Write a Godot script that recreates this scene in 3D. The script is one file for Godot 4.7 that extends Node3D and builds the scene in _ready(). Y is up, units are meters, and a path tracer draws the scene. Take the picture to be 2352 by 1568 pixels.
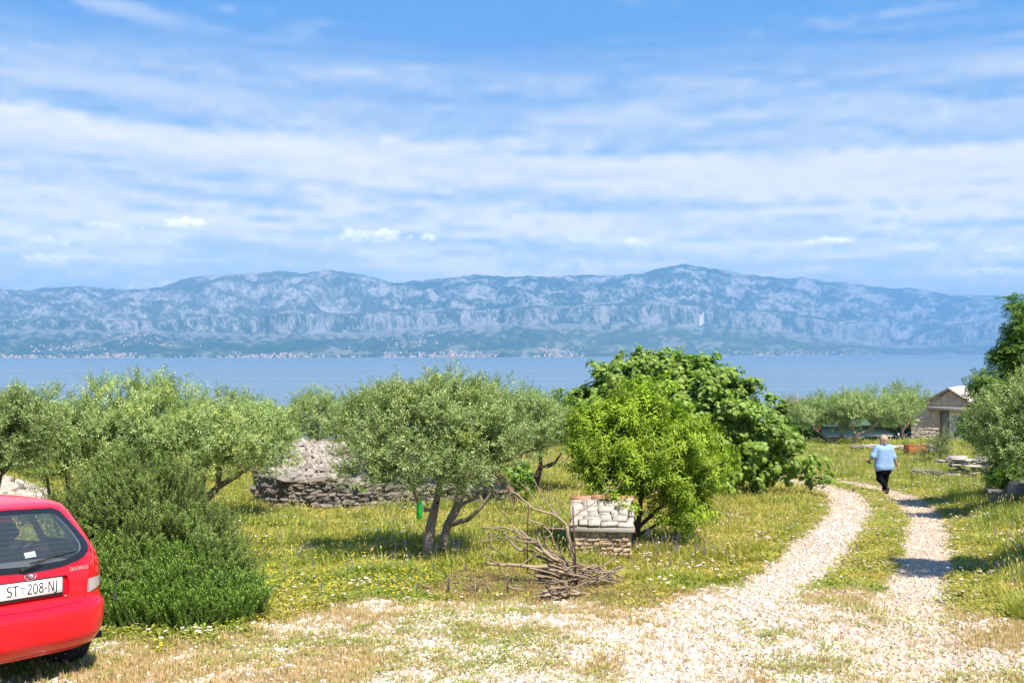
extends Node3D

# Units are metres. The camera stands at the origin about 2 m above a hillside that falls away from it; the sea lies 75 m below.
const FOCAL := 2310.0
const SEA := -75.0
var sun_dir := Vector3(0.29, 0.84, 0.45).normalized()
var rng := RandomNumberGenerator.new()
var nz := FastNoiseLite.new()
var nf := FastNoiseLite.new()
var nr := FastNoiseLite.new()
var taken := {}
var M := {}
var rocks: Array[Mesh] = []

func _ready() -> void:
	setup_view()
	make_materials()
	make_far_land()
	make_ground()
	make_platform()
	make_garage()
	make_well_house()
	make_trees()
	make_small_plants()
	make_car()
	make_pickup()
	make_wood()
	make_yard_things()
	make_person()
	make_ground_cover()

# ---------------------------------------------------------------- view
func setup_view() -> void:
	rng.seed = 7
	nz.seed = 11; nz.noise_type = FastNoiseLite.TYPE_SIMPLEX_SMOOTH; nz.frequency = 1.0
	nz.fractal_type = FastNoiseLite.FRACTAL_FBM; nz.fractal_octaves = 3
	nf.seed = 5; nf.noise_type = FastNoiseLite.TYPE_SIMPLEX_SMOOTH; nf.frequency = 1.0
	nf.fractal_type = FastNoiseLite.FRACTAL_FBM; nf.fractal_octaves = 5
	nr.seed = 23; nr.noise_type = FastNoiseLite.TYPE_SIMPLEX_SMOOTH; nr.frequency = 1.0
	nr.fractal_type = FastNoiseLite.FRACTAL_RIDGED; nr.fractal_octaves = 5
	var cam := Camera3D.new()
	cam.name = "camera"
	cam.fov = rad_to_deg(2.0 * atan(784.0 / FOCAL))
	cam.near = 0.1
	cam.far = 60000.0
	cam.rotation.x = atan(19.0 / FOCAL)
	add_child(cam)
	var sun := DirectionalLight3D.new()
	sun.name = "sun"
	sun.light_energy = SUN_ENERGY
	sun.light_color = Color(1.0, 0.95, 0.88)
	sun.light_angular_distance = 0.5
	sun.shadow_enabled = true
	add_child(sun)
	sun.look_at_from_position(sun_dir * 100.0, Vector3.ZERO)
	var env := Environment.new()
	env.tonemap_mode = Environment.TONE_MAPPER_LINEAR
	env.tonemap_exposure = EXPOSURE
	env.background_mode = Environment.BG_SKY
	env.sdfgi_enabled = true
	env.ssao_enabled = true
	env.ssil_enabled = true
	env.fog_enabled = true
	env.fog_density = FOG
	env.fog_light_color = Color(0.51, 0.755, 1.0)
	var sky := Sky.new()
	var pan := PanoramaSkyMaterial.new()
	pan.panorama = ImageTexture.create_from_image(sky_image())
	sky.sky_material = pan
	env.sky = sky
	var we := WorldEnvironment.new()
	we.name = "world_environment"
	we.environment = env
	add_child(we)

const SUN_ENERGY := 1.6
const EXPOSURE := 2.2
const FOG := 0.000084

func sky_at(az: float, el: float) -> Color:
	# az, el in degrees; linear colour of the air and the high thin cloud in that direction
	var e := maxf(el, 0.0)
	var air := Color(0.72, 0.75, 0.70).lerp(Color(0.27, 0.375, 0.485), smoothstep(0.0, 8.0, e)).lerp(Color(0.068, 0.185, 0.405), smoothstep(3.0, 18.5, e))
	air = air.lerp(Color(0.035, 0.11, 0.34), smoothstep(17.0, 75.0, e))
	var ar := deg_to_rad(az)
	var sx := sin(ar) * 14.0 / (e + 6.0) + (7.0 if absf(az) > 90.0 else 0.0)
	var lean := 6.0 * log(e + 4.0) - 0.8 * sin(ar)
	# filaments: noise drawn out along the wind and bent by a slower noise
	var bend := nz.get_noise_2d(sx * 2.2 + 7.0, lean * 0.55)
	var bend2 := nz.get_noise_2d(sx * 7.0 - 21.0, lean * 1.7 + 3.0)
	lean += bend * 0.55 + bend2 * 0.14
	var broad := nf.get_noise_2d(sx * 1.1, lean * 0.42)
	var streak := nf.get_noise_2d(sx * 2.4 + 40.0 + bend * 0.6, lean * 1.7)
	var hair := nr.get_noise_2d(sx * 3.2 + 31.0 + bend2 * 0.5, lean * 3.4 + 4.0)
	var fluff := nf.get_noise_2d(sx * 26.0 - 9.0, lean * 6.0)
	var slope := 2.3 * sin(ar)
	var fibre := 0.62 * streak + 0.34 * hair + 0.13 * fluff
	# the broad white sheet low in the sky
	var edge := 11.4 + slope + broad * 0.8 + streak * 0.45 + fluff * 0.35
	var sheet := smoothstep(edge + 0.45, edge - 0.6, e) * clampf(0.80 + 0.55 * fibre, 0.0, 1.0)
	sheet *= lerpf(1.0, clampf(0.66 + 1.25 * fibre + 0.35 * broad, 0.10, 1.0), smoothstep(edge - 1.2, edge - 2.6, e))
	sheet *= lerpf(1.0, clampf(0.48 + 1.1 * fibre + 0.6 * broad, 0.06, 1.0), smoothstep(6.6, 3.8, e))
	# thin streaked veils above it
	var veil := smoothstep(18.5, 13.0, e + broad * 1.6 - slope * 0.2) * clampf(0.13 + 0.62 * fibre + 0.42 * broad, 0.0, 0.62)
	veil = maxf(veil, exp(-pow((e - 14.5 - slope * 0.35 - broad * 0.8) / 1.1, 2.0)) * clampf(0.30 + 0.60 * fibre, 0.0, 0.6))
	var wisps := smoothstep(0.10, 0.62, fibre + broad * 0.45) * 0.38 * smoothstep(15.5, 18.0, e)
	var c := clampf(maxf(maxf(sheet, veil), wisps), 0.0, 0.97)
	return air.lerp(Color(0.55, 0.53, 0.495).lerp(Color(0.86, 0.80, 0.71), smoothstep(10.0, 2.0, e)), c)

func sky_image() -> Image:
	var im := Image.create(1024, 512, false, Image.FORMAT_RGBF)
	for y in 258:
		var el := 90.0 - (y + 0.5) * 180.0 / 512.0
		for x in 1024:
			im.set_pixel(x, y, sky_at((x + 0.5) * 360.0 / 1024.0 - 180.0, el))
	for y in range(258, 512):
		for x in 1024:
			im.set_pixel(x, y, Color(0.20, 0.22, 0.20))
	im.resize(4096, 2048, Image.INTERPOLATE_CUBIC)
	var k := 360.0 / 4096.0
	for y in range(740, 1024):
		for x in range(1620, 2476):
			im.set_pixel(x, y, sky_at((x + 0.5) * k - 180.0, 90.0 - (y + 0.5) * k))
	# small fair weather clouds: [azimuth px, height px, half width, height, dark share] in 2352 px picture units where they are in view
	var puffs := [[60, 545, 95, 26, .45], [245, 525, 34, 16, .5], [140, 540, 60, 18, .4], [300, 533, 30, 8, .9], [285, 553, 36, 14, .5], [395, 533, 28, 7, .9], [490, 538, 40, 6, .9], [570, 582, 40, 14, .35], [500, 578, 28, 6, .8], [630, 584, 28, 4, .8],
		[800, 558, 28, 12, .7], [850, 580, 24, 6, .7], [925, 556, 68, 27, .1], [1010, 562, 60, 16, .35], [1140, 564, 68, 25, .1], [990, 588, 60, 14, .3], [1265, 575, 50, 17, .2], [1345, 566, 40, 8, .6], [1535, 576, 80, 18, .15], [1660, 583, 34, 11, .2], [1765, 580, 45, 19, .1], [1815, 583, 16, 6, .4],
		[1275, 612, 42, 14, .15], [1345, 615, 24, 7, .2], [1200, 620, 26, 6, .4], [1460, 624, 40, 9, .1], [1960, 615, 38, 7, .3], [2065, 614, 30, 5, .6], [2225, 616, 42, 10, .25], [2345, 612, 30, 12, .2], [2030, 658, 55, 11, .1], [2130, 660, 50, 12, .1], [2245, 655, 50, 12, .15], [2330, 650, 60, 14, .3],
		[40, 586, 80, 10, .7], [200, 580, 120, 12, .8], [330, 590, 110, 10, .8], [120, 610, 130, 9, .7], [400, 600, 70, 7, .8], [60, 632, 90, 8, .5], [250, 622, 110, 6, .7]]
	var list := []
	for p in puffs:
		list.append([rad_to_deg(atan((p[0] - 1176.0) / FOCAL)), rad_to_deg(atan((803.0 - p[1]) / FOCAL)), p[2] * 0.0248, p[3] * 0.0248, p[4]])
	for i in 130:
		var az := rng.randf_range(33.0, 327.0)
		list.append([az if az < 180.0 else az - 360.0, rng.randf_range(3.0, 7.0), rng.randf_range(0.6, 2.2), rng.randf_range(0.2, 0.65), rng.randf_range(0.1, 0.7)])
	for p in list:
		var x0 := int((p[0] - p[2] * 1.5 + 180.0) / k)
		var x1 := int((p[0] + p[2] * 1.5 + 180.0) / k)
		var y0 := int((90.0 - p[1] - p[3] * 1.8) / k)
		var y1 := int((90.0 - p[1] + p[3] * 1.5) / k)
		for y in range(y0, y1 + 1):
			for x in range(x0, x1 + 1):
				var az := (x + 0.5) * k - 180.0
				var el := 90.0 - (y + 0.5) * k
				var dx: float = (az - p[0]) / p[2]
				var dy: float = (el - p[1] + p[3] * 0.4) / p[3]
				var r := dx * dx + (dy * dy if dy > 0.0 else dy * dy * 4.0)
				var n := nf.get_noise_2d(az * 0.9, el * 1.6)
				var n2 := nf.get_noise_2d(az * 3.2 + 50.0, el * 4.5)
				var al := smoothstep(1.1, 0.1, r - n * 1.0 - n2 * 0.55) * 0.66
				if al <= 0.0:
					continue
				var lit: float = clampf(0.55 + dy * 0.7 + n2 * 0.5 + n * 0.3, 0.0, 1.0) * (1.0 - p[4]) 
				var col := Color(0.34, 0.39, 0.44).lerp(Color(1.4, 1.27, 1.10), lit)
				var xx := posmod(x, 4096)
				im.set_pixel(xx, y, im.get_pixel(xx, y).lerp(col, al))
	return im

# ---------------------------------------------------------------- helpers
func numbered(called: String, parent: Node) -> String:
	var key := str(parent.get_instance_id()) + "/" + called
	if not taken.has(key):
		taken[key] = 0
		return called
	taken[key] += 1
	return "%s_%03d" % [called, taken[key]]

func tag(o: Node, label := "", category := "", group := "", kind := "") -> Node:
	if label: o.set_meta("label", label)
	if category: o.set_meta("category", category)
	if group: o.set_meta("group", group)
	if kind: o.set_meta("kind", kind)
	return o

func thing(called: String, label: String, category: String, at := Vector3.ZERO, turn := 0.0, group := "") -> Node3D:
	var o := Node3D.new()
	o.name = numbered(called, self)
	add_child(o, true)
	o.position = at
	o.rotation.y = turn
	tag(o, label, category, group)
	return o

func put(called: String, mesh: Mesh, m: Material, parent: Node = self) -> MeshInstance3D:
	var o := MeshInstance3D.new()
	o.name = numbered(called, parent)
	o.mesh = mesh
	if m: o.material_override = m
	parent.add_child(o, true)
	return o

func many(called: String, mesh: Mesh, m: Material, places: Array, colors: Array, parent: Node = self) -> MultiMeshInstance3D:
	var mm := MultiMesh.new()
	mm.transform_format = MultiMesh.TRANSFORM_3D
	mm.use_colors = true
	mm.mesh = mesh
	mm.instance_count = places.size()
	for i in places.size():
		mm.set_instance_transform(i, places[i])
		mm.set_instance_color(i, colors[i])
	var o := MultiMeshInstance3D.new()
	o.name = numbered(called, parent)
	o.multimesh = mm
	o.material_override = m
	parent.add_child(o, true)
	o.set_meta("kind", "stuff")
	return o

func copy(o: Node3D, at: Vector3, turn: float, label: String, group := "") -> Node3D:
	var base := String(o.name)
	var c: Node3D = o.duplicate()
	c.name = numbered(base, self)
	add_child(c, true)
	c.position = at
	c.rotation.y = turn
	tag(c, label, "", group)
	return c

func lin(r: float, g: float, b: float, a := 1.0) -> Color:
	var c := Color(r, g, b).linear_to_srgb()
	c.a = a
	return c

func mat(r: float, g: float, b: float, rough := 0.8, opts := {}) -> StandardMaterial3D:
	var m := StandardMaterial3D.new()
	m.albedo_color = lin(r, g, b)
	m.roughness = rough
	for k in opts:
		m.set(k, opts[k])
	return m

func noise_tex(freq: float, size: int, lo: Color, hi: Color, sd := 1, mid := 0.5, kind := FastNoiseLite.TYPE_SIMPLEX_SMOOTH, oct := 5) -> NoiseTexture2D:
	var n := FastNoiseLite.new()
	n.seed = sd
	n.noise_type = kind
	n.frequency = freq
	n.fractal_octaves = oct
	var t := NoiseTexture2D.new()
	t.width = size
	t.height = size
	t.seamless = true
	t.noise = n
	var g := Gradient.new()
	g.offsets = PackedFloat32Array([0.0, mid, 1.0])
	g.colors = PackedColorArray([lo, lo.lerp(hi, 0.5), hi])
	t.color_ramp = g
	return t

func grained(m: StandardMaterial3D, tex: Texture2D, scale: float, bump: Texture2D = null, cm := 1.0, world := false) -> StandardMaterial3D:
	m.albedo_texture = tex
	m.uv1_triplanar = true
	m.uv1_world_triplanar = world
	m.uv1_scale = Vector3.ONE * scale
	if bump:
		m.heightmap_enabled = true
		m.heightmap_texture = bump
		m.heightmap_scale = cm
	return m

func make_materials() -> void:
	var mott := noise_tex(0.02, 256, Color(0.74, 0.73, 0.71), Color(1, 1, 1), 3)
	var fine := noise_tex(0.09, 256, Color(0.72, 0.70, 0.67), Color(1, 1, 1), 4, 0.45)
	var bmp := noise_tex(0.05, 256, Color(0, 0, 0), Color(1, 1, 1), 8)
	var barkt := noise_tex(0.06, 256, Color(0.5, 0.48, 0.45), Color(1, 1, 1), 9)
	M.mott = mott; M.fine = fine; M.bmp = bmp
	M.ground = grained(mat(1, 1, 1, 0.95, {"vertex_color_use_as_albedo": true}), fine, 2.2, bmp, 2.0, true)
	M.hill = mat(1, 1, 1, 1.0, {"vertex_color_use_as_albedo": true, "metallic_specular": 0.1})
	M.bark = grained(mat(0.36, 0.28, 0.21, 0.95), barkt, 3.0, bmp, 2.0)
	M.bark_pale = grained(mat(0.46, 0.385, 0.31, 0.95), barkt, 3.0, bmp, 1.5)
	M.bark_dark = grained(mat(0.19, 0.15, 0.115, 0.95), barkt, 3.0, bmp, 2.0)
	M.wood = grained(mat(0.44, 0.35, 0.26, 0.95), barkt, 5.0, bmp, 1.0)
	M.twig = grained(mat(0.56, 0.45, 0.34, 0.9), barkt, 5.0)
	var leafy := {"vertex_color_use_as_albedo": true, "backlight_enabled": true}
	M.olive = mat(1, 1, 1, 0.36, leafy); M.olive.backlight = Color(0.72, 0.85, 0.45)
	M.leaf = mat(1, 1, 1, 0.55, leafy); M.leaf.backlight = Color(0.7, 0.9, 0.3)
	M.needle = mat(1, 1, 1, 0.5, leafy); M.needle.backlight = Color(0.6, 0.75, 0.35)
	M.grass = mat(1, 1, 1, 0.6, leafy); M.grass.backlight = Color(0.8, 0.9, 0.4)
	M.petal = mat(1, 1, 1, 0.7, leafy); M.petal.backlight = Color(0.6, 0.6, 0.6)
	M.pebble = grained(mat(1, 1, 1, 0.9, {"vertex_color_use_as_albedo": true}), fine, 6.0)
	M.stones = []
	for c in [[.42, .39, .36], [.34, .32, .30], [.50, .46, .41], [.28, .265, .25], [.45, .38, .32]]:
		M.stones.append(grained(mat(c[0], c[1], c[2], 0.95), mott, 2.0, bmp, 2.5))
	M.warm_stones = []
	for c in [[.58, .44, .29], [.50, .36, .23], [.64, .50, .35], [.54, .39, .25], [.66, .54, .40]]:
		M.warm_stones.append(grained(mat(c[0], c[1], c[2], 0.95), mott, 3.0, bmp, 1.5))
	M.block_stones = []
	for c in [[.72, .63, .55], [.68, .59, .51], [.77, .69, .61], [.71, .58, .47], [.66, .58, .51]]:
		M.block_stones.append(grained(mat(c[0], c[1], c[2], 0.95), mott, 1.0, bmp, 3.0))
	M.slabs = []
	for c in [[.52, .49, .45], [.45, .43, .40], [.57, .53, .48]]:
		M.slabs.append(grained(mat(c[0], c[1], c[2], 0.95), mott, 3.0, bmp, 1.0))
	M.concrete = grained(mat(0.40, 0.38, 0.35, 0.95), fine, 1.5, bmp, 0.6)
	M.concrete_pale = grained(mat(0.60, 0.56, 0.51, 0.95), mott, 0.6)
	M.mortar = grained(mat(0.36, 0.32, 0.28, 0.98), fine, 2.0)
	M.mortar_pale = grained(mat(0.58, 0.50, 0.43, 0.98), fine, 2.0)
	M.soil = grained(mat(0.13, 0.095, 0.065, 0.98), fine, 2.0)
	M.terracotta = grained(mat(0.52, 0.27, 0.17, 0.9), mott, 4.0)
	M.rust = grained(mat(0.14, 0.065, 0.04, 0.9), fine, 6.0)
	rng.seed = 99
	for i in 7:
		rocks.append(rock_mesh(i))

func rock_mesh(sd: int) -> Mesh:
	# a squarish lump of 48 triangles, about 1 m across
	var st := SurfaceTool.new()
	st.begin(Mesh.PRIMITIVE_TRIANGLES)
	var jit := {}
	for face in 6:
		for i in 2:
			for j in 2:
				var q := []
				for c in [[0, 0], [1, 0], [1, 1], [0, 1]]:
					var u: float = (i + c[0]) - 1.0
					var v: float = (j + c[1]) - 1.0
					var p: Vector3 = [Vector3(1, u, v), Vector3(-1, v, u), Vector3(v, 1, u), Vector3(u, -1, v), Vector3(u, v, 1), Vector3(v, u, -1)][face]
					if not jit.has(p):
						jit[p] = Vector3(rng.randf_range(-1, 1), rng.randf_range(-1, 1), rng.randf_range(-1, 1)) * 0.24
					q.append((p.lerp(p.normalized() * 1.25, 0.55) + jit[p]) * 0.5)
				for k in [0, 2, 1, 0, 3, 2]:
					st.set_smooth_group(-1)
					st.add_vertex(q[k])
	st.generate_normals()
	return st.commit()

func at(px: float, d: float) -> Vector3:
	var x := (px - 1176.0) / FOCAL * d
	return Vector3(x, gy(x, d), -d)

func pt(px: float, py: float, d: float) -> Vector3:
	return Vector3((px - 1176.0) / FOCAL * d, (803.0 - py) / FOCAL * d, -d)

func table(t: Array, x: float) -> float:
	if x <= t[0][0]: return t[0][1]
	for i in range(1, t.size()):
		if x <= t[i][0]:
			return lerpf(t[i - 1][1], t[i][1], (x - t[i - 1][0]) / (t[i][0] - t[i - 1][0]))
	return t[-1][1]

func ring(st: SurfaceTool, a: PackedVector3Array, b: PackedVector3Array) -> void:
	var n := a.size()
	for i in n:
		var j := (i + 1) % n
		for p in [a[i], b[j], b[i], a[i], a[j], b[j]]:
			st.add_vertex(p)

func circle(c: Vector3, dir: Vector3, r: float, sides: int) -> PackedVector3Array:
	var ref := Vector3(0.31, 0.12, 0.94) if absf(dir.normalized().dot(Vector3(0.31, 0.12, 0.94).normalized())) < 0.93 else Vector3(1, 0, 0.1)
	var u := dir.cross(ref).normalized()
	var v := dir.cross(u).normalized()
	var out := PackedVector3Array()
	for i in sides:
		var an := TAU * i / sides
		out.append(c + (u * cos(an) + v * sin(an)) * r)
	return out

func tube(st: SurfaceTool, pts: Array, r0: float, r1: float, sides := 6, caps := true) -> void:
	var prev := PackedVector3Array()
	for i in pts.size():
		var dir: Vector3 = (pts[mini(i + 1, pts.size() - 1)] - pts[maxi(i - 1, 0)])
		if dir.length() < 1e-6: dir = Vector3.UP
		var c := circle(pts[i], dir.normalized(), lerpf(r0, r1, float(i) / maxf(1, pts.size() - 1)), sides)
		if i: ring(st, prev, c)
		if caps and (i == 0 or i == pts.size() - 1):
			for k in range(1, sides - 1):
				var tri := [c[0], c[k + 1], c[k]] if i == 0 else [c[0], c[k], c[k + 1]]
				for p in tri: st.add_vertex(p)
		prev = c

func tool() -> SurfaceTool:
	var st := SurfaceTool.new()
	st.begin(Mesh.PRIMITIVE_TRIANGLES)
	return st

func done(st: SurfaceTool, smooth := true) -> ArrayMesh:
	if smooth:
		st.index()
	st.generate_normals()
	return st.commit()

func quad(st: SurfaceTool, a: Vector3, b: Vector3, c: Vector3, d: Vector3) -> void:
	for p in [a, c, b, a, d, c]:
		st.add_vertex(p)

func box(st: SurfaceTool, c: Vector3, s: Vector3, t := Transform3D(), bevel := 0.0) -> void:
	# a box, with chamfered edges when bevel is given
	var h := s * 0.5
	if bevel <= 0.0:
		var v := []
		for i in 8:
			v.append(t * (c + Vector3(h.x * (1 if i & 1 else -1), h.y * (1 if i & 2 else -1), h.z * (1 if i & 4 else -1))))
		for f in [[0, 2, 3, 1], [4, 5, 7, 6], [0, 1, 5, 4], [2, 6, 7, 3], [0, 4, 6, 2], [1, 3, 7, 5]]:
			quad(st, v[f[0]], v[f[3]], v[f[2]], v[f[1]])
		return
	var b := minf(bevel, minf(h.x, minf(h.y, h.z)) * 0.9)
	var P := func(sx: int, sy: int, sz: int, ax: int) -> Vector3:
		var q := Vector3(h.x - b, h.y - b, h.z - b)
		q[ax] += b
		return t * (c + q * Vector3(sx, sy, sz))
	for ax in 3:
		var u := (ax + 1) % 3
		var w := (ax + 2) % 3
		for s1 in [-1, 1]:
			var f := []
			for cc in [[-1, -1], [1, -1], [1, 1], [-1, 1]]:
				var sg := [0, 0, 0]
				sg[ax] = s1; sg[u] = cc[0]; sg[w] = cc[1]
				f.append(P.call(sg[0], sg[1], sg[2], ax))
			if s1 > 0: quad(st, f[0], f[1], f[2], f[3])
			else: quad(st, f[3], f[2], f[1], f[0])
			for s2 in [-1, 1]:
				var g := []
				for s3 in [-1, 1]:
					var sg := [0, 0, 0]
					sg[ax] = s1; sg[u] = s2; sg[w] = s3
					g.append(P.call(sg[0], sg[1], sg[2], ax))
					g.append(P.call(sg[0], sg[1], sg[2], u))
				if s1 * s2 > 0: quad(st, g[0], g[1], g[3], g[2])
				else: quad(st, g[2], g[3], g[1], g[0])
	for i in 8:
		var sg := [1 if i & 1 else -1, 1 if i & 2 else -1, 1 if i & 4 else -1]
		var a: Vector3 = P.call(sg[0], sg[1], sg[2], 0)
		var bb: Vector3 = P.call(sg[0], sg[1], sg[2], 1)
		var cc: Vector3 = P.call(sg[0], sg[1], sg[2], 2)
		if sg[0] * sg[1] * sg[2] > 0:
			for p in [a, cc, bb]: st.add_vertex(p)
		else:
			for p in [a, bb, cc]: st.add_vertex(p)

func box_mesh(s: Vector3, bevel := 0.0) -> ArrayMesh:
	var st := tool()
	box(st, Vector3.ZERO, s, Transform3D(), bevel)
	return done(st, false)

func spin(lo := 0.0, hi := TAU) -> Basis:
	return Basis(Vector3.UP, rng.randf_range(lo, hi))

func rdir() -> Vector3:
	return Vector3(rng.randfn(), rng.randfn(), rng.randfn()).normalized()

func along(y: Vector3, roll := 0.0) -> Basis:
	# a basis whose y axis points along the given direction
	y = y.normalized()
	var x := y.cross(Vector3(0.3, 0.2, 0.9)).normalized() if absf(y.z) < 0.9 else y.cross(Vector3.RIGHT).normalized()
	var z := x.cross(y)
	return Basis(x, y, z) * Basis(Vector3.UP, roll)

# ---------------------------------------------------------------- far land and sea
const SKYLINE := [[-900, 690], [-400, 672], [0, 663], [60, 668], [100, 660], [200, 657], [260, 662], [320, 664], [380, 655], [430, 637], [450, 634], [560, 626], [640, 622], [700, 626], [740, 620], [790, 622], [850, 633], [900, 648], [915, 650], [950, 642], [1000, 640], [1060, 634], [1100, 630], [1160, 636], [1200, 633], [1250, 632], [1300, 633], [1350, 630], [1400, 631], [1470, 628], [1520, 614], [1570, 606], [1610, 612], [1660, 618], [1710, 629], [1760, 634], [1800, 638], [1850, 636], [1900, 646], [1960, 650], [2010, 658], [2050, 662], [2100, 660], [2160, 672], [2200, 675], [2250, 677], [2300, 678], [2352, 684], [2800, 705], [3300, 725]]
const CLIFF_TOP := [[-900, 740], [0, 736], [200, 735], [350, 733], [500, 730], [700, 722], [900, 720], [1000, 716], [1200, 709], [1400, 701], [1500, 698], [1600, 702], [1700, 714], [1800, 722], [1900, 736], [2000, 746], [2040, 758], [2062, 786], [2085, 782], [2110, 772], [2200, 746], [2300, 735], [2352, 732], [3300, 740]]
const CLIFF_BASE := [[-900, 752], [0, 752], [300, 757], [600, 764], [800, 762], [1000, 750], [1150, 742], [1300, 740], [1500, 742], [1700, 752], [1850, 766], [1950, 782], [2040, 797], [2062, 800], [2110, 796], [2200, 788], [2300, 780], [3300, 780]]
const SHORE_AT := [[-900, 8600], [0, 8800], [600, 9200], [1176, 9700], [1500, 10300], [1800, 11800], [2000, 14000], [2100, 15000], [2352, 15500], [3300, 15500]]

func hill_point(px: float, s: float) -> Vector3:
	# the mainland: s metres inland from its shore, in the direction of picture column px
	var d0 := table(SHORE_AT, px)
	var yr := table(SKYLINE, px)
	var yt := table(CLIFF_TOP, px)
	var yb := table(CLIFF_BASE, px)
	var ys := 803.0 - SEA * FOCAL / d0
	var d := d0 + s
	var wob := nz.get_noise_2d(px * 0.004, 3.0) * 260.0 + nz.get_noise_2d(px * 0.03, 9.0) * 60.0
	var sb := 1500.0 + wob
	var st := sb + 260.0
	var x := (px - 1176.0) / FOCAL * d
	var y := 0.0
	var ridge := 0.0
	var rough := nr.get_noise_2d(px * 0.0055 + s * 0.0002, s * 0.00045)
	var fine := nf.get_noise_2d(px * 0.028, s * 0.0022)
	if s <= sb:
		var t := s / sb
		y = lerpf(ys, yb, pow(t, 1.15) * 0.75 + 0.25 * t)
		ridge = (rough * 26.0 + fine * 22.0) * t * (1.0 - t) * 2.5 + absf(nz.get_noise_2d(px * 0.01, s * 0.002)) * 30.0 * smoothstep(0.0, 0.1, t) * (1.0 - t)
	elif s <= st:
		var t := (s - sb) / (st - sb)
		y = lerpf(yb, yt, smoothstep(0.0, 1.0, t))
		ridge = (nr.get_noise_2d(px * 0.012, s * 0.0016) * 20.0 - 6.0) * t + fine * 30.0 + nf.get_noise_2d(px * 0.07, s * 0.009) * 6.0
	else:
		var t := clampf((s - st) / (4900.0 - st), 0.0, 1.0)
		var bench := lerpf(yt + 1.5, yt - 6.0, smoothstep(0.0, 0.3, t))
		y = bench if t < 0.3 else lerpf(bench, yr, pow((t - 0.3) / 0.7, 0.85))
		var taper := clampf((1.0 - t) * 5.0, 0.12, 1.0) * smoothstep(0.12, 0.45, t)
		ridge = (rough * 100.0 - 25.0 + fine * 60.0) * taper + fine * 10.0 + nf.get_noise_2d(px * 0.08, s * 0.006) * 12.0 * (0.3 + taper)
	var h := (803.0 - y) / FOCAL * d + ridge
	if s > 4900.0:
		h -= (s - 4900.0) * 0.5
	if s <= 0.0:
		h = SEA + s * 0.1
	return Vector3(x, maxf(h, SEA - 20.0) if s <= 0.0 else maxf(h, SEA + 1.0 + s * 0.01), -d)

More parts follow.
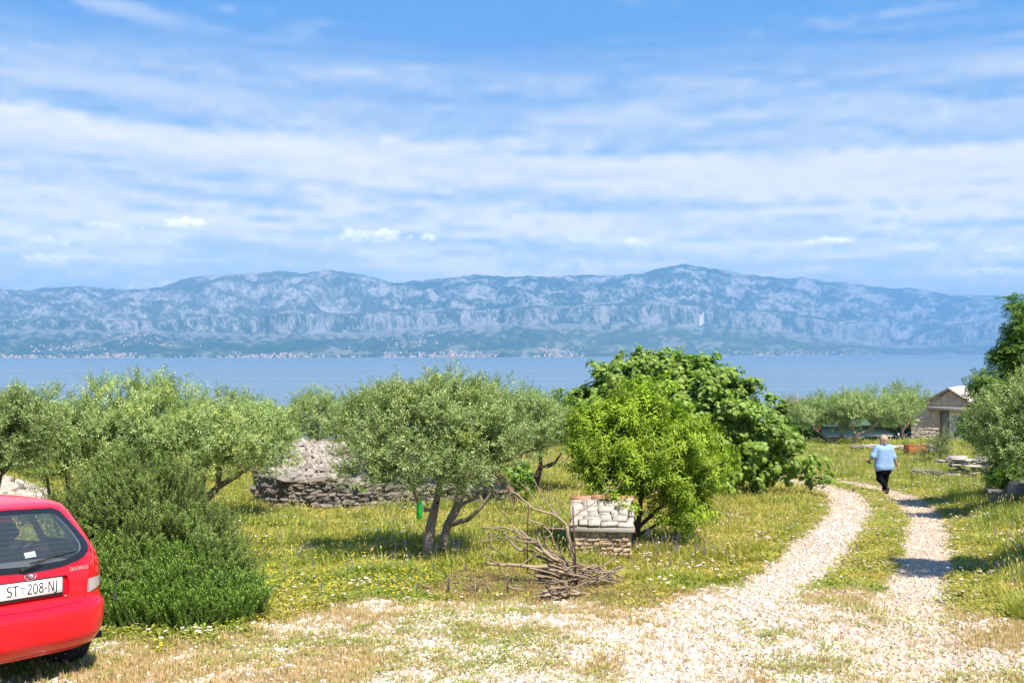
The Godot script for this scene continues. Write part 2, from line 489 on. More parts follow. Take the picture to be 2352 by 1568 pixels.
func make_far_land() -> void:
	var rows := PackedFloat32Array()
	for i in 4: rows.append(-60.0 + i * 20.0)
	for i in 34: rows.append(15.0 + i * 42.0)
	for i in 22: rows.append(1440.0 + i * 24.0)
	for i in 84: rows.append(1970.0 + i * 35.0)
	for i in 5: rows.append(4930.0 + i * 200.0)
	var cols := PackedFloat32Array()
	var c := -560.0
	while c < 2950.0:
		cols.append(c)
		c += 2.6
	var nrow := rows.size()
	var ncol := cols.size()
	var v := PackedVector3Array()
	v.resize(nrow * ncol)
	for i in ncol:
		for j in nrow:
			v[i * nrow + j] = hill_point(cols[i], rows[j])
	var col := PackedColorArray()
	var nor := PackedVector3Array()
	col.resize(v.size())
	nor.resize(v.size())
	var rock := Color(0.32, 0.31, 0.30)
	var pale := Color(0.37, 0.37, 0.355)
	var veg := Color(0.022, 0.055, 0.026)
	var dry := Color(0.085, 0.11, 0.048)
	for i in ncol:
		for j in nrow:
			var k := i * nrow + j
			var e := v[mini(i + 1, ncol - 1) * nrow + j] - v[maxi(i - 1, 0) * nrow + j]
			var f := v[i * nrow + mini(j + 1, nrow - 1)] - v[i * nrow + maxi(j - 1, 0)]
			var n := e.cross(f).normalized()
			nor[k] = n
			var px := cols[i]
			var s := rows[j]
			var steep := 1.0 - n.y
			var a := nf.get_noise_2d(px * 0.008, s * 0.0014 + 40.0)
			var b := nf.get_noise_2d(px * 0.035, s * 0.004 + 11.0)
			var b2 := nf.get_noise_2d(px * 0.16, s * 0.014 + 77.0)
			var r := 0.0
			var g := veg
			if s < 1440.0 + nz.get_noise_2d(px * 0.004, 3.0) * 260.0:
				r = smoothstep(0.22, 0.5, a + b * 0.6) * 0.35
				g = veg.lerp(dry, clampf(0.30 + a * 1.3 + b * 0.9 + b2 * 0.5, 0.0, 1.0))
				if px > 1250.0: g = g.lerp(dry, 0.3)
				r = maxf(r, smoothstep(1050.0, 1450.0, s + b * 500.0) * 0.45)
			elif s < 1900.0 + nz.get_noise_2d(px * 0.004, 3.0) * 260.0:
				r = clampf(0.36 + a * 0.9 + b * 1.0 + b2 * 0.8 - 0.18 * smoothstep(900.0, 400.0, px), 0.04, 0.85)
				rock = Color(0.24, 0.24, 0.23)
			else:
				var lie := smoothstep(0.10, 0.40, steep)
				r = clampf(0.10 + lie * 0.38 + a * 1.5 + b * 0.9 + b2 * 0.8, 0.02, 0.95)
				if px < 900.0: r = minf(1.0, r + 0.12)
				rock = Color(0.27, 0.275, 0.265)
			col[k] = g.lerp(rock.lerp(pale, clampf(b2 * 1.5 + 0.2, 0.0, 1.0)), r)
			# the quarry scar
			if absf(px - 1612.0) < 5.5 and s > 1460.0 and s < 1590.0:
				col[k] = Color(0.50, 0.47, 0.43)
			if s < 12.0 and s > -30.0:
				col[k] = Color(0.55, 0.52, 0.47)
	var idx := PackedInt32Array()
	for i in ncol - 1:
		for j in nrow - 1:
			var k := i * nrow + j
			idx.append_array([k, k + 1, k + nrow, k + 1, k + nrow + 1, k + nrow])
	var arr := []
	arr.resize(Mesh.ARRAY_MAX)
	arr[Mesh.ARRAY_VERTEX] = v
	arr[Mesh.ARRAY_NORMAL] = nor
	arr[Mesh.ARRAY_COLOR] = col
	arr[Mesh.ARRAY_INDEX] = idx
	var me := ArrayMesh.new()
	me.add_surface_from_arrays(Mesh.PRIMITIVE_TRIANGLES, arr)
	tag(put("mountains", me, M.hill), "hazy limestone mountain range across the sea channel", "", "", "structure")

	# the sea, in strips from the near coast to beyond the far shore, with a faint swell in its bump map
	var st := tool()
	var zs := [120.0, 400.0, 1000.0, 2500.0, 5000.0, 9000.0, 12500.0, 16200.0]
	for i in zs.size() - 1:
		for j in 8:
			var x0 := -14000.0 + j * 3750.0
			quad(st, Vector3(x0, SEA, -zs[i]), Vector3(x0 + 3750.0, SEA, -zs[i]), Vector3(x0 + 3750.0, SEA, -zs[i + 1]), Vector3(x0, SEA, -zs[i + 1]))
	var wm := mat(0.11, 0.17, 0.225, 0.3, {"metallic_specular": 0.5})
	var rt := noise_tex(0.012, 512, Color(0.55, 0.55, 0.55), Color(1, 1, 1), 31, 0.5, FastNoiseLite.TYPE_SIMPLEX_SMOOTH, 4)
	wm.roughness = 0.5
	wm.roughness_texture = rt
	wm.uv1_triplanar = true
	wm.uv1_world_triplanar = true
	wm.uv1_scale = Vector3(0.00009, 0.00009, 0.0005)
	tag(put("sea", done(st), wm), "calm blue sea channel between the island and the mainland", "", "", "structure")
	make_far_towns()
	make_sailboat()

func make_far_towns() -> void:
	var house := ArrayMesh.new()
	var st := tool()
	box(st, Vector3(0, 4, 0), Vector3(14, 8, 11))
	st.generate_normals()
	st.commit(house)
	st = tool()
	var a := Vector3(-7.5, 8, -6); var b := Vector3(7.5, 8, -6); var c := Vector3(7.5, 8, 6); var d := Vector3(-7.5, 8, 6)
	var e := Vector3(-7.5, 11.5, 0); var f := Vector3(7.5, 11.5, 0)
	quad(st, d, e, f, c); quad(st, b, f, e, a)
	for p in [a, e, d, c, f, b]: st.add_vertex(p)
	st.generate_normals()
	st.commit(house)
	var walls := [mat(.50, .47, .43), mat(.46, .37, .31), mat(.58, .55, .52)]
	var roofs := [mat(.46, .25, .18), mat(.52, .34, .26), mat(.46, .40, .36)]
	# [from px, to px, metres inland at most, how many, label, group]
	var towns := [[-20, 135, 130, 60, "tiny pale house in the far shore town at the left picture edge", "houses of the leftmost far town"],
		[140, 350, 170, 85, "tiny pale house in the far town below the grey knoll, second from left", "houses of the second far town"],
		[70, 240, 700, 40, "tiny pale house on the hillside road above the two left far towns", "houses on the far hillside"],
		[540, 720, 180, 75, "tiny pale house in the far harbour village below the left ridge", "houses of the harbour village"],
		[880, 1180, 260, 190, "tiny red roofed house in the long far shore town above the central olive", "houses of the long central town"],
		[1225, 1345, 420, 120, "tiny red roofed house in the far knoll town left of the fig tree top", "houses of the knoll town"],
		[1640, 2030, 260, 200, "tiny red roofed house in the far shore town right of the fig treetop", "houses of the town right of the fig"],
		[200, 480, 1300, 45, "tiny pale house scattered in the green slope under the left cliffs", "houses under the left cliffs"],
		[800, 1100, 1200, 45, "tiny pale house scattered on the green slope above the long central town", "houses on the slope above the central town"],
		[360, 880, 60, 60, "tiny pale house strung along the far waterline between the left towns", "houses along the far waterline"]]
	var rest := [[], []]
	var made := 0
	rng.seed = 41
	for t in towns:
		for i in t[3]:
			var px := rng.randf_range(t[0], t[1])
			if rng.randf() < 0.6: px = lerpf(px, t[0] + (t[1] - t[0]) * (0.3 + 0.4 * rng.randf()), 0.5)
			var s: float = 8.0 + pow(rng.randf(), 1.8) * t[2]
			if t[2] > 500 : s = rng.randf_range(0.45, 1.0) * t[2]
			var p := hill_point(px, s)
			p.y -= 1.5
			var big := rng.randf_range(0.75, 1.5)
			var tr := Transform3D(Basis(Vector3.UP, rng.randf_range(-0.6, 0.6) + PI * 0.5 * (rng.randi() % 2)).scaled(Vector3(big, big * rng.randf_range(0.9, 1.5), big)), p)
			if i < int(t[3] * 0.32):
				var o := put("far_house", house, null)
				o.transform = tr
				o.set_surface_override_material(0, walls[made % 3])
				o.set_surface_override_material(1, roofs[rng.randi() % 3])
				tag(o, t[4], "house", t[5])
				made += 1
			else:
				rest[0].append(tr)
				rest[1].append(Color(1, 1, 1))
	var mm := MultiMesh.new()
	var hm: ArrayMesh = house.duplicate()
	hm.surface_set_material(0, walls[0])
	hm.surface_set_material(1, roofs[1])
	mm.transform_format = MultiMesh.TRANSFORM_3D
	mm.mesh = hm
	mm.instance_count = rest[0].size()
	for i in rest[0].size(): mm.set_instance_transform(i, rest[0][i])
	var o := MultiMeshInstance3D.new()
	o.name = "distant_houses"
	o.multimesh = mm
	add_child(o)
	tag(o, "the mass of smaller pale houses filling the far shore towns", "houses", "", "stuff")

func make_sailboat() -> void:
	var p := Vector3((200.0 - 1176.0) / FOCAL * 2560.0, SEA, -2560.0)
	var t := thing("sailboat", "tiny white sailboat on the open sea above the left olive trees", "sailboat", p, 0.6)
	var st := tool()
	var secs := [[-4.6, 0.9], [-3, 1.4], [0, 1.6], [2.5, 1.2], [4.6, 0.1]]
	var last := PackedVector3Array()
	for s in secs:
		var r := PackedVector3Array([Vector3(-s[1], 1.1, s[0]), Vector3(-s[1] * 0.7, 0.1, s[0]), Vector3(s[1] * 0.7, 0.1, s[0]), Vector3(s[1], 1.1, s[0])])
		if last.size(): ring(st, last, r)
		last = r
	put("hull", done(st, false), mat(.8, .8, .8, .4), t)
	st = tool(); tube(st, [Vector3(0, 1, 0.6), Vector3(0, 13, 0.6)], 0.1, 0.06)
	put("mast", done(st), mat(.6, .6, .6, .4), t)
	for q in [[Vector3(0, 2.2, 0.4), Vector3(0.5, 2.2, -4.3), Vector3(0, 12.6, 0.4), "mainsail"], [Vector3(0, 1.5, 4.5), Vector3(0.6, 1.8, 1.0), Vector3(0, 11.5, 0.8), "foresail"]]:
		st = tool()
		for o in [0.0, 0.03]:
			for v in [q[0], q[1], q[2]]: st.add_vertex(v + Vector3(o, 0, 0))
		put(q[3], done(st, false), mat(.85, .85, .85, .7), t)

# ---------------------------------------------------------------- near ground
const FALL := [[-60.0, -2.0], [0.0, 2.0], [45.0, 5.285], [60.0, 5.62], [80.0, 7.2], [110.0, 10.6], [200.0, 30.0], [400.0, 62.0], [700.0, 82.0]]
const TRACK_L := [[1.3, 8.0], [2.36, 10.8], [4.02, 14.1], [5.69, 17.9], [7.49, 22.3], [8.73, 26.0], [9.5, 29.3], [9.85, 33.0], [9.5, 38.0], [8.5, 46.0]]
const TRACK_R := [[3.2, 8.0], [4.27, 10.8], [5.79, 14.1], [7.41, 17.9], [9.1, 22.3], [10.3, 26.0], [11.1, 29.3], [11.4, 33.0], [11.2, 37.5], [10.3, 46.0]]
const YARD := [[-14, 8.6], [-3.4, 9.0], [-2.6, 9.9], [-1.5, 11.3], [0.0, 11.3], [1.0, 10.9], [1.9, 11.6], [2.6, 13.0], [4.3, 12.4], [4.8, 10.6], [5.1, 9.2], [8, 7.0], [30, 6.0]]

func gy(x: float, d: float) -> float:
	var y := -table(FALL, d)
	y += nz.get_noise_2d(x * 0.12, d * 0.12) * 0.10 + nz.get_noise_2d(x * 0.6 + 9.0, d * 0.6) * 0.035
	if d < 60.0:
		y -= 0.05 * maxf(track(x, d, TRACK_L, 0.42), track(x, d, TRACK_R, 0.36))
	# the grassy bank right of the track
	y += 0.45 * smoothstep(0.0, 2.5, x - side_x(d) - 0.9) * smoothstep(32.0, 22.0, d) * smoothstep(5.0, 11.0, d)
	return y

func side_x(d: float) -> float:
	for i in range(1, TRACK_R.size()):
		if d <= TRACK_R[i][1]:
			var t: float = clampf((d - TRACK_R[i - 1][1]) / (TRACK_R[i][1] - TRACK_R[i - 1][1]), -2.0, 1.0)
			return lerpf(TRACK_R[i - 1][0], TRACK_R[i][0], t)
	return TRACK_R[-1][0]

func track(x: float, d: float, line: Array, half: float) -> float:
	var best := 1e9
	var p := Vector2(x, d)
	for i in line.size() - 1:
		if d < line[i][1] - 2.0 or d > line[i + 1][1] + 2.0: continue
		var q := Geometry2D.get_closest_point_to_segment(p, Vector2(line[i][0], line[i][1]), Vector2(line[i + 1][0], line[i + 1][1]))
		best = minf(best, p.distance_to(q))
	return smoothstep(1.45, 0.75, best / half + nz.get_noise_2d(x * 1.4, d * 1.4) * 0.45)

func gravel(x: float, d: float) -> float:
	var g := 0.0
	if d < 48.0:
		g = maxf(track(x, d, TRACK_L, 0.43), track(x, d, TRACK_R, 0.34) * 0.9) * lerpf(1.0, 0.75, smoothstep(22.0, 34.0, d))
	var edge := table(YARD, x) + nz.get_noise_2d(x * 0.5, d * 0.5 + 70.0) * 1.5 + nz.get_noise_2d(x * 2.3, d * 2.3) * 0.7
	var yard := smoothstep(edge + 0.3, edge - 0.9, d)
	var n := nz.get_noise_2d(x * 0.55 + 20.0, d * 0.8)
	var n2 := nz.get_noise_2d(x * 2.2 - 13.0, d * 2.2)
	var body := table([[-6, 0.26], [-1.5, 0.40], [0.5, 0.62], [2.0, 0.85], [3.2, 0.80], [3.9, 0.55], [4.6, 0.30], [7, 0.10]], x)
	return clampf(maxf(g, yard * clampf(body + n * 0.75 + n2 * 0.35, 0.05, 1.0)), 0.0, 1.0)

func in_yard(x: float, d: float) -> float:
	var edge := table(YARD, x) + nz.get_noise_2d(x * 0.5, d * 0.5 + 70.0) * 1.5 + nz.get_noise_2d(x * 2.3, d * 2.3) * 0.7
	return smoothstep(edge + 0.4, edge - 0.4, d)

func make_ground() -> void:
	var xs := PackedFloat32Array()
	var x := -8.0
	while x < 14.0: xs.append(x); x += 0.13
	var step := 0.14
	while x < 420.0: xs.append(x); x += step; step *= 1.16
	var left := PackedFloat32Array()
	x = -8.14; step = 0.14
	while x > -420.0: left.append(x); x -= step; step *= 1.16
	left.reverse()
	left.append_array(xs)
	xs = left
	var ds := PackedFloat32Array()
	var d := -60.0
	while d < 4.0: ds.append(d); d += 4.0
	d = 4.2
	while d < 17.0: ds.append(d); d += 0.13
	step = 0.14
	while d < 720.0: ds.append(d); d += step; step *= 1.028
	var nd := ds.size()
	var v := PackedVector3Array(); var col := PackedColorArray()
	v.resize(xs.size() * nd); col.resize(v.size())
	for i in xs.size():
		for j in nd:
			var k := i * nd + j
			v[k] = Vector3(xs[i], gy(xs[i], ds[j]), -ds[j])
			var g := gravel(xs[i], ds[j]) if ds[j] < 60.0 else 0.0
			var n := nz.get_noise_2d(xs[i] * 0.9, ds[j] * 0.9 + 31.0)
			var n2 := nz.get_noise_2d(xs[i] * 3.7, ds[j] * 3.7 + 91.0)
			var soil := Color(0.30, 0.22, 0.12).lerp(Color(0.22, 0.25, 0.06), clampf(0.6 + n * 1.2, 0.0, 1.0))
			var yard := in_yard(xs[i], ds[j]) if ds[j] < 20.0 else 0.0
			soil = soil.lerp(Color(0.50, 0.36, 0.21), yard * 0.85)
			var stony := Color(0.54, 0.46, 0.37).lerp(Color(0.50, 0.38, 0.27), clampf(n2 + 0.25 + smoothstep(16.0, 30.0, ds[j]) * 0.35, 0.0, 1.0))
			col[k] = soil.lerp(stony, smoothstep(0.15, 0.7, g + n2 * 0.2))
	var idx := PackedInt32Array()
	for i in xs.size() - 1:
		for j in nd - 1:
			var k := i * nd + j
			idx.append_array([k, k + 1, k + nd, k + 1, k + nd + 1, k + nd])
	var st := SurfaceTool.new()
	var arr := []
	arr.resize(Mesh.ARRAY_MAX)
	arr[Mesh.ARRAY_VERTEX] = v
	arr[Mesh.ARRAY_COLOR] = col
	arr[Mesh.ARRAY_INDEX] = idx
	st.create_from_arrays(arr)
	st.generate_normals()
	tag(put("ground", st.commit(), M.ground), "hillside of stony soil with a pale gravel track running down it", "", "", "structure")

# ---------------------------------------------------------------- trees
func leaf(st: SurfaceTool, base: Vector3, dir: Vector3, side: Vector3, length: float, width: float, fold: float, c: Color) -> void:
	var up := side.cross(dir).normalized()
	var tip := base + dir * length - up * length * 0.12
	var m := base + dir * length * 0.45
	var l := m + side * width * 0.5 + up * fold
	var r := m - side * width * 0.5 + up * fold
	st.set_color(c)
	for p in [base, tip, l, base, r, tip]:
		st.add_vertex(p)

func sprig(n: int, length: float, ll: float, lw: float, spread: float, droop: float, a: Color, b: Color, sd: int, stem := true) -> Mesh:
	# a shoot of n leaves along +y
	rng.seed = sd
	var st := tool()
	var bend := Vector3(rng.randf_range(-1, 1), 0, rng.randf_range(-1, 1)) * 0.25
	if stem:
		st.set_color(Color(0.16, 0.13, 0.08))
		tube(st, [Vector3.ZERO, Vector3(0, length * 0.5, 0) + bend * length * 0.2, Vector3(0, length, 0) + bend * length * 0.7], length * 0.014, length * 0.006, 3, false)
	for i in n:
		var t := (i + 0.6) / n
		var p := Vector3(0, length * t, 0) + bend * length * (0.7 * t * t)
		var an := i * 2.4 + rng.randf_range(-0.4, 0.4)
		var out := Vector3(cos(an), 0, sin(an))
		var el := spread * rng.randf_range(0.7, 1.25)
		var dir := (out * sin(el) + Vector3.UP * cos(el) + Vector3.DOWN * droop * rng.randf_range(0.5, 1.3)).normalized()
		var side := dir.cross(Vector3.UP + rdir() * 0.5).normalized()
		leaf(st, p, dir, side, ll * rng.randf_range(0.7, 1.15), lw * rng.randf_range(0.8, 1.2), lw * 0.15, a.lerp(b, rng.randf()))
	st.generate_normals()
	return st.commit()

func lobed_sprig(n: int, size: float, a: Color, b: Color, sd: int) -> Mesh:
	# the end of a fig branch: broad leaves of five lobes, hanging from their stalks
	rng.seed = sd
	var st := tool()
	st.set_color(Color(0.25, 0.22, 0.17))
	tube(st, [Vector3.ZERO, Vector3(0, size * 0.9, 0)], size * 0.05, size * 0.04, 4, false)
	var outline := [[0.0, 0.0], [0.30, 0.02], [0.52, 0.22], [0.30, 0.36], [0.46, 0.72], [0.16, 0.62], [0.0, 1.0], [-0.16, 0.62], [-0.46, 0.72], [-0.30, 0.36], [-0.52, 0.22], [-0.30, 0.02]]
	for i in n:
		var t := 0.25 + 0.75 * (i + 0.5) / n
		var an := i * 2.4 + rng.randf_range(-0.5, 0.5)
		var out := Vector3(cos(an), 0, sin(an))
		var stalk := Vector3(0, size * 0.9 * t, 0) + (out + Vector3.UP * 0.4) * size * 0.35
		var dir := (out + Vector3.DOWN * rng.randf_range(0.1, 0.9)).normalized()
		var side := dir.cross(Vector3.UP).normalized()
		var up := side.cross(dir)
		var s := size * rng.randf_range(0.75, 1.2)
		st.set_color(a.lerp(b, rng.randf()))
		var pts := []
		for o in outline:
			pts.append(stalk + side * o[0] * s + dir * o[1] * s - up * s * (0.22 * absf(o[0]) + 0.18 * o[1] * o[1]))
		var mid := stalk + dir * 0.4 * s + up * s * 0.03
		for k in pts.size():
			for p in [mid, pts[k], pts[(k + 1) % pts.size()]]: st.add_vertex(p)
	st.generate_normals()
	return st.commit()

func pinnate_sprig(pairs: int, fronds: int, length: float, a: Color, b: Color, sd: int) -> Mesh:
	rng.seed = sd
	var st := tool()
	for f in fronds:
		var an := f * 2.4 + rng.randf() * 0.5
		var out := (Vector3(cos(an), 0.7, sin(an))).normalized()
		var c := a.lerp(b, rng.randf())
		for i in pairs:
			var t := 0.25 + 0.75 * i / (pairs - 1.0)
			var p := out * length * t + Vector3.DOWN * length * 0.35 * t * t
			for s in [-1.0, 1.0]:
				var side: Vector3 = out.cross(Vector3.UP).normalized() * s
				var dir: Vector3 = (side + out * 0.6 + Vector3.DOWN * 0.25).normalized()
				leaf(st, p, dir, dir.cross(Vector3.UP).normalized(), length * 0.36, length * 0.13, length * 0.02, c)
	st.generate_normals()
	return st.commit()

# c: base, limbs [[points (world), radius]], blobs [[centre (world), radii]], n ends, per sprigs per end, sprigs [meshes], size, tint [Color, Color], up, out, spread, tip, bark, leafm, seed
func tree(called: String, label: String, category: String, group: String, c: Dictionary) -> Node3D:
	rng.seed = c.seed
	var base: Vector3 = c.base
	var t := thing(called, label, category, base, 0.0, group)
	var pos := PackedVector3Array()
	var par := PackedInt32Array()
	var far := PackedFloat32Array()
	var thick := PackedFloat32Array()
	for limb in c.limbs:
		var pts: Array = limb[0]
		var first := true
		var last := -1
		for i in pts.size():
			var p: Vector3 = pts[i] - base
			if first:
				# join a limb to the nearest node of an earlier limb
				first = false
				if pos.size():
					var bd := 1e9
					for k in pos.size():
						var dd := pos[k].distance_squared_to(p)
						if dd < bd: bd = dd; last = k
					if bd > 0.16 or pos[last].distance_to(p) < 0.02: 
						if bd > 0.16: last = -1
				if last >= 0 and pos[last].distance_to(p) < 0.05: continue
				pos.append(p); par.append(last); far.append(far[last] + pos[last].distance_to(p) if last >= 0 else 0.0); thick.append(limb[1])
				last = pos.size() - 1
				continue
			var q := pos[last]
			var n := maxi(1, int(q.distance_to(p) / 0.16))
			for k in n:
				var f := (k + 1.0) / n
				pos.append(q.lerp(p, f) + (rdir() * 0.012 if f < 1.0 else Vector3.ZERO)); par.append(last); far.append(far[last] + pos[-1].distance_to(pos[last]))
				thick.append(limb[1] * lerpf(0.85, 0.22, (i - 1.0 + f) / (pts.size() - 1.0)))
				last = pos.size() - 1
	var fixed := pos.size()
	var vol := 0.0
	for b in c.blobs: vol += b[1].x * b[1].y * b[1].z
	var ends := []
	for b in c.blobs:
		var cnt := int(round(c.n * b[1].x * b[1].y * b[1].z / vol))
		var tries := 0
		while cnt > 0 and tries < 9000:
			tries += 1
			var dir := rdir()
			var r := pow(rng.randf(), c.get("fill", 0.36))
			var p: Vector3 = b[0] - base + dir * r * b[1]
			p += dir * b[1].length() * 0.10 * nz.get_noise_3d(p.x * 1.7 + base.x, p.y * 1.7, p.z * 1.7 + base.z)
			if dir.y < -0.35 and rng.randf() < 0.75 * c.get("open_below", 1.0): continue
			# gaps: leave whole regions of the crown thin
			if nz.get_noise_3d(p.x * 1.1 + 50.0 + base.x, p.y * 1.1, p.z * 1.1) < -0.22 and rng.randf() < c.get("gaps", 0.7): continue
			var low: float = gy(p.x + base.x, -(p.z + base.z)) - base.y + c.get("clear", 0.3)
			if p.y < low: continue
			ends.append([p, b[0] - base, p.distance_to(pos[fixed - 1])])
			cnt -= 1
	ends.sort_custom(func(x, y): return x[2] < y[2])
	var tips := PackedInt32Array()
	var step: float = c.get("step", 0.2)
	for e in ends:
		var p: Vector3 = e[0]
		var bd := 1e9
		var bi := 0
		for k in range(0 if c.get("from_all", false) else mini(fixed - 1, c.get("skip", 0)), pos.size()):
			var w := pos[k].distance_to(p) + far[k] * 0.22
			if w < bd: bd = w; bi = k
		var q := pos[bi]
		var dist := q.distance_to(p)
		var n := maxi(1, int(dist / step))
		var last := bi
		var away: Vector3 = (pos[bi] - pos[par[bi]]).normalized() if par[bi] >= 0 else Vector3.UP
		var ctrl := q + away * dist * 0.35 + Vector3.UP * dist * 0.08 + rdir() * dist * 0.12
		for k in n:
			var f := (k + 1.0) / n
			var a := q.lerp(ctrl, f).lerp(ctrl.lerp(p, f), f)
			pos.append(a + (rdir() * 0.02 if f < 1.0 else Vector3.ZERO)); par.append(last); far.append(far[last] + a.distance_to(pos[last])); thick.append(0.0)
			last = pos.size() - 1
		tips.append(last)
	# radii from the number of ends each piece carries
	var carry := PackedInt32Array()
	carry.resize(pos.size())
	for k in tips:
		var w := k
		while w >= 0: carry[w] += 1; w = par[w]
	var rad := PackedFloat32Array()
	rad.resize(pos.size())
	var tip: float = c.get("tip", 0.0042)
	for k in pos.size():
		rad[k] = maxf(tip * pow(maxf(carry[k], 1), 0.46), thick[k])
		if k >= fixed and par[k] >= 0: rad[k] = minf(rad[k], rad[par[k]] * 0.95)
	var st := tool(); var sb := tool()
	var rings := []
	rings.resize(pos.size())
	for k in pos.size():
		var dir := (pos[k] - pos[par[k]]) if par[k] >= 0 else Vector3.UP
		var sides := 7 if rad[k] > 0.03 else 4
		rings[k] = circle(pos[k], dir.normalized(), rad[k] * (1.0 + 0.12 * nz.get_noise_2d(k * 0.7, 5.0)), sides)
		if par[k] >= 0:
			var pr: PackedVector3Array = rings[par[k]]
			if pr.size() != sides: pr = circle(pos[par[k]], dir.normalized(), minf(rad[par[k]], rad[k] * 1.4), sides)
			ring(st if rad[k] > 0.03 else sb, pr, rings[k])
	put("trunk", done(st), c.bark, t)
	put("branches", done(sb), c.get("branch_bark", c.bark), t)
	# leaves
	var sprigs: Array = c.sprigs
	var places := []
	var cols := []
	for s in sprigs: places.append([]); cols.append([])
	for i in tips.size():
		var e: Vector3 = pos[tips[i]]
		var mid: Vector3 = ends[i][1]
		var tone := rng.randf()
		var old: bool = rng.randf() < c.get("yellow", 0.0)
		for s in c.per:
			var p: Vector3 = e + rdir() * pow(rng.randf(), 0.6) * c.spread
			if rng.randf() < 0.35 and par[tips[i]] >= 0:
				p = e.lerp(pos[par[tips[i]]], rng.randf() * 1.4) + rdir() * c.spread * 0.3
			var dir: Vector3 = ((p - mid).normalized() * c.get("out", 0.7) + Vector3.UP * c.get("up", 0.3) + rdir() * c.get("wild", 0.6)).normalized()
			var size: float = c.size * rng.randf_range(0.75, 1.2)
			var w := rng.randi() % sprigs.size()
			places[w].append(Transform3D(along(dir, rng.randf() * TAU).scaled(Vector3.ONE * size), p))
			var k := clampf(tone * 0.6 + rng.randf() * 0.4, 0.0, 1.0)
			var tc: Color = c.tint[0].lerp(c.tint[1], k)
			if old: tc = tc.lerp(c.get("old", Color(1.6, 1.3, 0.6)), rng.randf() * 0.7)
			cols[w].append(tc)
	for w in sprigs.size():
		many("crown", sprigs[w], c.leafm, places[w], cols[w], t)
	return t

func L(list: Array) -> Array:
	# picture column, row and distance -> points in the world
	var out := []
	for p in list: out.append(pt(p[0], p[1], p[2]))
	return out

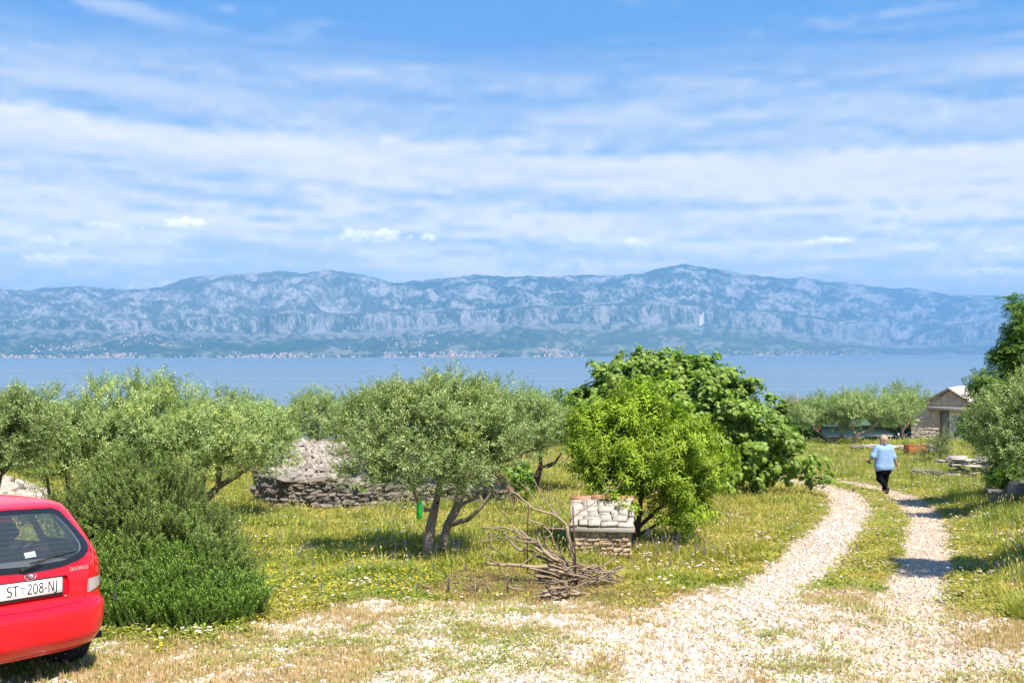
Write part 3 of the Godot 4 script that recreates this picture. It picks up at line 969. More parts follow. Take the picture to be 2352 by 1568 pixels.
func make_trees() -> void:
	var oa := Color(0.20, 0.305, 0.085); var ob := Color(0.44, 0.53, 0.22)
	var olive_near := [sprig(16, 0.24, 0.062, 0.014, 0.9, 0.1, oa, ob, 1), sprig(14, 0.20, 0.058, 0.014, 1.1, 0.1, oa, ob, 2), sprig(18, 0.28, 0.060, 0.013, 0.8, 0.0, oa, ob, 3)]
	var olive_far := [sprig(12, 0.3, 0.10, 0.026, 0.95, 0.1, oa, ob, 4, false), sprig(12, 0.3, 0.10, 0.024, 0.8, 0.1, oa, ob, 5, false)]
	var W := Color(1, 1, 1)
	# the olive in the middle, forked low into two leaning trunks
	var b := pt(995, 1296, 14.8)
	tree("olive_tree", "grey green olive tree with two low forked trunks, the green bottle hanging in it", "tree", "olive trees", {"seed": 101, "base": b,
		"limbs": [[L([[986, 1292, 14.7], [984, 1240, 14.7], [992, 1195, 14.75], [1003, 1150, 14.8], [1010, 1105, 14.9], [1000, 1060, 15.0]]), 0.115],
			[L([[1000, 1170, 14.75], [975, 1170, 14.5], [960, 1150, 14.4], [950, 1120, 14.2], [920, 1060, 14.0]]), 0.05],
			[L([[1016, 1296, 14.9], [1020, 1240, 14.9], [1028, 1205, 14.95], [1050, 1165, 15.1], [1062, 1120, 15.2], [1075, 1060, 15.4]]), 0.085],
			[L([[1036, 1202, 14.95], [1075, 1192, 14.7], [1105, 1165, 14.6], [1128, 1130, 14.6], [1150, 1100, 14.5]]), 0.05],
			[L([[1050, 1165, 15.1], [1090, 1145, 15.4], [1120, 1110, 15.5]]), 0.04]],
		"blobs": [[pt(1000, 985, 14.9), Vector3(1.05, 0.60, 0.95)], [pt(890, 1030, 14.6), Vector3(0.72, 0.45, 0.7)], [pt(1105, 1020, 14.9), Vector3(0.72, 0.50, 0.75)], [pt(985, 1075, 14.2), Vector3(0.8, 0.28, 0.5)], [pt(1030, 905, 15.2), Vector3(0.5, 0.25, 0.5)], [pt(825, 985, 15.2), Vector3(0.45, 0.42, 0.5)], [pt(920, 950, 15.2), Vector3(0.7, 0.4, 0.7)], [pt(855, 1080, 14.5), Vector3(0.45, 0.28, 0.5)], [pt(930, 1105, 14.3), Vector3(0.4, 0.22, 0.4)], [pt(1090, 1085, 14.7), Vector3(0.5, 0.28, 0.5)]],
		"n": 480, "per": 10, "sprigs": olive_near, "size": 1.0, "tint": [W * 0.72, W * 1.25], "spread": 0.16, "bark": M.bark_pale, "leafm": M.olive, "clear": 0.6, "up": 0.35, "yellow": 0.08, "skip": 12})
	tree("olive_tree", "spreading olive tree crown behind the forked olive, right above the rubble platform", "tree", "olive trees", {"seed": 102, "base": at(1165, 24.5),
		"limbs": [[L([[1165, 1160, 24.5], [1172, 1130, 24.5], [1150, 1095, 24.4], [1120, 1060, 24.5], [1060, 1010, 24.5]]), 0.16], [L([[1172, 1130, 24.5], [1200, 1100, 24.6], [1190, 1040, 24.8]]), 0.10]],
		"blobs": [[pt(960, 950, 25.0), Vector3(1.7, 0.7, 1.3)], [pt(1110, 940, 25.0), Vector3(1.3, 0.75, 1.3)], [pt(1200, 985, 24.5), Vector3(1.0, 0.80, 1.1)], [pt(1240, 950, 24.8), Vector3(0.5, 0.4, 0.6)], [pt(860, 960, 25.5), Vector3(0.6, 0.55, 0.8)], [pt(1028, 893, 25.0), Vector3(0.25, 0.28, 0.3)], [pt(900, 915, 25.5), Vector3(0.75, 0.25, 0.7)]],
		"n": 440, "per": 11, "sprigs": olive_far, "size": 0.8, "tint": [W * 0.7, W * 1.15], "spread": 0.26, "bark": M.bark, "leafm": M.olive, "clear": 1.2, "up": 0.35})
	tree("olive_tree", "olive tree with a dark crooked trunk beside the left edge of the fig tree", "tree", "olive trees", {"seed": 103, "base": at(1222, 30.0),
		"limbs": [[L([[1222, 1122, 30], [1235, 1095, 30], [1242, 1070, 30], [1240, 1040, 30]]), 0.17], [L([[1242, 1075, 30], [1275, 1062, 30], [1290, 1040, 30]]), 0.10], [L([[1235, 1095, 30], [1200, 1085, 29.6], [1185, 1050, 29.5]]), 0.09]],
		"blobs": [[pt(1235, 985, 30), Vector3(1.1, 0.75, 1.2)], [pt(1290, 990, 30.5), Vector3(0.9, 0.65, 1.0)], [pt(1200, 945, 31), Vector3(0.9, 0.35, 0.9)], [pt(1275, 945, 31), Vector3(0.6, 0.35, 0.6)], [pt(1215, 930, 31), Vector3(0.8, 0.35, 0.8)], [pt(1170, 1000, 30), Vector3(0.8, 0.6, 0.9)]],
		"n": 330, "per": 11, "sprigs": olive_far, "size": 0.85, "tint": [W * 0.6, W * 1.1], "spread": 0.28, "bark": M.bark_dark, "leafm": M.olive, "clear": 1.3})
	# the left group
	tree("olive_tree", "olive tree with a thick leaning trunk right of the rosemary bush", "tree", "olive trees", {"seed": 104, "base": pt(436, 1192, 20.5),
		"limbs": [[L([[432, 1196, 20.5], [455, 1165, 20.5], [478, 1140, 20.6], [500, 1118, 20.8], [540, 1095, 21.0], [575, 1070, 21.2]]), 0.15], [L([[455, 1165, 20.5], [462, 1130, 20.3], [470, 1100, 20.2], [455, 1060, 20.1]]), 0.085], [L([[500, 1118, 20.8], [505, 1080, 21], [500, 1030, 21]]), 0.06]],
		"blobs": [[pt(560, 1010, 21), Vector3(1.05, 0.62, 1.1)], [pt(480, 1000, 20.8), Vector3(0.9, 0.62, 1.1)], [pt(610, 985, 21.4), Vector3(0.65, 0.5, 0.8)], [pt(545, 965, 21.4), Vector3(0.75, 0.28, 0.7)], [pt(640, 1060, 21.3), Vector3(0.45, 0.35, 0.5)], [pt(540, 1065, 20.8), Vector3(0.8, 0.3, 0.8)], [pt(470, 1070, 20.3), Vector3(0.5, 0.3, 0.6)]],
		"n": 380, "per": 10, "sprigs": olive_far, "size": 0.72, "tint": [W * 0.75, W * 1.25], "spread": 0.24, "bark": M.bark, "leafm": M.olive, "clear": 0.45, "yellow": 0.25, "skip": 10})
	tree("olive_tree", "tallest olive tree of the left group, with yellowish shoots on top behind the rosemary bush", "tree", "olive trees", {"seed": 105, "base": at(265, 21.0),
		"limbs": [[L([[268, 1190, 21], [258, 1120, 21], [270, 1060, 21], [260, 1010, 21], [270, 960, 21]]), 0.10], [L([[258, 1120, 21], [310, 1070, 20.8], [325, 1020, 20.8], [340, 960, 20.8]]), 0.08], [L([[156, 1170, 20.8], [157, 1110, 20.8], [152, 1050, 20.8], [170, 980, 20.8]]), 0.045], [L([[122, 1170, 20.8], [110, 1110, 20.8], [100, 1040, 20.8], [130, 980, 20.8]]), 0.04]],
		"blobs": [[pt(260, 985, 21), Vector3(1.5, 0.85, 1.2)], [pt(370, 985, 20.8), Vector3(1.1, 0.85, 1.1)], [pt(150, 1000, 20.8), Vector3(0.95, 0.65, 1.0)], [pt(252, 912, 21), Vector3(0.45, 0.38, 0.5)], [pt(330, 915, 21), Vector3(0.75, 0.40, 0.7)], [pt(405, 905, 21), Vector3(0.5, 0.35, 0.5)], [pt(420, 1030, 20.4), Vector3(0.7, 0.6, 0.8)], [pt(260, 1060, 20.8), Vector3(1.1, 0.45, 1.0)], [pt(470, 975, 20.8), Vector3(0.6, 0.4, 0.7)], [pt(90, 1000, 20.8), Vector3(0.6, 0.5, 0.8)], [pt(160, 1075, 20.6), Vector3(0.75, 0.4, 0.8)], [pt(330, 1090, 20.6), Vector3(1.0, 0.35, 0.8)], [pt(60, 1050, 20.6), Vector3(0.5, 0.4, 0.8)]],
		"n": 760, "per": 10, "sprigs": olive_far, "size": 0.72, "tint": [W * 0.75, W * 1.3], "spread": 0.25, "bark": M.bark_dark, "leafm": M.olive, "clear": 0.35, "yellow": 0.18, "up": 0.5})
	tree("olive_tree", "olive tree cut by the left edge of the picture above the red car roof", "tree", "olive trees", {"seed": 106, "base": at(-30, 18.5),
		"limbs": [[L([[-30, 1230, 18.5], [-5, 1120, 18.5], [5, 1060, 18.5], [15, 1010, 18.5], [30, 970, 18.5]]), 0.06], [L([[-40, 1230, 18.5], [-60, 1100, 18.5], [-40, 1000, 18.5]]), 0.08], [L([[0, 1090, 18.5], [40, 1065, 18.4], [70, 1010, 18.4]]), 0.035]],
		"blobs": [[pt(0, 980, 18.5), Vector3(0.75, 0.62, 0.9)], [pt(45, 1005, 18.5), Vector3(0.5, 0.5, 0.7)], [pt(-80, 1000, 18.6), Vector3(0.9, 0.7, 0.9)], [pt(10, 925, 18.5), Vector3(0.32, 0.25, 0.4)], [pt(30, 1065, 18.4), Vector3(0.5, 0.3, 0.6)], [pt(-40, 1080, 18.5), Vector3(0.6, 0.3, 0.6)]],
		"n": 280, "per": 10, "sprigs": olive_near, "size": 1.15, "tint": [W * 0.7, W * 1.25], "spread": 0.22, "bark": M.bark_dark, "leafm": M.olive, "clear": 1.2})
	tree("olive_tree", "dense rounded olive tree standing on the far end of the rubble platform", "tree", "olive trees", {"seed": 107, "base": at(733, 36.0),
		"limbs": [[L([[735, 1085, 36], [738, 1050, 36], [728, 1020, 36], [730, 980, 36]]), 0.16], [L([[738, 1050, 36], [770, 1015, 36], [775, 970, 36]]), 0.1]],
		"blobs": [[pt(733, 965, 36), Vector3(1.05, 0.90, 1.1)], [pt(690, 950, 36), Vector3(0.55, 0.6, 0.8)], [pt(785, 950, 36), Vector3(0.6, 0.55, 0.8)], [pt(735, 920, 36), Vector3(0.7, 0.35, 0.7)], [pt(690, 990, 35.5), Vector3(0.6, 0.5, 0.7)]],
		"n": 260, "per": 9, "sprigs": olive_far, "size": 0.85, "tint": [W * 0.75, W * 1.1], "spread": 0.26, "bark": M.bark_dark, "leafm": M.olive, "clear": 0.8, "gaps": 0.4, "yellow": 0.06})
	tree("olive_tree", "small round olive treetop peeping between the left olive group and the dense rounded olive", "tree", "olive trees", {"seed": 108, "base": at(618, 44.0),
		"limbs": [[L([[618, 1065, 44], [620, 1010, 44], [618, 970, 44]]), 0.12]],
		"blobs": [[pt(618, 965, 44), Vector3(0.7, 0.8, 0.8)], [pt(640, 985, 44), Vector3(0.9, 0.6, 0.8)]],
		"n": 90, "per": 9, "sprigs": olive_far, "size": 1.0, "tint": [W * 0.85, W * 1.2], "spread": 0.28, "bark": M.bark_dark, "leafm": M.olive, "clear": 0.8, "gaps": 0.3})
	# fig and almond
	var fig := [lobed_sprig(6, 0.165, Color(0.11, 0.205, 0.022), Color(0.25, 0.37, 0.05), 11), lobed_sprig(6, 0.15, Color(0.105, 0.20, 0.022), Color(0.26, 0.38, 0.055), 12)]
	tree("fig_tree", "big dark green fig tree with broad lobed leaves behind the bright almond tree", "tree", "", {"seed": 120, "base": at(1610, 28.0),
		"limbs": [[L([[1610, 1140, 28], [1600, 1090, 28], [1560, 1030, 28], [1520, 960, 28]]), 0.14], [L([[1610, 1120, 28], [1640, 1060, 28], [1640, 980, 28], [1600, 900, 28]]), 0.13], [L([[1605, 1105, 28], [1690, 1060, 27.5], [1740, 1000, 27.5]]), 0.10], [L([[1610, 1130, 28], [1700, 1100, 27], [1800, 1080, 27], [1860, 1080, 27]]), 0.07], [L([[1600, 1090, 28], [1500, 1060, 28], [1420, 1000, 28]]), 0.1]],
		"blobs": [[pt(1560, 960, 28), Vector3(2.3, 1.75, 1.8)], [pt(1690, 1000, 28), Vector3(1.55, 1.35, 1.6)], [pt(1420, 930, 28), Vector3(1.2, 1.0, 1.2)], [pt(1540, 845, 28), Vector3(1.0, 0.5, 0.9)], [pt(1470, 845, 28), Vector3(0.75, 0.42, 0.7)], [pt(1630, 865, 28), Vector3(0.85, 0.5, 0.8)], [pt(1385, 855, 28), Vector3(0.6, 0.42, 0.6)], [pt(1440, 850, 28), Vector3(0.75, 0.35, 0.7)], [pt(1325, 905, 28), Vector3(0.55, 0.32, 0.5)], [pt(1760, 1050, 27.5), Vector3(1.0, 0.8, 1.1)], [pt(1860, 1080, 27), Vector3(0.55, 0.45, 0.6)], [pt(1800, 1000, 27.5), Vector3(0.5, 0.5, 0.7)], [pt(1325, 960, 28), Vector3(0.6, 0.6, 0.7)], [pt(1660, 1090, 27), Vector3(1.5, 0.45, 1.1)], [pt(1670, 880, 28), Vector3(0.9, 0.45, 0.8)]],
		"n": 640, "per": 7, "sprigs": fig, "size": 1.0, "tint": [W * 0.75, W * 1.2], "spread": 0.26, "bark": M.bark_pale, "leafm": M.leaf, "clear": 0.08, "up": 0.8, "open_below": 0.4, "fill": 0.4, "gaps": 0.75})
	var alm := [sprig(15, 0.22, 0.085, 0.021, 1.0, 0.6, Color(0.18, 0.30, 0.010), Color(0.40, 0.52, 0.025), 21), sprig(13, 0.20, 0.09, 0.021, 1.2, 0.75, Color(0.17, 0.29, 0.010), Color(0.39, 0.51, 0.025), 22)]
	tree("almond_tree", "bright yellow green almond tree standing in front of the small slab roofed well house", "tree", "", {"seed": 130, "base": pt(1461, 1262, 16.35),
		"limbs": [[L([[1461, 1264, 16.35], [1462, 1225, 16.35], [1470, 1180, 16.35], [1475, 1110, 16.35], [1480, 1040, 16.35]]), 0.075], [L([[1462, 1215, 16.35], [1445, 1160, 16.2], [1425, 1110, 16.2], [1400, 1030, 16.2]]), 0.045], [L([[1464, 1210, 16.35], [1520, 1160, 16.35], [1560, 1110, 16.35], [1600, 1050, 16.35]]), 0.045], [L([[1463, 1225, 16.35], [1450, 1200, 15.9], [1445, 1180, 15.4]]), 0.02], [L([[1470, 1225, 16.35], [1530, 1190, 16.0], [1580, 1150, 16.0]]), 0.03]],
		"blobs": [[pt(1432, 1185, 15.4), Vector3(0.15, 0.16, 0.16)], [pt(1420, 1150, 15.6), Vector3(0.22, 0.16, 0.2)], [pt(1545, 1195, 15.8), Vector3(0.22, 0.2, 0.2)], [pt(1470, 1020, 16.35), Vector3(1.0, 0.72, 0.95)], [pt(1390, 1030, 16.35), Vector3(0.6, 0.6, 0.7)], [pt(1560, 1060, 16.35), Vector3(0.75, 0.62, 0.8)], [pt(1470, 940, 16.5), Vector3(0.65, 0.28, 0.6)], [pt(1375, 965, 16.5), Vector3(0.22, 0.3, 0.3)], [pt(1620, 1090, 16.35), Vector3(0.42, 0.35, 0.5)], [pt(1560, 1170, 16.0), Vector3(0.42, 0.36, 0.5)], [pt(1390, 1100, 16.0), Vector3(0.4, 0.3, 0.4)], [pt(1470, 1130, 16.0), Vector3(0.5, 0.4, 0.5)], [pt(1430, 1075, 15.9), Vector3(0.5, 0.35, 0.4)], [pt(1590, 1185, 15.9), Vector3(0.25, 0.25, 0.35)], [pt(1640, 1060, 16.35), Vector3(0.38, 0.4, 0.5)], [pt(1325, 1050, 16.0), Vector3(0.25, 0.35, 0.4)], [pt(1430, 920, 16.5), Vector3(0.15, 0.22, 0.2)], [pt(1520, 905, 16.5), Vector3(0.18, 0.2, 0.2)], [pt(1345, 945, 16.35), Vector3(0.15, 0.2, 0.2)], [pt(1600, 960, 16.5), Vector3(0.2, 0.2, 0.2)]],
		"n": 360, "per": 12, "sprigs": alm, "size": 1.0, "tint": [W * 0.55, W * 1.3], "spread": 0.21, "bark": M.bark_dark, "leafm": M.leaf, "clear": 0.22, "up": 0.7, "out": 0.9, "open_below": 0.5, "gaps": 0.85, "fill": 0.45})
	# the right edge
	var ash := [pinnate_sprig(5, 4, 0.26, Color(0.075, 0.165, 0.015), Color(0.17, 0.29, 0.03), 31), pinnate_sprig(5, 3, 0.28, Color(0.08, 0.18, 0.015), Color(0.19, 0.32, 0.03), 32)]
	tree("ash_tree", "tall dark green tree with feathery leaves at the right edge of the picture", "tree", "", {"seed": 140, "base": at(2400, 24.0),
		"limbs": [[L([[2400, 1200, 24], [2390, 1080, 24], [2385, 960, 24], [2380, 840, 24], [2375, 740, 24]]), 0.12], [L([[2390, 1060, 24], [2330, 980, 24], [2290, 880, 24]]), 0.05], [L([[2395, 1080, 24], [2480, 960, 24], [2500, 840, 24]]), 0.06]],
		"blobs": [[pt(2390, 960, 24.3), Vector3(1.3, 1.5, 1.2)], [pt(2345, 720, 24), Vector3(0.28, 0.42, 0.4)], [pt(2370, 790, 24), Vector3(0.6, 0.55, 0.6)], [pt(2310, 830, 24), Vector3(0.36, 0.45, 0.45)], [pt(2280, 890, 24), Vector3(0.45, 0.35, 0.5)], [pt(2500, 880, 24), Vector3(1.0, 1.2, 1.1)], [pt(2285, 990, 24.2), Vector3(0.65, 0.5, 0.7)], [pt(2350, 1110, 24), Vector3(0.9, 0.42, 0.8)], [pt(2340, 800, 24), Vector3(0.45, 0.6, 0.5)], [pt(2255, 990, 23.8), Vector3(0.45, 0.5, 0.5)], [pt(2290, 940, 23.8), Vector3(0.65, 0.6, 0.6)], [pt(2345, 730, 24), Vector3(0.25, 0.5, 0.35)], [pt(2350, 1110, 23.8), Vector3(0.75, 0.45, 0.6)]],
		"n": 760, "per": 7, "sprigs": ash, "size": 0.85, "tint": [W * 0.65, W * 1.25], "spread": 0.24, "bark": M.bark_dark, "leafm": M.leaf, "clear": 0.5, "up": 0.5, "open_below": 0.4})
	tree("olive_tree", "silvery olive tree in front of the dark feathery tree at the right edge", "tree", "olive trees", {"seed": 141, "base": at(2440, 21.0),
		"limbs": [[L([[2440, 1240, 21], [2425, 1130, 21], [2400, 1060, 21], [2370, 1000, 21]]), 0.10], [L([[2400, 1060, 21], [2330, 1040, 20.8], [2280, 1000, 20.8]]), 0.04]],
		"blobs": [[pt(2350, 980, 21), Vector3(0.80, 0.95, 0.9)], [pt(2285, 985, 21), Vector3(0.4, 0.5, 0.6)], [pt(2440, 960, 21), Vector3(1.0, 1.0, 1.0)], [pt(2325, 1040, 20.8), Vector3(0.5, 0.4, 0.6)]],
		"n": 330, "per": 10, "sprigs": olive_near, "size": 1.35, "tint": [W * 0.8, W * 1.4], "spread": 0.24, "bark": M.bark, "leafm": M.olive, "clear": 0.5, "up": 0.6})
	tree("ash_tree", "tall leafy tree beyond the right edge that shades the track", "tree", "", {"seed": 142, "base": Vector3(8.7, gy(8.7, 11.2), -11.2),
		"limbs": [[[Vector3(8.7, gy(8.7, 11.2), -11.2), Vector3(8.6, -0.6, -11.2), Vector3(8.5, 1.4, -11.2), Vector3(8.4, 2.8, -11.2)], 0.12]],
		"blobs": [[Vector3(8.1, 2.0, -11.3), Vector3(1.0, 1.0, 0.7)], [Vector3(9.2, 1.7, -11.2), Vector3(1.2, 1.2, 1.0)]],
		"n": 150, "per": 6, "sprigs": ash, "size": 1.0, "tint": [W * 0.65, W * 1.25], "spread": 0.26, "bark": M.bark_dark, "leafm": M.leaf, "clear": 2.0, "up": 0.5})
	# the far right group, before the sea
	var far_ones := [[1890, 62.0, "olive tree with bare pale lower branches in front of the dark pickup's tail", [[1890, 955, 2.0, .95], [1850, 965, 1.1, .8], [1920, 935, 1.2, .65]], [[1905, 1018], [1890, 1000], [1870, 985]], [[1905, 1018], [1935, 1000], [1930, 970]]],
		[1965, 60.0, "olive tree with forked dark trunk before the pickup windscreen, above the person", [[1965, 950, 1.7, .95], [2010, 945, 1.2, .9], [1930, 960, 1.0, .8], [1965, 920, .9, .5]], [[1962, 1022], [1965, 995], [1950, 970]], [[1965, 1000], [2000, 985], [2020, 965]]],
		[2065, 68.0, "olive tree close to the left wall of the stone garage", [[2060, 945, 1.5, .95], [2085, 935, 1.0, .9], [2060, 965, 1.2, .7]], [[2075, 1012], [2072, 985], [2060, 960]], [[2072, 990], [2090, 970], [2095, 950]]]]
	var sd := 150
	for f in far_ones:
		var d: float = f[1]
		var blobs := []
		for q in f[3]: blobs.append([pt(q[0], q[1], d), Vector3(q[2], q[3], q[2])])
		var limbs := []
		for q in [f[4], f[5]]:
			var l := []
			for w in q: l.append(pt(w[0], w[1], d))
			limbs.append([l, 0.17 if limbs.is_empty() else 0.10])
		tree("olive_tree", f[2], "tree", "olive trees", {"seed": sd, "base": limbs[0][0][0], "limbs": limbs, "blobs": blobs, "n": 190, "per": 7, "sprigs": olive_far, "size": 1.35, "tint": [W * 0.75, W * 1.15], "spread": 0.36, "tip": 0.011, "bark": M.bark_pale, "leafm": M.olive, "clear": 1.0, "up": 0.4})
		sd += 1
	# trees on the slope below, of which only the tops show
	var tops := [[1830, 952, 95, 2.6, 1.6, 0, "brownish scrub on the slope edge between the fig tree and the far olives"], [1800, 962, 100, 2.0, 1.4, 0, "low brown scrub touching the right side of the fig tree crown"],
		[2010, 935, 88, 2.6, 1.7, 1, "olive treetop behind the far olive with the forked trunk"], [2090, 925, 92, 2.2, 1.6, 1, "olive treetop peeping over the olive by the garage wall"], [1900, 942, 90, 2.4, 1.5, 1, "olive treetop behind the olive with bare pale branches"],
		[1350, 975, 60, 1.6, 1.4, 1, "small dark treetop behind the left side of the almond tree"], [520, 960, 55, 2.2, 1.4, 1, "olive treetop behind the yellowish middle of the left olive group"], [90, 965, 48, 2.4, 1.5, 1, "olive treetop in the gap between the two leftmost olive trees"], [820, 975, 60, 2.2, 1.2, 1, "low olive treetop in the gap right of the dense rounded olive"],
		[1120, 965, 58, 2.6, 1.3, 1, "olive treetop hidden behind the spreading middle olive crown"], [2250, 985, 100, 4.0, 2.0, 1, "treetop on the slope behind the stone garage roof"]]
	for q in tops:
		var d: float = q[2]
		var p := pt(q[0], q[1], d)
		var g := gy(p.x, d)
		tree("scrub_bush" if q[5] == 0 else "olive_tree", q[6], "bush" if q[5] == 0 else "tree", "" if q[5] == 0 else "olive trees", {"seed": sd, "base": Vector3(p.x, g, -d), "limbs": [[[Vector3(p.x, g, -d), Vector3(p.x + 0.2, p.y - q[4], -d), p], 0.16]],
			"blobs": [[p, Vector3(q[3], q[4], q[3])], [p + Vector3(q[3] * 0.7, -q[4] * 0.5, 0), Vector3(q[3], q[4], q[3]) * 0.7], [p + Vector3(-q[3] * 0.7, -q[4] * 0.5, 0.5), Vector3(q[3], q[4], q[3]) * 0.7]],
			"n": 130, "per": 7, "sprigs": olive_far, "size": 1.9, "tint": [W * 0.6, W * 1.0] if q[5] else [Color(1.0, 0.62, 0.6), Color(1.3, 0.85, 0.8)], "spread": 0.5, "tip": 0.012, "bark": M.bark_dark, "leafm": M.olive, "clear": 0.2, "gaps": 0.4})
		sd += 1

func make_small_plants() -> void:
	var W := Color(1, 1, 1)
	# the rosemary by the car: upright needle shoots, long fresh ones below
	var ra := Color(0.105, 0.20, 0.04); var rb := Color(0.33, 0.42, 0.10)
	var shoots := [sprig(34, 0.20, 0.032, 0.0085, 0.8, 0.0, ra, rb, 51), sprig(38, 0.23, 0.030, 0.0085, 0.9, 0.0, ra, rb, 52)]
	var long_shoots := [sprig(46, 0.28, 0.036, 0.009, 0.6, 0.0, Color(0.085, 0.20, 0.025), Color(0.23, 0.38, 0.05), 53)]
	var t := tree("rosemary_bush", "large rounded rosemary bush with needle leaves right beside the red car", "bush", "", {"seed": 160, "base": at(350, 10.6),
		"limbs": [[L([[345, 1405, 10.5], [350, 1330, 10.5], [330, 1250, 10.5]]), 0.05], [L([[350, 1405, 10.6], [420, 1330, 10.6], [470, 1270, 10.6]]), 0.04], [L([[340, 1405, 10.5], [250, 1320, 10.5], [200, 1240, 10.5]]), 0.04]],
		"blobs": [[pt(330, 1200, 10.6), Vector3(0.72, 0.55, 0.6)], [pt(320, 1110, 10.6), Vector3(0.42, 0.22, 0.4)], [pt(230, 1180, 10.6), Vector3(0.42, 0.42, 0.5)], [pt(410, 1230, 10.6), Vector3(0.5, 0.42, 0.55)], [pt(470, 1280, 10.5), Vector3(0.42, 0.36, 0.5)], [pt(300, 1300, 10.3), Vector3(0.7, 0.4, 0.55)], [pt(400, 1330, 10.2), Vector3(0.7, 0.33, 0.5)], [pt(505, 1225, 10.5), Vector3(0.13, 0.16, 0.2)], [pt(520, 1310, 10.4), Vector3(0.3, 0.3, 0.4)], [pt(330, 1075, 10.6), Vector3(0.2, 0.16, 0.2)], [pt(245, 1105, 10.6), Vector3(0.16, 0.18, 0.2)], [pt(410, 1130, 10.6), Vector3(0.16, 0.2, 0.2)], [pt(180, 1150, 10.6), Vector3(0.14, 0.18, 0.2)], [pt(450, 1190, 10.6), Vector3(0.14, 0.16, 0.2)], [pt(200, 1280, 10.5), Vector3(0.5, 0.5, 0.5)]],
		"n": 520, "per": 12, "sprigs": shoots, "size": 0.95, "tint": [W * 0.55, W * 1.3], "spread": 0.18, "bark": M.bark_dark, "leafm": M.needle, "clear": 0.08, "up": 0.9, "out": 0.6, "wild": 0.5, "fill": 0.36, "open_below": 0.3, "gaps": 0.6, "tip": 0.003})
	rng.seed = 161
	var pl := []; var cl := []
	for i in 2600:
		var px := rng.randf_range(235, 600)
		var d := rng.randf_range(9.4, 10.3)
		var lim := table([[235, 9.45], [420, 9.5], [540, 9.75], [600, 10.15]], px)
		if d < lim: continue
		var p := at(px, d)
		var tall := table([[235, 0.62], [400, 0.52], [500, 0.42], [600, 0.28]], px) * rng.randf_range(0.4, 1.0) * smoothstep(lim - 0.1, lim + 0.5, d)
		for k in 2:
			pl.append(Transform3D(along(Vector3(rng.randfn() * 0.25, 1, rng.randfn() * 0.25), rng.randf() * TAU).scaled(Vector3(1, 1.0, 1) * rng.randf_range(0.8, 1.2)), p - t.position + Vector3(rng.randfn() * 0.03, tall * (1.0 if k else 0.5), rng.randfn() * 0.03)))
			cl.append(W * rng.randf_range(0.7, 1.25))
	many("fresh_shoots", long_shoots[0], M.needle, pl, cl, t)
	var olive_far := [sprig(12, 0.3, 0.10, 0.024, 0.8, 0.1, Color(0.12, 0.16, 0.05), Color(0.22, 0.26, 0.11), 5, false)]
	tree("olive_sapling", "young bushy olive sapling in the meadow left of the garage door", "tree", "", {"seed": 170, "base": at(2160, 48.0), "limbs": [[L([[2160, 1068, 48], [2158, 1040, 48], [2165, 1010, 48]]), 0.04]],
		"blobs": [[pt(2160, 1035, 48), Vector3(0.65, 0.6, 0.6)], [pt(2175, 1010, 48), Vector3(0.35, 0.4, 0.4)], [pt(2130, 1050, 48), Vector3(0.5, 0.3, 0.5)]],
		"n": 60, "per": 7, "sprigs": olive_far, "size": 1.0, "tint": [W * 0.9, W * 1.4], "spread": 0.25, "bark": M.bark, "leafm": M.olive, "clear": 0.1, "up": 0.9})
	var vine := [lobed_sprig(5, 0.10, Color(0.10, 0.22, 0.02), Color(0.22, 0.36, 0.04), 61)]
	tree("vine_shrub", "low bright green leafy vine between the forked olive and the dead sapling", "bush", "", {"seed": 171, "base": at(1180, 22.0), "limbs": [[L([[1180, 1185, 22], [1182, 1130, 22], [1188, 1080, 22]]), 0.02]],
		"blobs": [[pt(1180, 1085, 22), Vector3(0.28, 0.35, 0.3)], [pt(1205, 1110, 22), Vector3(0.25, 0.25, 0.3)]],
		"n": 16, "per": 4, "sprigs": vine, "size": 1.0, "tint": [W * 0.8, W * 1.2], "spread": 0.14, "bark": M.bark, "leafm": M.leaf, "clear": 0.1, "up": 0.6})
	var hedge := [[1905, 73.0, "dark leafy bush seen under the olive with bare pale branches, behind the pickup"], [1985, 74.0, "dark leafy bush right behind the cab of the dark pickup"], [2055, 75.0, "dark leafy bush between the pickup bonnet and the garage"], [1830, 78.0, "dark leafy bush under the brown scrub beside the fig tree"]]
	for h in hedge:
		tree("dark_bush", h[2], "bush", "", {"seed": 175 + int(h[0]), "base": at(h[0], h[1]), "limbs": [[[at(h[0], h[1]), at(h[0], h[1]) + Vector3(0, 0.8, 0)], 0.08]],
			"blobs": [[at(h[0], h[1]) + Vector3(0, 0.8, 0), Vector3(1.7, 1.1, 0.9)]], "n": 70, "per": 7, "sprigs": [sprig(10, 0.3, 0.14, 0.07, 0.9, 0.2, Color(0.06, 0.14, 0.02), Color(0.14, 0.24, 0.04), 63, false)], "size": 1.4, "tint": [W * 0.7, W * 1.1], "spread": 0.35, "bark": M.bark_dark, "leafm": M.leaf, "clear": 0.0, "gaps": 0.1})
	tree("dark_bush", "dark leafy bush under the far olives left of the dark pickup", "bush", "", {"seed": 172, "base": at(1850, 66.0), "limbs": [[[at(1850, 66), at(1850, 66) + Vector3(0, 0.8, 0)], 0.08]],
		"blobs": [[at(1850, 66) + Vector3(0, 0.7, 0), Vector3(1.2, 0.8, 0.8)]], "n": 60, "per": 7, "sprigs": [sprig(10, 0.3, 0.13, 0.06, 0.9, 0.2, Color(0.05, 0.13, 0.02), Color(0.1, 0.2, 0.03), 62, false)], "size": 1.2, "tint": [W * 0.8, W * 1.2], "spread": 0.3, "bark": M.bark_dark, "leafm": M.leaf, "clear": 0.0})

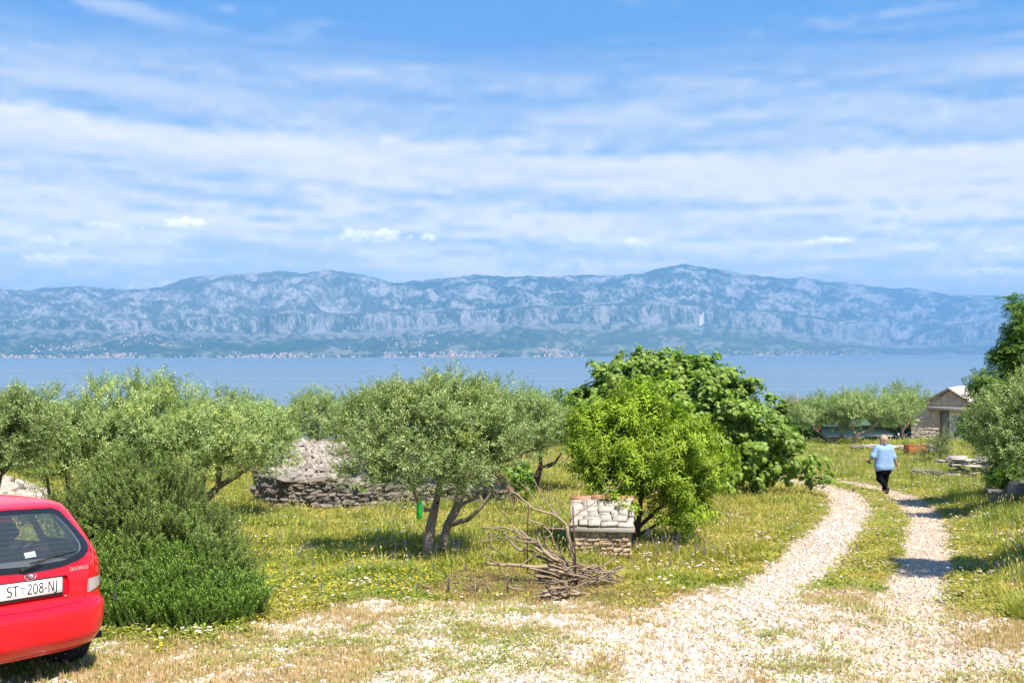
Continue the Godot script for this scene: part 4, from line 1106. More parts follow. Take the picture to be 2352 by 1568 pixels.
# ---------------------------------------------------------------- stonework
func stone_at(parent: Node, p: Vector3, size: Vector3, b: Basis, mats: Array) -> void:
	var o := put("stone", rocks[rng.randi() % rocks.size()], mats[rng.randi() % mats.size()], parent)
	o.transform = Transform3D(b * Basis.from_scale(size), p)

func platform_top(x: float, z: float) -> float:
	# height of the rubble above its front rim
	var d := -z
	var px := x / d * FOCAL + 1176.0
	var back := smoothstep(24.0, 31.5, d)
	var rise := table([[590, -0.05], [690, 0.12], [760, 0.10], [860, 0.05], [1000, 0.05], [1150, 0.10]], px)
	var rim := table([[588, 3.03], [760, 3.07], [860, 3.22], [1000, 3.38], [1155, 3.52]], px)
	return -rim + rise * back + nz.get_noise_2d(x * 1.3, z * 1.3) * 0.05

func make_platform() -> void:
	rng.seed = 200
	var front := [[588.0, 24.3], [640.0, 23.7], [720.0, 23.5], [800.0, 23.6], [880.0, 23.9], [960.0, 24.2], [1060.0, 24.6], [1150.0, 25.2]]
	var origin := at(860, 24.0)
	var t := thing("rubble_platform", "long low dry stone platform topped with loose rubble behind the forked olive tree", "stone platform", origin)
	var line := []
	for f in front: line.append(Vector3((f[0] - 1176.0) / FOCAL * f[1], 0, -f[1]))
	# core of the mound
	var st := tool()
	var nx := 40; var nzz := 18
	var P := func(i: int, j: int) -> Vector3:
		var u := float(i) / nx
		var k := u * (line.size() - 1)
		var a: Vector3 = line[int(minf(k, line.size() - 2))]
		var b: Vector3 = line[int(minf(k, line.size() - 2)) + 1]
		var f: Vector3 = a.lerp(b, k - int(minf(k, line.size() - 2)))
		var d := lerpf(-f.z + 0.22, 33.0, float(j) / nzz)
		var x := f.x * lerpf(1.0, 1.24, float(j) / nzz)
		if j == 0: return Vector3(x, gy(x, d) - 0.1, -d) - origin
		return Vector3(x, platform_top(x, -d) - 0.10, -d) - origin
	for i in nx:
		for j in nzz:
			var a: Vector3 = P.call(i, j)
			if j == 0:
				var top: Vector3 = Vector3(a.x, platform_top(a.x + origin.x, a.z + origin.z) - 0.10 - origin.y, a.z)
				var b2: Vector3 = P.call(i + 1, 0)
				var top2 := Vector3(b2.x, platform_top(b2.x + origin.x, b2.z + origin.z) - 0.10 - origin.y, b2.z)
				quad(st, a, b2, top2, top)
				quad(st, top, top2, P.call(i + 1, 1), P.call(i, 1))
			else:
				quad(st, a, P.call(i + 1, j), P.call(i + 1, j + 1), P.call(i, j + 1))
	for i in [0, nx]:
		for j in range(1, nzz):
			var a: Vector3 = P.call(i, j); var b: Vector3 = P.call(i, j + 1)
			var a0 := Vector3(a.x, a.y - 1.2, a.z); var b0 := Vector3(b.x, b.y - 1.2, b.z)
			if i == 0: quad(st, b0, a0, a, b)
			else: quad(st, a0, b0, b, a)
	put("earth_core", done(st), M.soil, t)
	# courses of the front wall, stone by stone
	var count := 0
	var more := [[], []]
	for seg in line.size() - 1:
		var a: Vector3 = line[seg]; var b: Vector3 = line[seg + 1]
		var len := a.distance_to(b)
		var dir := (b - a) / len
		var yaw := atan2(-dir.z, dir.x)
		var y0 := gy(a.x, -a.z) - 0.05
		var topy := minf(platform_top(a.x, a.z), platform_top(b.x, b.z)) + 0.02
		var y := y0
		while y < topy:
			var h := rng.randf_range(0.065, 0.13)
			var s := rng.randf_range(-0.1, 0.05)
			while s < len:
				var w := rng.randf_range(0.11, 0.30)
				var p := a + dir * (s + w * 0.5)
				p.y = y + h * 0.5
				if p.y < platform_top(p.x, p.z) + 0.04:
					var bs := Basis(Vector3.UP, yaw + rng.randf_range(-0.15, 0.15)) * Basis(Vector3.BACK, rng.randf_range(-0.10, 0.10))
					var sz := Vector3(w * 1.08, h * 1.12, rng.randf_range(0.22, 0.36))
					var q := p - origin + Vector3(rng.randf_range(-.02, .02), 0, rng.randf_range(-0.05, 0.05))
					if count < 250:
						stone_at(t, q, sz, bs, M.stones); count += 1
					else:
						more[0].append(Transform3D(bs * Basis.from_scale(sz), q)); more[1].append(Color(.40, .38, .36) * rng.randf_range(0.7, 1.3))
				s += w
			y += h * 0.93
		# flat capstones along the rim
		var s2 := 0.0
		while s2 < len:
			var w := rng.randf_range(0.22, 0.5)
			var p := a + dir * (s2 + w * 0.5)
			p.y = platform_top(p.x, p.z) + rng.randf_range(-0.03, 0.06)
			if count < 290:
				stone_at(t, p - origin + Vector3(0, 0, rng.randf_range(-0.15, 0.05)), Vector3(w * 1.1, rng.randf_range(0.06, 0.17), rng.randf_range(0.25, 0.45)), Basis(Vector3.UP, yaw + rng.randf_range(-0.2, 0.2)) * Basis(Vector3.RIGHT, rng.randf_range(-0.25, 0.25)) * Basis(Vector3.BACK, rng.randf_range(-0.2, 0.2)), [M.stones[0], M.stones[2], M.stones[4]]); count += 1
			s2 += w
	# loose rubble on top
	var tr: Array = more[0]; var cl: Array = more[1]
	for i in 3600:
		var u := rng.randf(); var v := rng.randf()
		var p: Vector3 = (P.call(int(u * (nx - 1)), 1 + int(v * (nzz - 2))) as Vector3).lerp(P.call(int(u * (nx - 1)) + 1, 2 + int(v * (nzz - 2))), rng.randf())
		p.x += rng.randf_range(-0.1, 0.1)
		p.y = platform_top(p.x + origin.x, p.z + origin.z) - origin.y - 0.05 + rng.randf_range(-0.02, 0.05)
		var s := 0.05 + 0.17 * pow(rng.randf(), 3.0)
		tr.append(Transform3D(Basis(rdir(), rng.randf() * TAU) * Basis.from_scale(Vector3(s, s * rng.randf_range(0.4, 0.8), s * rng.randf_range(0.7, 1.2))), p))
		cl.append(Color(.43, .41, .38).lerp(Color(.36, .31, .25), rng.randf() * rng.randf()) * rng.randf_range(0.7, 1.25))
	many("rubble", rocks[1], M.pebble, tr, cl, t)
	# a heap of pale rubble at the left, behind the car
	var hp := thing("rubble_heap", "heap of pale rubble stones behind the red car, at the left edge of the picture", "stone heap", at(20, 24.0))
	count = 0
	var rest := [[], []]
	for i in 800:
		var px := rng.randf_range(-170, 105)
		var d := rng.randf_range(22.5, 27.0)
		var k := clampf(1.0 - absf(px + 30.0) / 150.0, 0.0, 1.0) * clampf(1.0 - absf(d - 24.8) / 2.4, 0.0, 1.0)
		if k <= 0.02: continue
		var p := at(px, d)
		p.y += pow(k, 0.6) * 0.85 * rng.randf_range(0.75, 1.02) - 0.05
		var s := 0.10 + 0.28 * pow(rng.randf(), 2.0)
		var bs := Basis(rdir(), rng.randf() * TAU)
		if count < 160 and p.z > -25.0:
			stone_at(hp, p - hp.position, Vector3(s, s * 0.7, s * 0.9), bs, [M.block_stones[0], M.block_stones[2], M.stones[2]]); count += 1
		else:
			rest[0].append(Transform3D(bs * Basis.from_scale(Vector3(s, s * 0.7, s * 0.9)), p - hp.position)); rest[1].append(Color(.60, .55, .50) * rng.randf_range(0.75, 1.15))
	many("rubble", rocks[2], M.pebble, rest[0], rest[1], hp)
	# dark stones in the shade at the right edge
	var hs := thing("stone_heap", "dark mossy stones in the shade under the trees at the right edge", "stone heap", at(2320, 23.0))
	for i in 46:
		var px := rng.randf_range(2275, 2420)
		var p := at(px, rng.randf_range(22.2, 23.8))
		p.y += rng.randf_range(0.0, 0.28)
		var s := rng.randf_range(0.14, 0.34)
		stone_at(hs, p - hs.position, Vector3(s, s * 0.7, s), Basis(rdir(), rng.randf() * TAU), [M.stones[3], M.stones[1]])

func block_wall(parent: Node, origin: Vector3, ux: Vector3, w: float, h: float, size: Vector2, depth: float, mats: Array, inside: Callable, jit := 0.02, called := "stone") -> int:
	# irregular squared stones laid in wandering courses on a wall plane; ux runs along the wall, y up
	var n := 0
	var out := ux.cross(Vector3.UP).normalized()
	var b := Basis(ux, Vector3.UP, ux.cross(Vector3.UP))
	var y := 0.0
	while y < h:
		var hh := size.y * rng.randf_range(0.65, 1.35)
		var x := -rng.randf() * size.x * 0.5
		while x < w:
			var ww := size.x * rng.randf_range(0.55, 1.5)
			var x0 := maxf(x, 0.0); var x1 := minf(x + ww, w)
			var split := rng.randf() < 0.22 and hh > size.y * 0.9
			for half in (2 if split else 1):
				var y0 := y + (hh * 0.5 * half)
				var y1 := y0 + (hh * 0.5 if split else hh)
				var c := Vector2((x0 + x1) * 0.5, (y0 + y1) * 0.5)
				if x1 - x0 > 0.03 and inside.call(c, Vector2(x1 - x0, y1 - y0)):
					var st := tool()
					var q := []
					for cc in [[x0, y0], [x1, y0], [x1, y1], [x0, y1]]:
						q.append(Vector2(cc[0], cc[1]) + Vector2(rng.randf_range(-1, 1), rng.randf_range(-1, 1)) * jit)
					var m: Vector2 = (q[0] + q[1] + q[2] + q[3]) * 0.25
					var pr := rng.randf_range(0.3, 1.0) * depth
					var lo := []; var hi := []
					for p in q:
						var e: Vector2 = m + (p - m) * 0.95
						var f: Vector2 = m + (p - m) * 0.80
						lo.append(Vector3(e.x, e.y, -0.02))
						hi.append(Vector3(f.x, f.y, pr + rng.randf_range(-0.15, 0.15) * depth))
					quad(st, hi[0], hi[1], hi[2], hi[3])
					for k in 4: quad(st, lo[k], lo[(k + 1) % 4], hi[(k + 1) % 4], hi[k])
					var o := put(called, done(st, false), mats[rng.randi() % mats.size()], parent)
					o.transform = Transform3D(b, origin)
					n += 1
			x += ww
		y += hh
	return n

func make_garage() -> void:
	rng.seed = 300
	# gable wall: the left corner, then along the wall
	var A := pt(2093, 1026, 73.0)
	A.y = gy(A.x, 73.0) - 0.1
	var ux := Vector3(cos(deg_to_rad(35.0)), 0, sin(deg_to_rad(35.0)))
	var w := 5.2
	var t := thing("stone_garage", "small stone garage with a pale concrete gable roof and white door, at the right", "building", A)
	var nrm := ux.cross(Vector3.UP)
	var back := -nrm
	var eave := 2.30; var top := 3.95; var deep := 5.5
	var loc := Transform3D(Basis(ux, Vector3.UP, nrm), Vector3.ZERO)
	# walls with thickness, the door opening left free
	var st := tool()
	var gable_y := func(x: float) -> float: return lerpf(eave, top, 1.0 - absf(x - w * 0.5) / (w * 0.5))
	var dx0 := 1.95; var dx1 := 4.55; var dh := 2.45
	var th := 0.35
	var poly := func(pts: Array, z0: float, z1: float) -> void:
		var f := []; var g := []
		for p in pts: f.append(loc * Vector3(p[0], p[1], z0)); g.append(loc * Vector3(p[0], p[1], z1))
		for k in range(1, pts.size() - 1):
			for v in [f[0], f[k + 1], f[k], g[0], g[k], g[k + 1]]: st.add_vertex(v)
		for k in pts.size():
			var m := (k + 1) % pts.size()
			quad(st, g[k], g[m], f[m], f[k])
	poly.call([[0, 0], [dx0, 0], [dx0, dh], [dx0, gable_y.call(dx0)], [0, eave]], 0.0, -th)
	poly.call([[dx1, 0], [w, 0], [w, eave], [dx1, gable_y.call(dx1)]], 0.0, -th)
	poly.call([[dx0, dh], [dx1, dh], [dx1, gable_y.call(dx1)], [w * 0.5, top], [dx0, gable_y.call(dx0)]], 0.001, -th)
	poly.call([[0, 0], [w, 0], [w, eave], [w * 0.5, top], [0, eave]], -deep + th, -deep)
	poly.call([[0, 0], [th, 0], [th, eave], [0, eave]], -th - 0.002, -deep + th + 0.002)
	poly.call([[w - th, 0], [w, 0], [w, eave], [w - th, eave]], -th - 0.002, -deep + th + 0.002)
	put("wall", done(st, false), M.mortar_pale, t)
	var front := func(c: Vector2, s: Vector2) -> bool:
		if c.x > dx0 - 0.06 - s.x * 0.4 and c.x < dx1 + 0.06 + s.x * 0.4 and c.y < dh + 0.32 + s.y * 0.4: return false
		return c.y + s.y * 0.35 < lerpf(eave, top, 1.0 - absf(c.x - w * 0.5) / (w * 0.5)) - 0.05
	block_wall(t, Vector3.ZERO, ux, w, top, Vector2(0.34, 0.19), 0.04, M.block_stones, front, 0.035)
	# the left long wall
	block_wall(t, loc * Vector3(0, 0, -deep), nrm, deep, eave - 0.05, Vector2(0.55, 0.28), 0.05, M.block_stones, func(_c, _s): return true, 0.035)
	# lintel, roof slabs, door and its leaf
	st = tool()
	box(st, Vector3((dx0 + dx1) * 0.5 - 0.1, dh + 0.14, 0.12), Vector3(dx1 - dx0 + 1.3, 0.26, 0.42), loc, 0.02)
	put("lintel", done(st, false), M.concrete, t)
	for s in [-1.0, 1.0]:
		st = tool()
		var over := 0.30
		var sl := (top - eave) / (w * 0.5)
		var e := Vector3(w * 0.5 + s * (w * 0.5 + over), eave - over * sl + 0.03, 0)
		var r := Vector3(w * 0.5 + s * 0.001, top + 0.03, 0)
		var q := []
		for z in [0.35, -deep - 0.3]:
			for p in [e, r]:
				for yy in [0.0, 0.13]: q.append(loc * Vector3(p.x, p.y + yy, z))
		# q: z0 e lo, e hi, r lo, r hi, z1 ...
		var faces := [[1, 3, 7, 5], [0, 4, 6, 2], [0, 2, 3, 1], [4, 5, 7, 6], [0, 1, 5, 4]]
		for f in faces:
			if s < 0: quad(st, q[f[3]], q[f[2]], q[f[1]], q[f[0]]) if f[0] in [1] else quad(st, q[f[0]], q[f[1]], q[f[2]], q[f[3]])
			else: quad(st, q[f[0]], q[f[1]], q[f[2]], q[f[3]])
		put("roof_slope", done(st, false), M.concrete_pale, t)
	st = tool()
	for s in [0.0, 1.0]:
		box(st, Vector3(-0.28 + s * (w + 0.56), eave - 0.12, 0.30), Vector3(0.34, 0.12, 0.25), loc, 0.01)
	put("eaves_stone", done(st, false), M.concrete, t)
	st = tool()
	box(st, Vector3((dx0 + dx1) * 0.5 + 0.28, dh * 0.5, -0.30), Vector3(dx1 - dx0 - 0.58, dh - 0.02, 0.06), loc)
	for k in 8:
		box(st, Vector3((dx0 + dx1) * 0.5 + 0.28, 0.2 + k * 0.33, -0.266), Vector3(dx1 - dx0 - 0.62, 0.29, 0.02), loc, 0.008)
	put("door", done(st, false), mat(.74, .73, .70, .6), t)
	st = tool()
	box(st, Vector3(dx0 + 0.28, dh * 0.5, -0.24), Vector3(0.52, dh - 0.02, 0.05), loc, 0.01)
	put("door_panel", done(st, false), mat(.22, .21, .195, .7), t)

func make_well_house() -> void:
	rng.seed = 320
	var a := pt(1320, 1275, 15.0)
	a.y = gy(a.x, 15.0) - 0.05
	var t := thing("well_house", "tiny stone well house with slab roof and terracotta ridge, half hidden by the almond tree", "well house", a, -0.07)
	var w := 0.82; var dp := 1.15; var h := 0.45
	var st := tool()
	box(st, Vector3(w / 2, h / 2, -dp / 2), Vector3(w, h, dp))
	put("wall", done(st, false), M.mortar, t)
	block_wall(t, Vector3(0, 0, 0), Vector3.RIGHT, w, h, Vector2(0.12, 0.075), 0.028, M.warm_stones, func(_c, _s): return true, 0.02)
	block_wall(t, Vector3(0, 0, -dp), Vector3.BACK, dp, h, Vector2(0.14, 0.09), 0.022, M.warm_stones, func(_c, _s): return true, 0.014)
	block_wall(t, Vector3(w, 0, 0), Vector3.FORWARD, dp, h, Vector2(0.14, 0.09), 0.022, M.warm_stones, func(_c, _s): return true, 0.014)
	st = tool()
	box(st, Vector3(w / 2, h + 0.035, -dp / 2), Vector3(w + 0.14, 0.07, dp + 0.14), Transform3D(), 0.008)
	put("concrete_slab", done(st, false), M.concrete, t)
	# roof of split stone slabs, each lapping the one below
	var rise := 0.31
	var half := dp / 2 + 0.06
	for side in 2:
		var rows := 6
		for r in rows:
			var f0 := float(r) / rows
			var x := -0.07
			var odd := rng.randf_range(0.0, 0.12)
			while x < w + 0.05:
				var ww := rng.randf_range(0.10, 0.26) if x > -0.06 else 0.09 + odd
				if x + ww > w + 0.07: ww = w + 0.07 - x
				if ww < 0.05: break
				var ln := half / rows * 1.55
				st = tool()
				var c := []
				for q in [[0, 0], [1, 0], [1, 1], [0, 1]]:
					c.append(Vector3(x + 0.004 + q[0] * (ww - 0.008) + rng.randf_range(-.012, .012), 0, -(q[1] * ln) + rng.randf_range(-.026, .026)))
				var th := rng.randf_range(0.022, 0.046)
				var lo := []; var hi := []
				for p in c:
					lo.append(p)
					hi.append(Vector3(lerpf(p.x, x + ww / 2, 0.03), th + rng.randf_range(-.007, .007), p.z * 0.98 - 0.002))
				quad(st, hi[0], hi[1], hi[2], hi[3]); quad(st, lo[3], lo[2], lo[1], lo[0])
				for k in 4: quad(st, lo[k], lo[(k + 1) % 4], hi[(k + 1) % 4], hi[k])
				var o := put("roof_slab", done(st, false), M.slabs[rng.randi() % 3], t)
				var pitch := atan(rise / half) - 0.09
				var at0 := Vector3(0, h + 0.075 + rise * f0 + 0.012, 0.07 - half * f0)
				if side == 0: o.transform = Transform3D(Basis(Vector3.RIGHT, pitch + rng.randf_range(-.03, .03)) * Basis(Vector3.BACK, rng.randf_range(-.03, .03)), at0)
				else: o.transform = Transform3D(Basis(Vector3.UP, PI) * Basis(Vector3.RIGHT, pitch), Vector3(w, at0.y, -dp - at0.z))
				x += ww
	st = tool()
	for q in [[0.0, h + 0.07, 0.0, 0.0]]:
		# the gable fill under the slabs
		for x in [0.0, w]:
			var p := [Vector3(x, h + 0.07, 0.03), Vector3(x, h + 0.07, -dp - 0.03), Vector3(x, h + 0.05 + rise, -dp / 2)]
			for v in (p if x > 0.0 else [p[0], p[2], p[1]]): st.add_vertex(v)
		quad(st, Vector3(0, h + 0.07, 0.03), Vector3(w, h + 0.07, 0.03), Vector3(w, h + 0.05 + rise, -dp / 2), Vector3(0, h + 0.05 + rise, -dp / 2))
		quad(st, Vector3(w, h + 0.07, -dp - 0.03), Vector3(0, h + 0.07, -dp - 0.03), Vector3(0, h + 0.05 + rise, -dp / 2), Vector3(w, h + 0.05 + rise, -dp / 2))
	put("roof_core", done(st, false), M.mortar, t)
	var x := -0.06
	for k in int(ceil((w + 0.1) / 0.355)):
		st = tool()
		var n := 7
		for i in n:
			var p := []
			for j in 2:
				var an := PI * (i + j) / n
				for e in [[0.0, 0.078], [0.385, 0.066]]:
					p.append(Vector3(e[0], sin(an) * e[1] * 0.8, cos(an) * e[1]))
					p.append(Vector3(e[0], sin(an) * (e[1] - 0.014) * 0.8, cos(an) * (e[1] - 0.014)))
			quad(st, p[4], p[0], p[2], p[6]); quad(st, p[1], p[5], p[7], p[3]); quad(st, p[0], p[4], p[5], p[1]); quad(st, p[2], p[3], p[7], p[6])
		var o := put("ridge_tile", done(st), M.terracotta, t)
		o.position = Vector3(x, h + 0.085 + rise + 0.012 * (k % 2), -dp / 2)
		o.scale.x = (w + 0.12) / 3.0 / 0.355
		x += (w + 0.12) / 3.0

# ---------------------------------------------------------------- the red car
const CAR_Y := [0.24, 0.27, 0.33, 0.42, 0.52, 0.585, 0.615, 0.70, 0.85, 0.96, 1.02, 1.10, 1.20, 1.30, 1.38, 1.42, 1.45, 1.475, 1.49, 1.497]
const CAR_REAR := [0.15, 0.10, 0.04, 0.01, 0.0, 0.015, 0.05, 0.062, 0.075, 0.10, 0.125, 0.17, 0.235, 0.31, 0.375, 0.425, 0.56, 0.85, 1.25, 1.74]
const CAR_FRONT := [0.25, 0.12, 0.04, 0.0, 0.0, 0.01, 0.02, 0.06, 0.24, 0.80, 0.98, 1.10, 1.25, 1.42, 1.56, 1.64, 1.72, 1.81, 1.88, 1.94]
const CAR_HALF := [0.75, 0.785, 0.815, 0.832, 0.838, 0.838, 0.836, 0.835, 0.83, 0.815, 0.80, 0.775, 0.738, 0.70, 0.665, 0.635, 0.57, 0.43, 0.27, 0.06]
var car_t := PackedFloat32Array()
var car_u := PackedVector2Array()

func car_key(keys: Array, y: float) -> float:
	var n := CAR_Y.size()
	if y <= CAR_Y[0]: return keys[0]
	for i in range(1, n):
		if y <= CAR_Y[i]:
			var f: float = (y - CAR_Y[i - 1]) / (CAR_Y[i] - CAR_Y[i - 1])
			var p0: float = keys[maxi(i - 2, 0)]; var p1: float = keys[i - 1]; var p2: float = keys[i]; var p3: float = keys[mini(i + 1, n - 1)]
			var h: float = CAR_Y[i] - CAR_Y[i - 1]
			var h0: float = CAR_Y[i - 1] - CAR_Y[maxi(i - 2, 0)]
			var h2: float = CAR_Y[mini(i + 1, n - 1)] - CAR_Y[i]
			var m1: float = (p2 - p1) / h if h0 <= 0.0 else lerpf((p1 - p0) / h0, (p2 - p1) / h, h0 / (h0 + h))
			var m2: float = (p2 - p1) / h if h2 <= 0.0 else lerpf((p2 - p1) / h, (p3 - p2) / h2, h / (h + h2))
			if (p1 - p0) * (p2 - p1) <= 0.0: m1 = 0.0
			if (p2 - p1) * (p3 - p2) <= 0.0: m2 = 0.0
			var f2 := f * f; var f3 := f2 * f
			return (2 * f3 - 3 * f2 + 1) * p1 + (f3 - 2 * f2 + f) * h * m1 + (-2 * f3 + 3 * f2) * p2 + (f3 - f2) * h * m2
	return keys[n - 1]

func car_point(t: float, y: float) -> Vector3:
	# t runs round the car from the middle of its tail, y is the height
	if car_t.is_empty():
		var last := Vector2(0, 1)
		var total := 0.0
		for i in 1601:
			var ph := PI * i / 1600.0
			var s := sin(ph); var c := cos(ph)
			var r := 1.0 / pow(pow(absf(c), 5.5) + pow(absf(s), 5.5), 1.0 / 5.5)
			var q := Vector2(r * s, r * c)
			total += ((q - last) * Vector2(0.83, 1.9)).length() if i else 0.0
			car_t.append(total); car_u.append(q)
			last = q
	var a := absf(t)
	var k := clampi(car_t.bsearch(a), 1, car_t.size() - 1)
	var f := clampf((a - car_t[k - 1]) / maxf(car_t[k] - car_t[k - 1], 1e-6), 0.0, 1.0)
	var u := car_u[k - 1].lerp(car_u[k], f)
	var z := u.y * (1.94 - car_key(CAR_REAR, y)) if u.y > 0.0 else u.y * (1.94 - car_key(CAR_FRONT, y))
	return Vector3(u.x * car_key(CAR_HALF, y) * signf(t) if t != 0.0 else 0.0, y if y < 0.7 else 0.7 + (y - 0.7) * 0.89, z)

func car_normal(t: float, y: float) -> Vector3:
	var e := 0.004
	var a := car_point(t + e, y) - car_point(t - e, y)
	var b := car_point(t, minf(y + e, 1.497)) - car_point(t, maxf(y - e, 0.24))
	return a.cross(b).normalized()

func car_off(q: Vector2, off: float) -> Vector3:
	return car_point(q.x, q.y) + car_normal(q.x, q.y) * off

func poly_v(a: Array) -> PackedVector2Array:
	var p := PackedVector2Array()
	for q in a: p.append(Vector2(q[0], q[1]))
	return p

func rounded(p: PackedVector2Array, r: float, n := 4) -> PackedVector2Array:
	var out := PackedVector2Array()
	for i in p.size():
		var a := p[(i + p.size() - 1) % p.size()]; var b := p[i]; var c := p[(i + 1) % p.size()]
		var ra := minf(r, a.distance_to(b) * 0.45); var rc := minf(r, c.distance_to(b) * 0.45)
		var s := b + (a - b).normalized() * ra; var e := b + (c - b).normalized() * rc
		for k in n + 1:
			var f := float(k) / n
			out.append(s.lerp(b, f).lerp(b.lerp(e, f), f))
	return out

func mirrored(p: PackedVector2Array) -> PackedVector2Array:
	var out := PackedVector2Array()
	for q in p: out.append(Vector2(-q.x, q.y))
	out.reverse()
	return out

func car_panel(st: SurfaceTool, want: Variant, holes: Array, off: float, rows: PackedFloat32Array, t0: float, t1: float, dt: float, inward := false) -> void:
	# the part of the car's skin inside the outline want (null: all of it) and outside the holes
	var n := int(ceil((t1 - t0) / dt))
	for i in n:
		var ta := t0 + (t1 - t0) * i / n
		var tb := t0 + (t1 - t0) * (i + 1) / n
		for j in rows.size() - 1:
			var cell := PackedVector2Array([Vector2(ta, rows[j]), Vector2(tb, rows[j]), Vector2(tb, rows[j + 1]), Vector2(ta, rows[j + 1])])
			var polys := [cell]
			if want != null:
				polys = Geometry2D.intersect_polygons(cell, want)
			for h in holes:
				var nb: Rect2 = h[0]
				if not nb.intersects(Rect2(cell[0], cell[2] - cell[0])): continue
				var next := []
				for p in polys:
					for q in Geometry2D.clip_polygons(p, h[1]):
						if not Geometry2D.is_polygon_clockwise(q) or true: next.append(q)
				polys = next
			for p in polys:
				var tri := Geometry2D.triangulate_polygon(p)
				for k in range(0, tri.size(), 3):
					var a: Vector2 = p[tri[k]]; var b: Vector2 = p[tri[k + 1]]; var c: Vector2 = p[tri[k + 2]]
					if ((b - a).cross(c - a) > 0.0) != inward:
						var s := b; b = c; c = s
					for q in [a, b, c]:
						st.set_normal(car_normal(q.x, q.y) * (-1.0 if inward else 1.0))
						st.add_vertex(car_off(q, off))

func car_edge(st: SurfaceTool, p: PackedVector2Array, o0: float, o1: float) -> void:
	for i in p.size():
		var a := p[i]; var b := p[(i + 1) % p.size()]
		var q := [car_off(a, o0), car_off(b, o0), car_off(b, o1), car_off(a, o1)]
		var nn: Vector3 = (q[1] - q[0]).cross(q[2] - q[0]).normalized()
		for k in [0, 2, 1, 0, 3, 2]:
			st.set_normal(nn); st.add_vertex(q[k])

func span(a: float, b: float, step: float) -> PackedFloat32Array:
	var n := int(ceil((b - a) / step))
	var out := PackedFloat32Array()
	for i in n + 1: out.append(a + (b - a) * i / n)
	return out

func bounds(p: PackedVector2Array) -> Rect2:
	var r := Rect2(p[0], Vector2.ZERO)
	for q in p: r = r.expand(q)
	return r

func car_piece(called: String, p: PackedVector2Array, off: float, m: Material, parent: Node, holes := [], depth := 0.012) -> MeshInstance3D:
	var b := bounds(p)
	var hs := []
	for h in holes: hs.append([bounds(h), h])
	var st := tool()
	car_panel(st, p, hs, off, span(b.position.y, b.end.y, 0.028), b.position.x, b.end.x, 0.03)
	if depth > 0.0: car_edge(st, p, off - depth, off)
	return put(called, st.commit(), m, parent)

func grown(p: PackedVector2Array, by: float) -> PackedVector2Array:
	var r := Geometry2D.offset_polygon(p, by, Geometry2D.JOIN_ROUND)
	return r[0] if r.size() else p

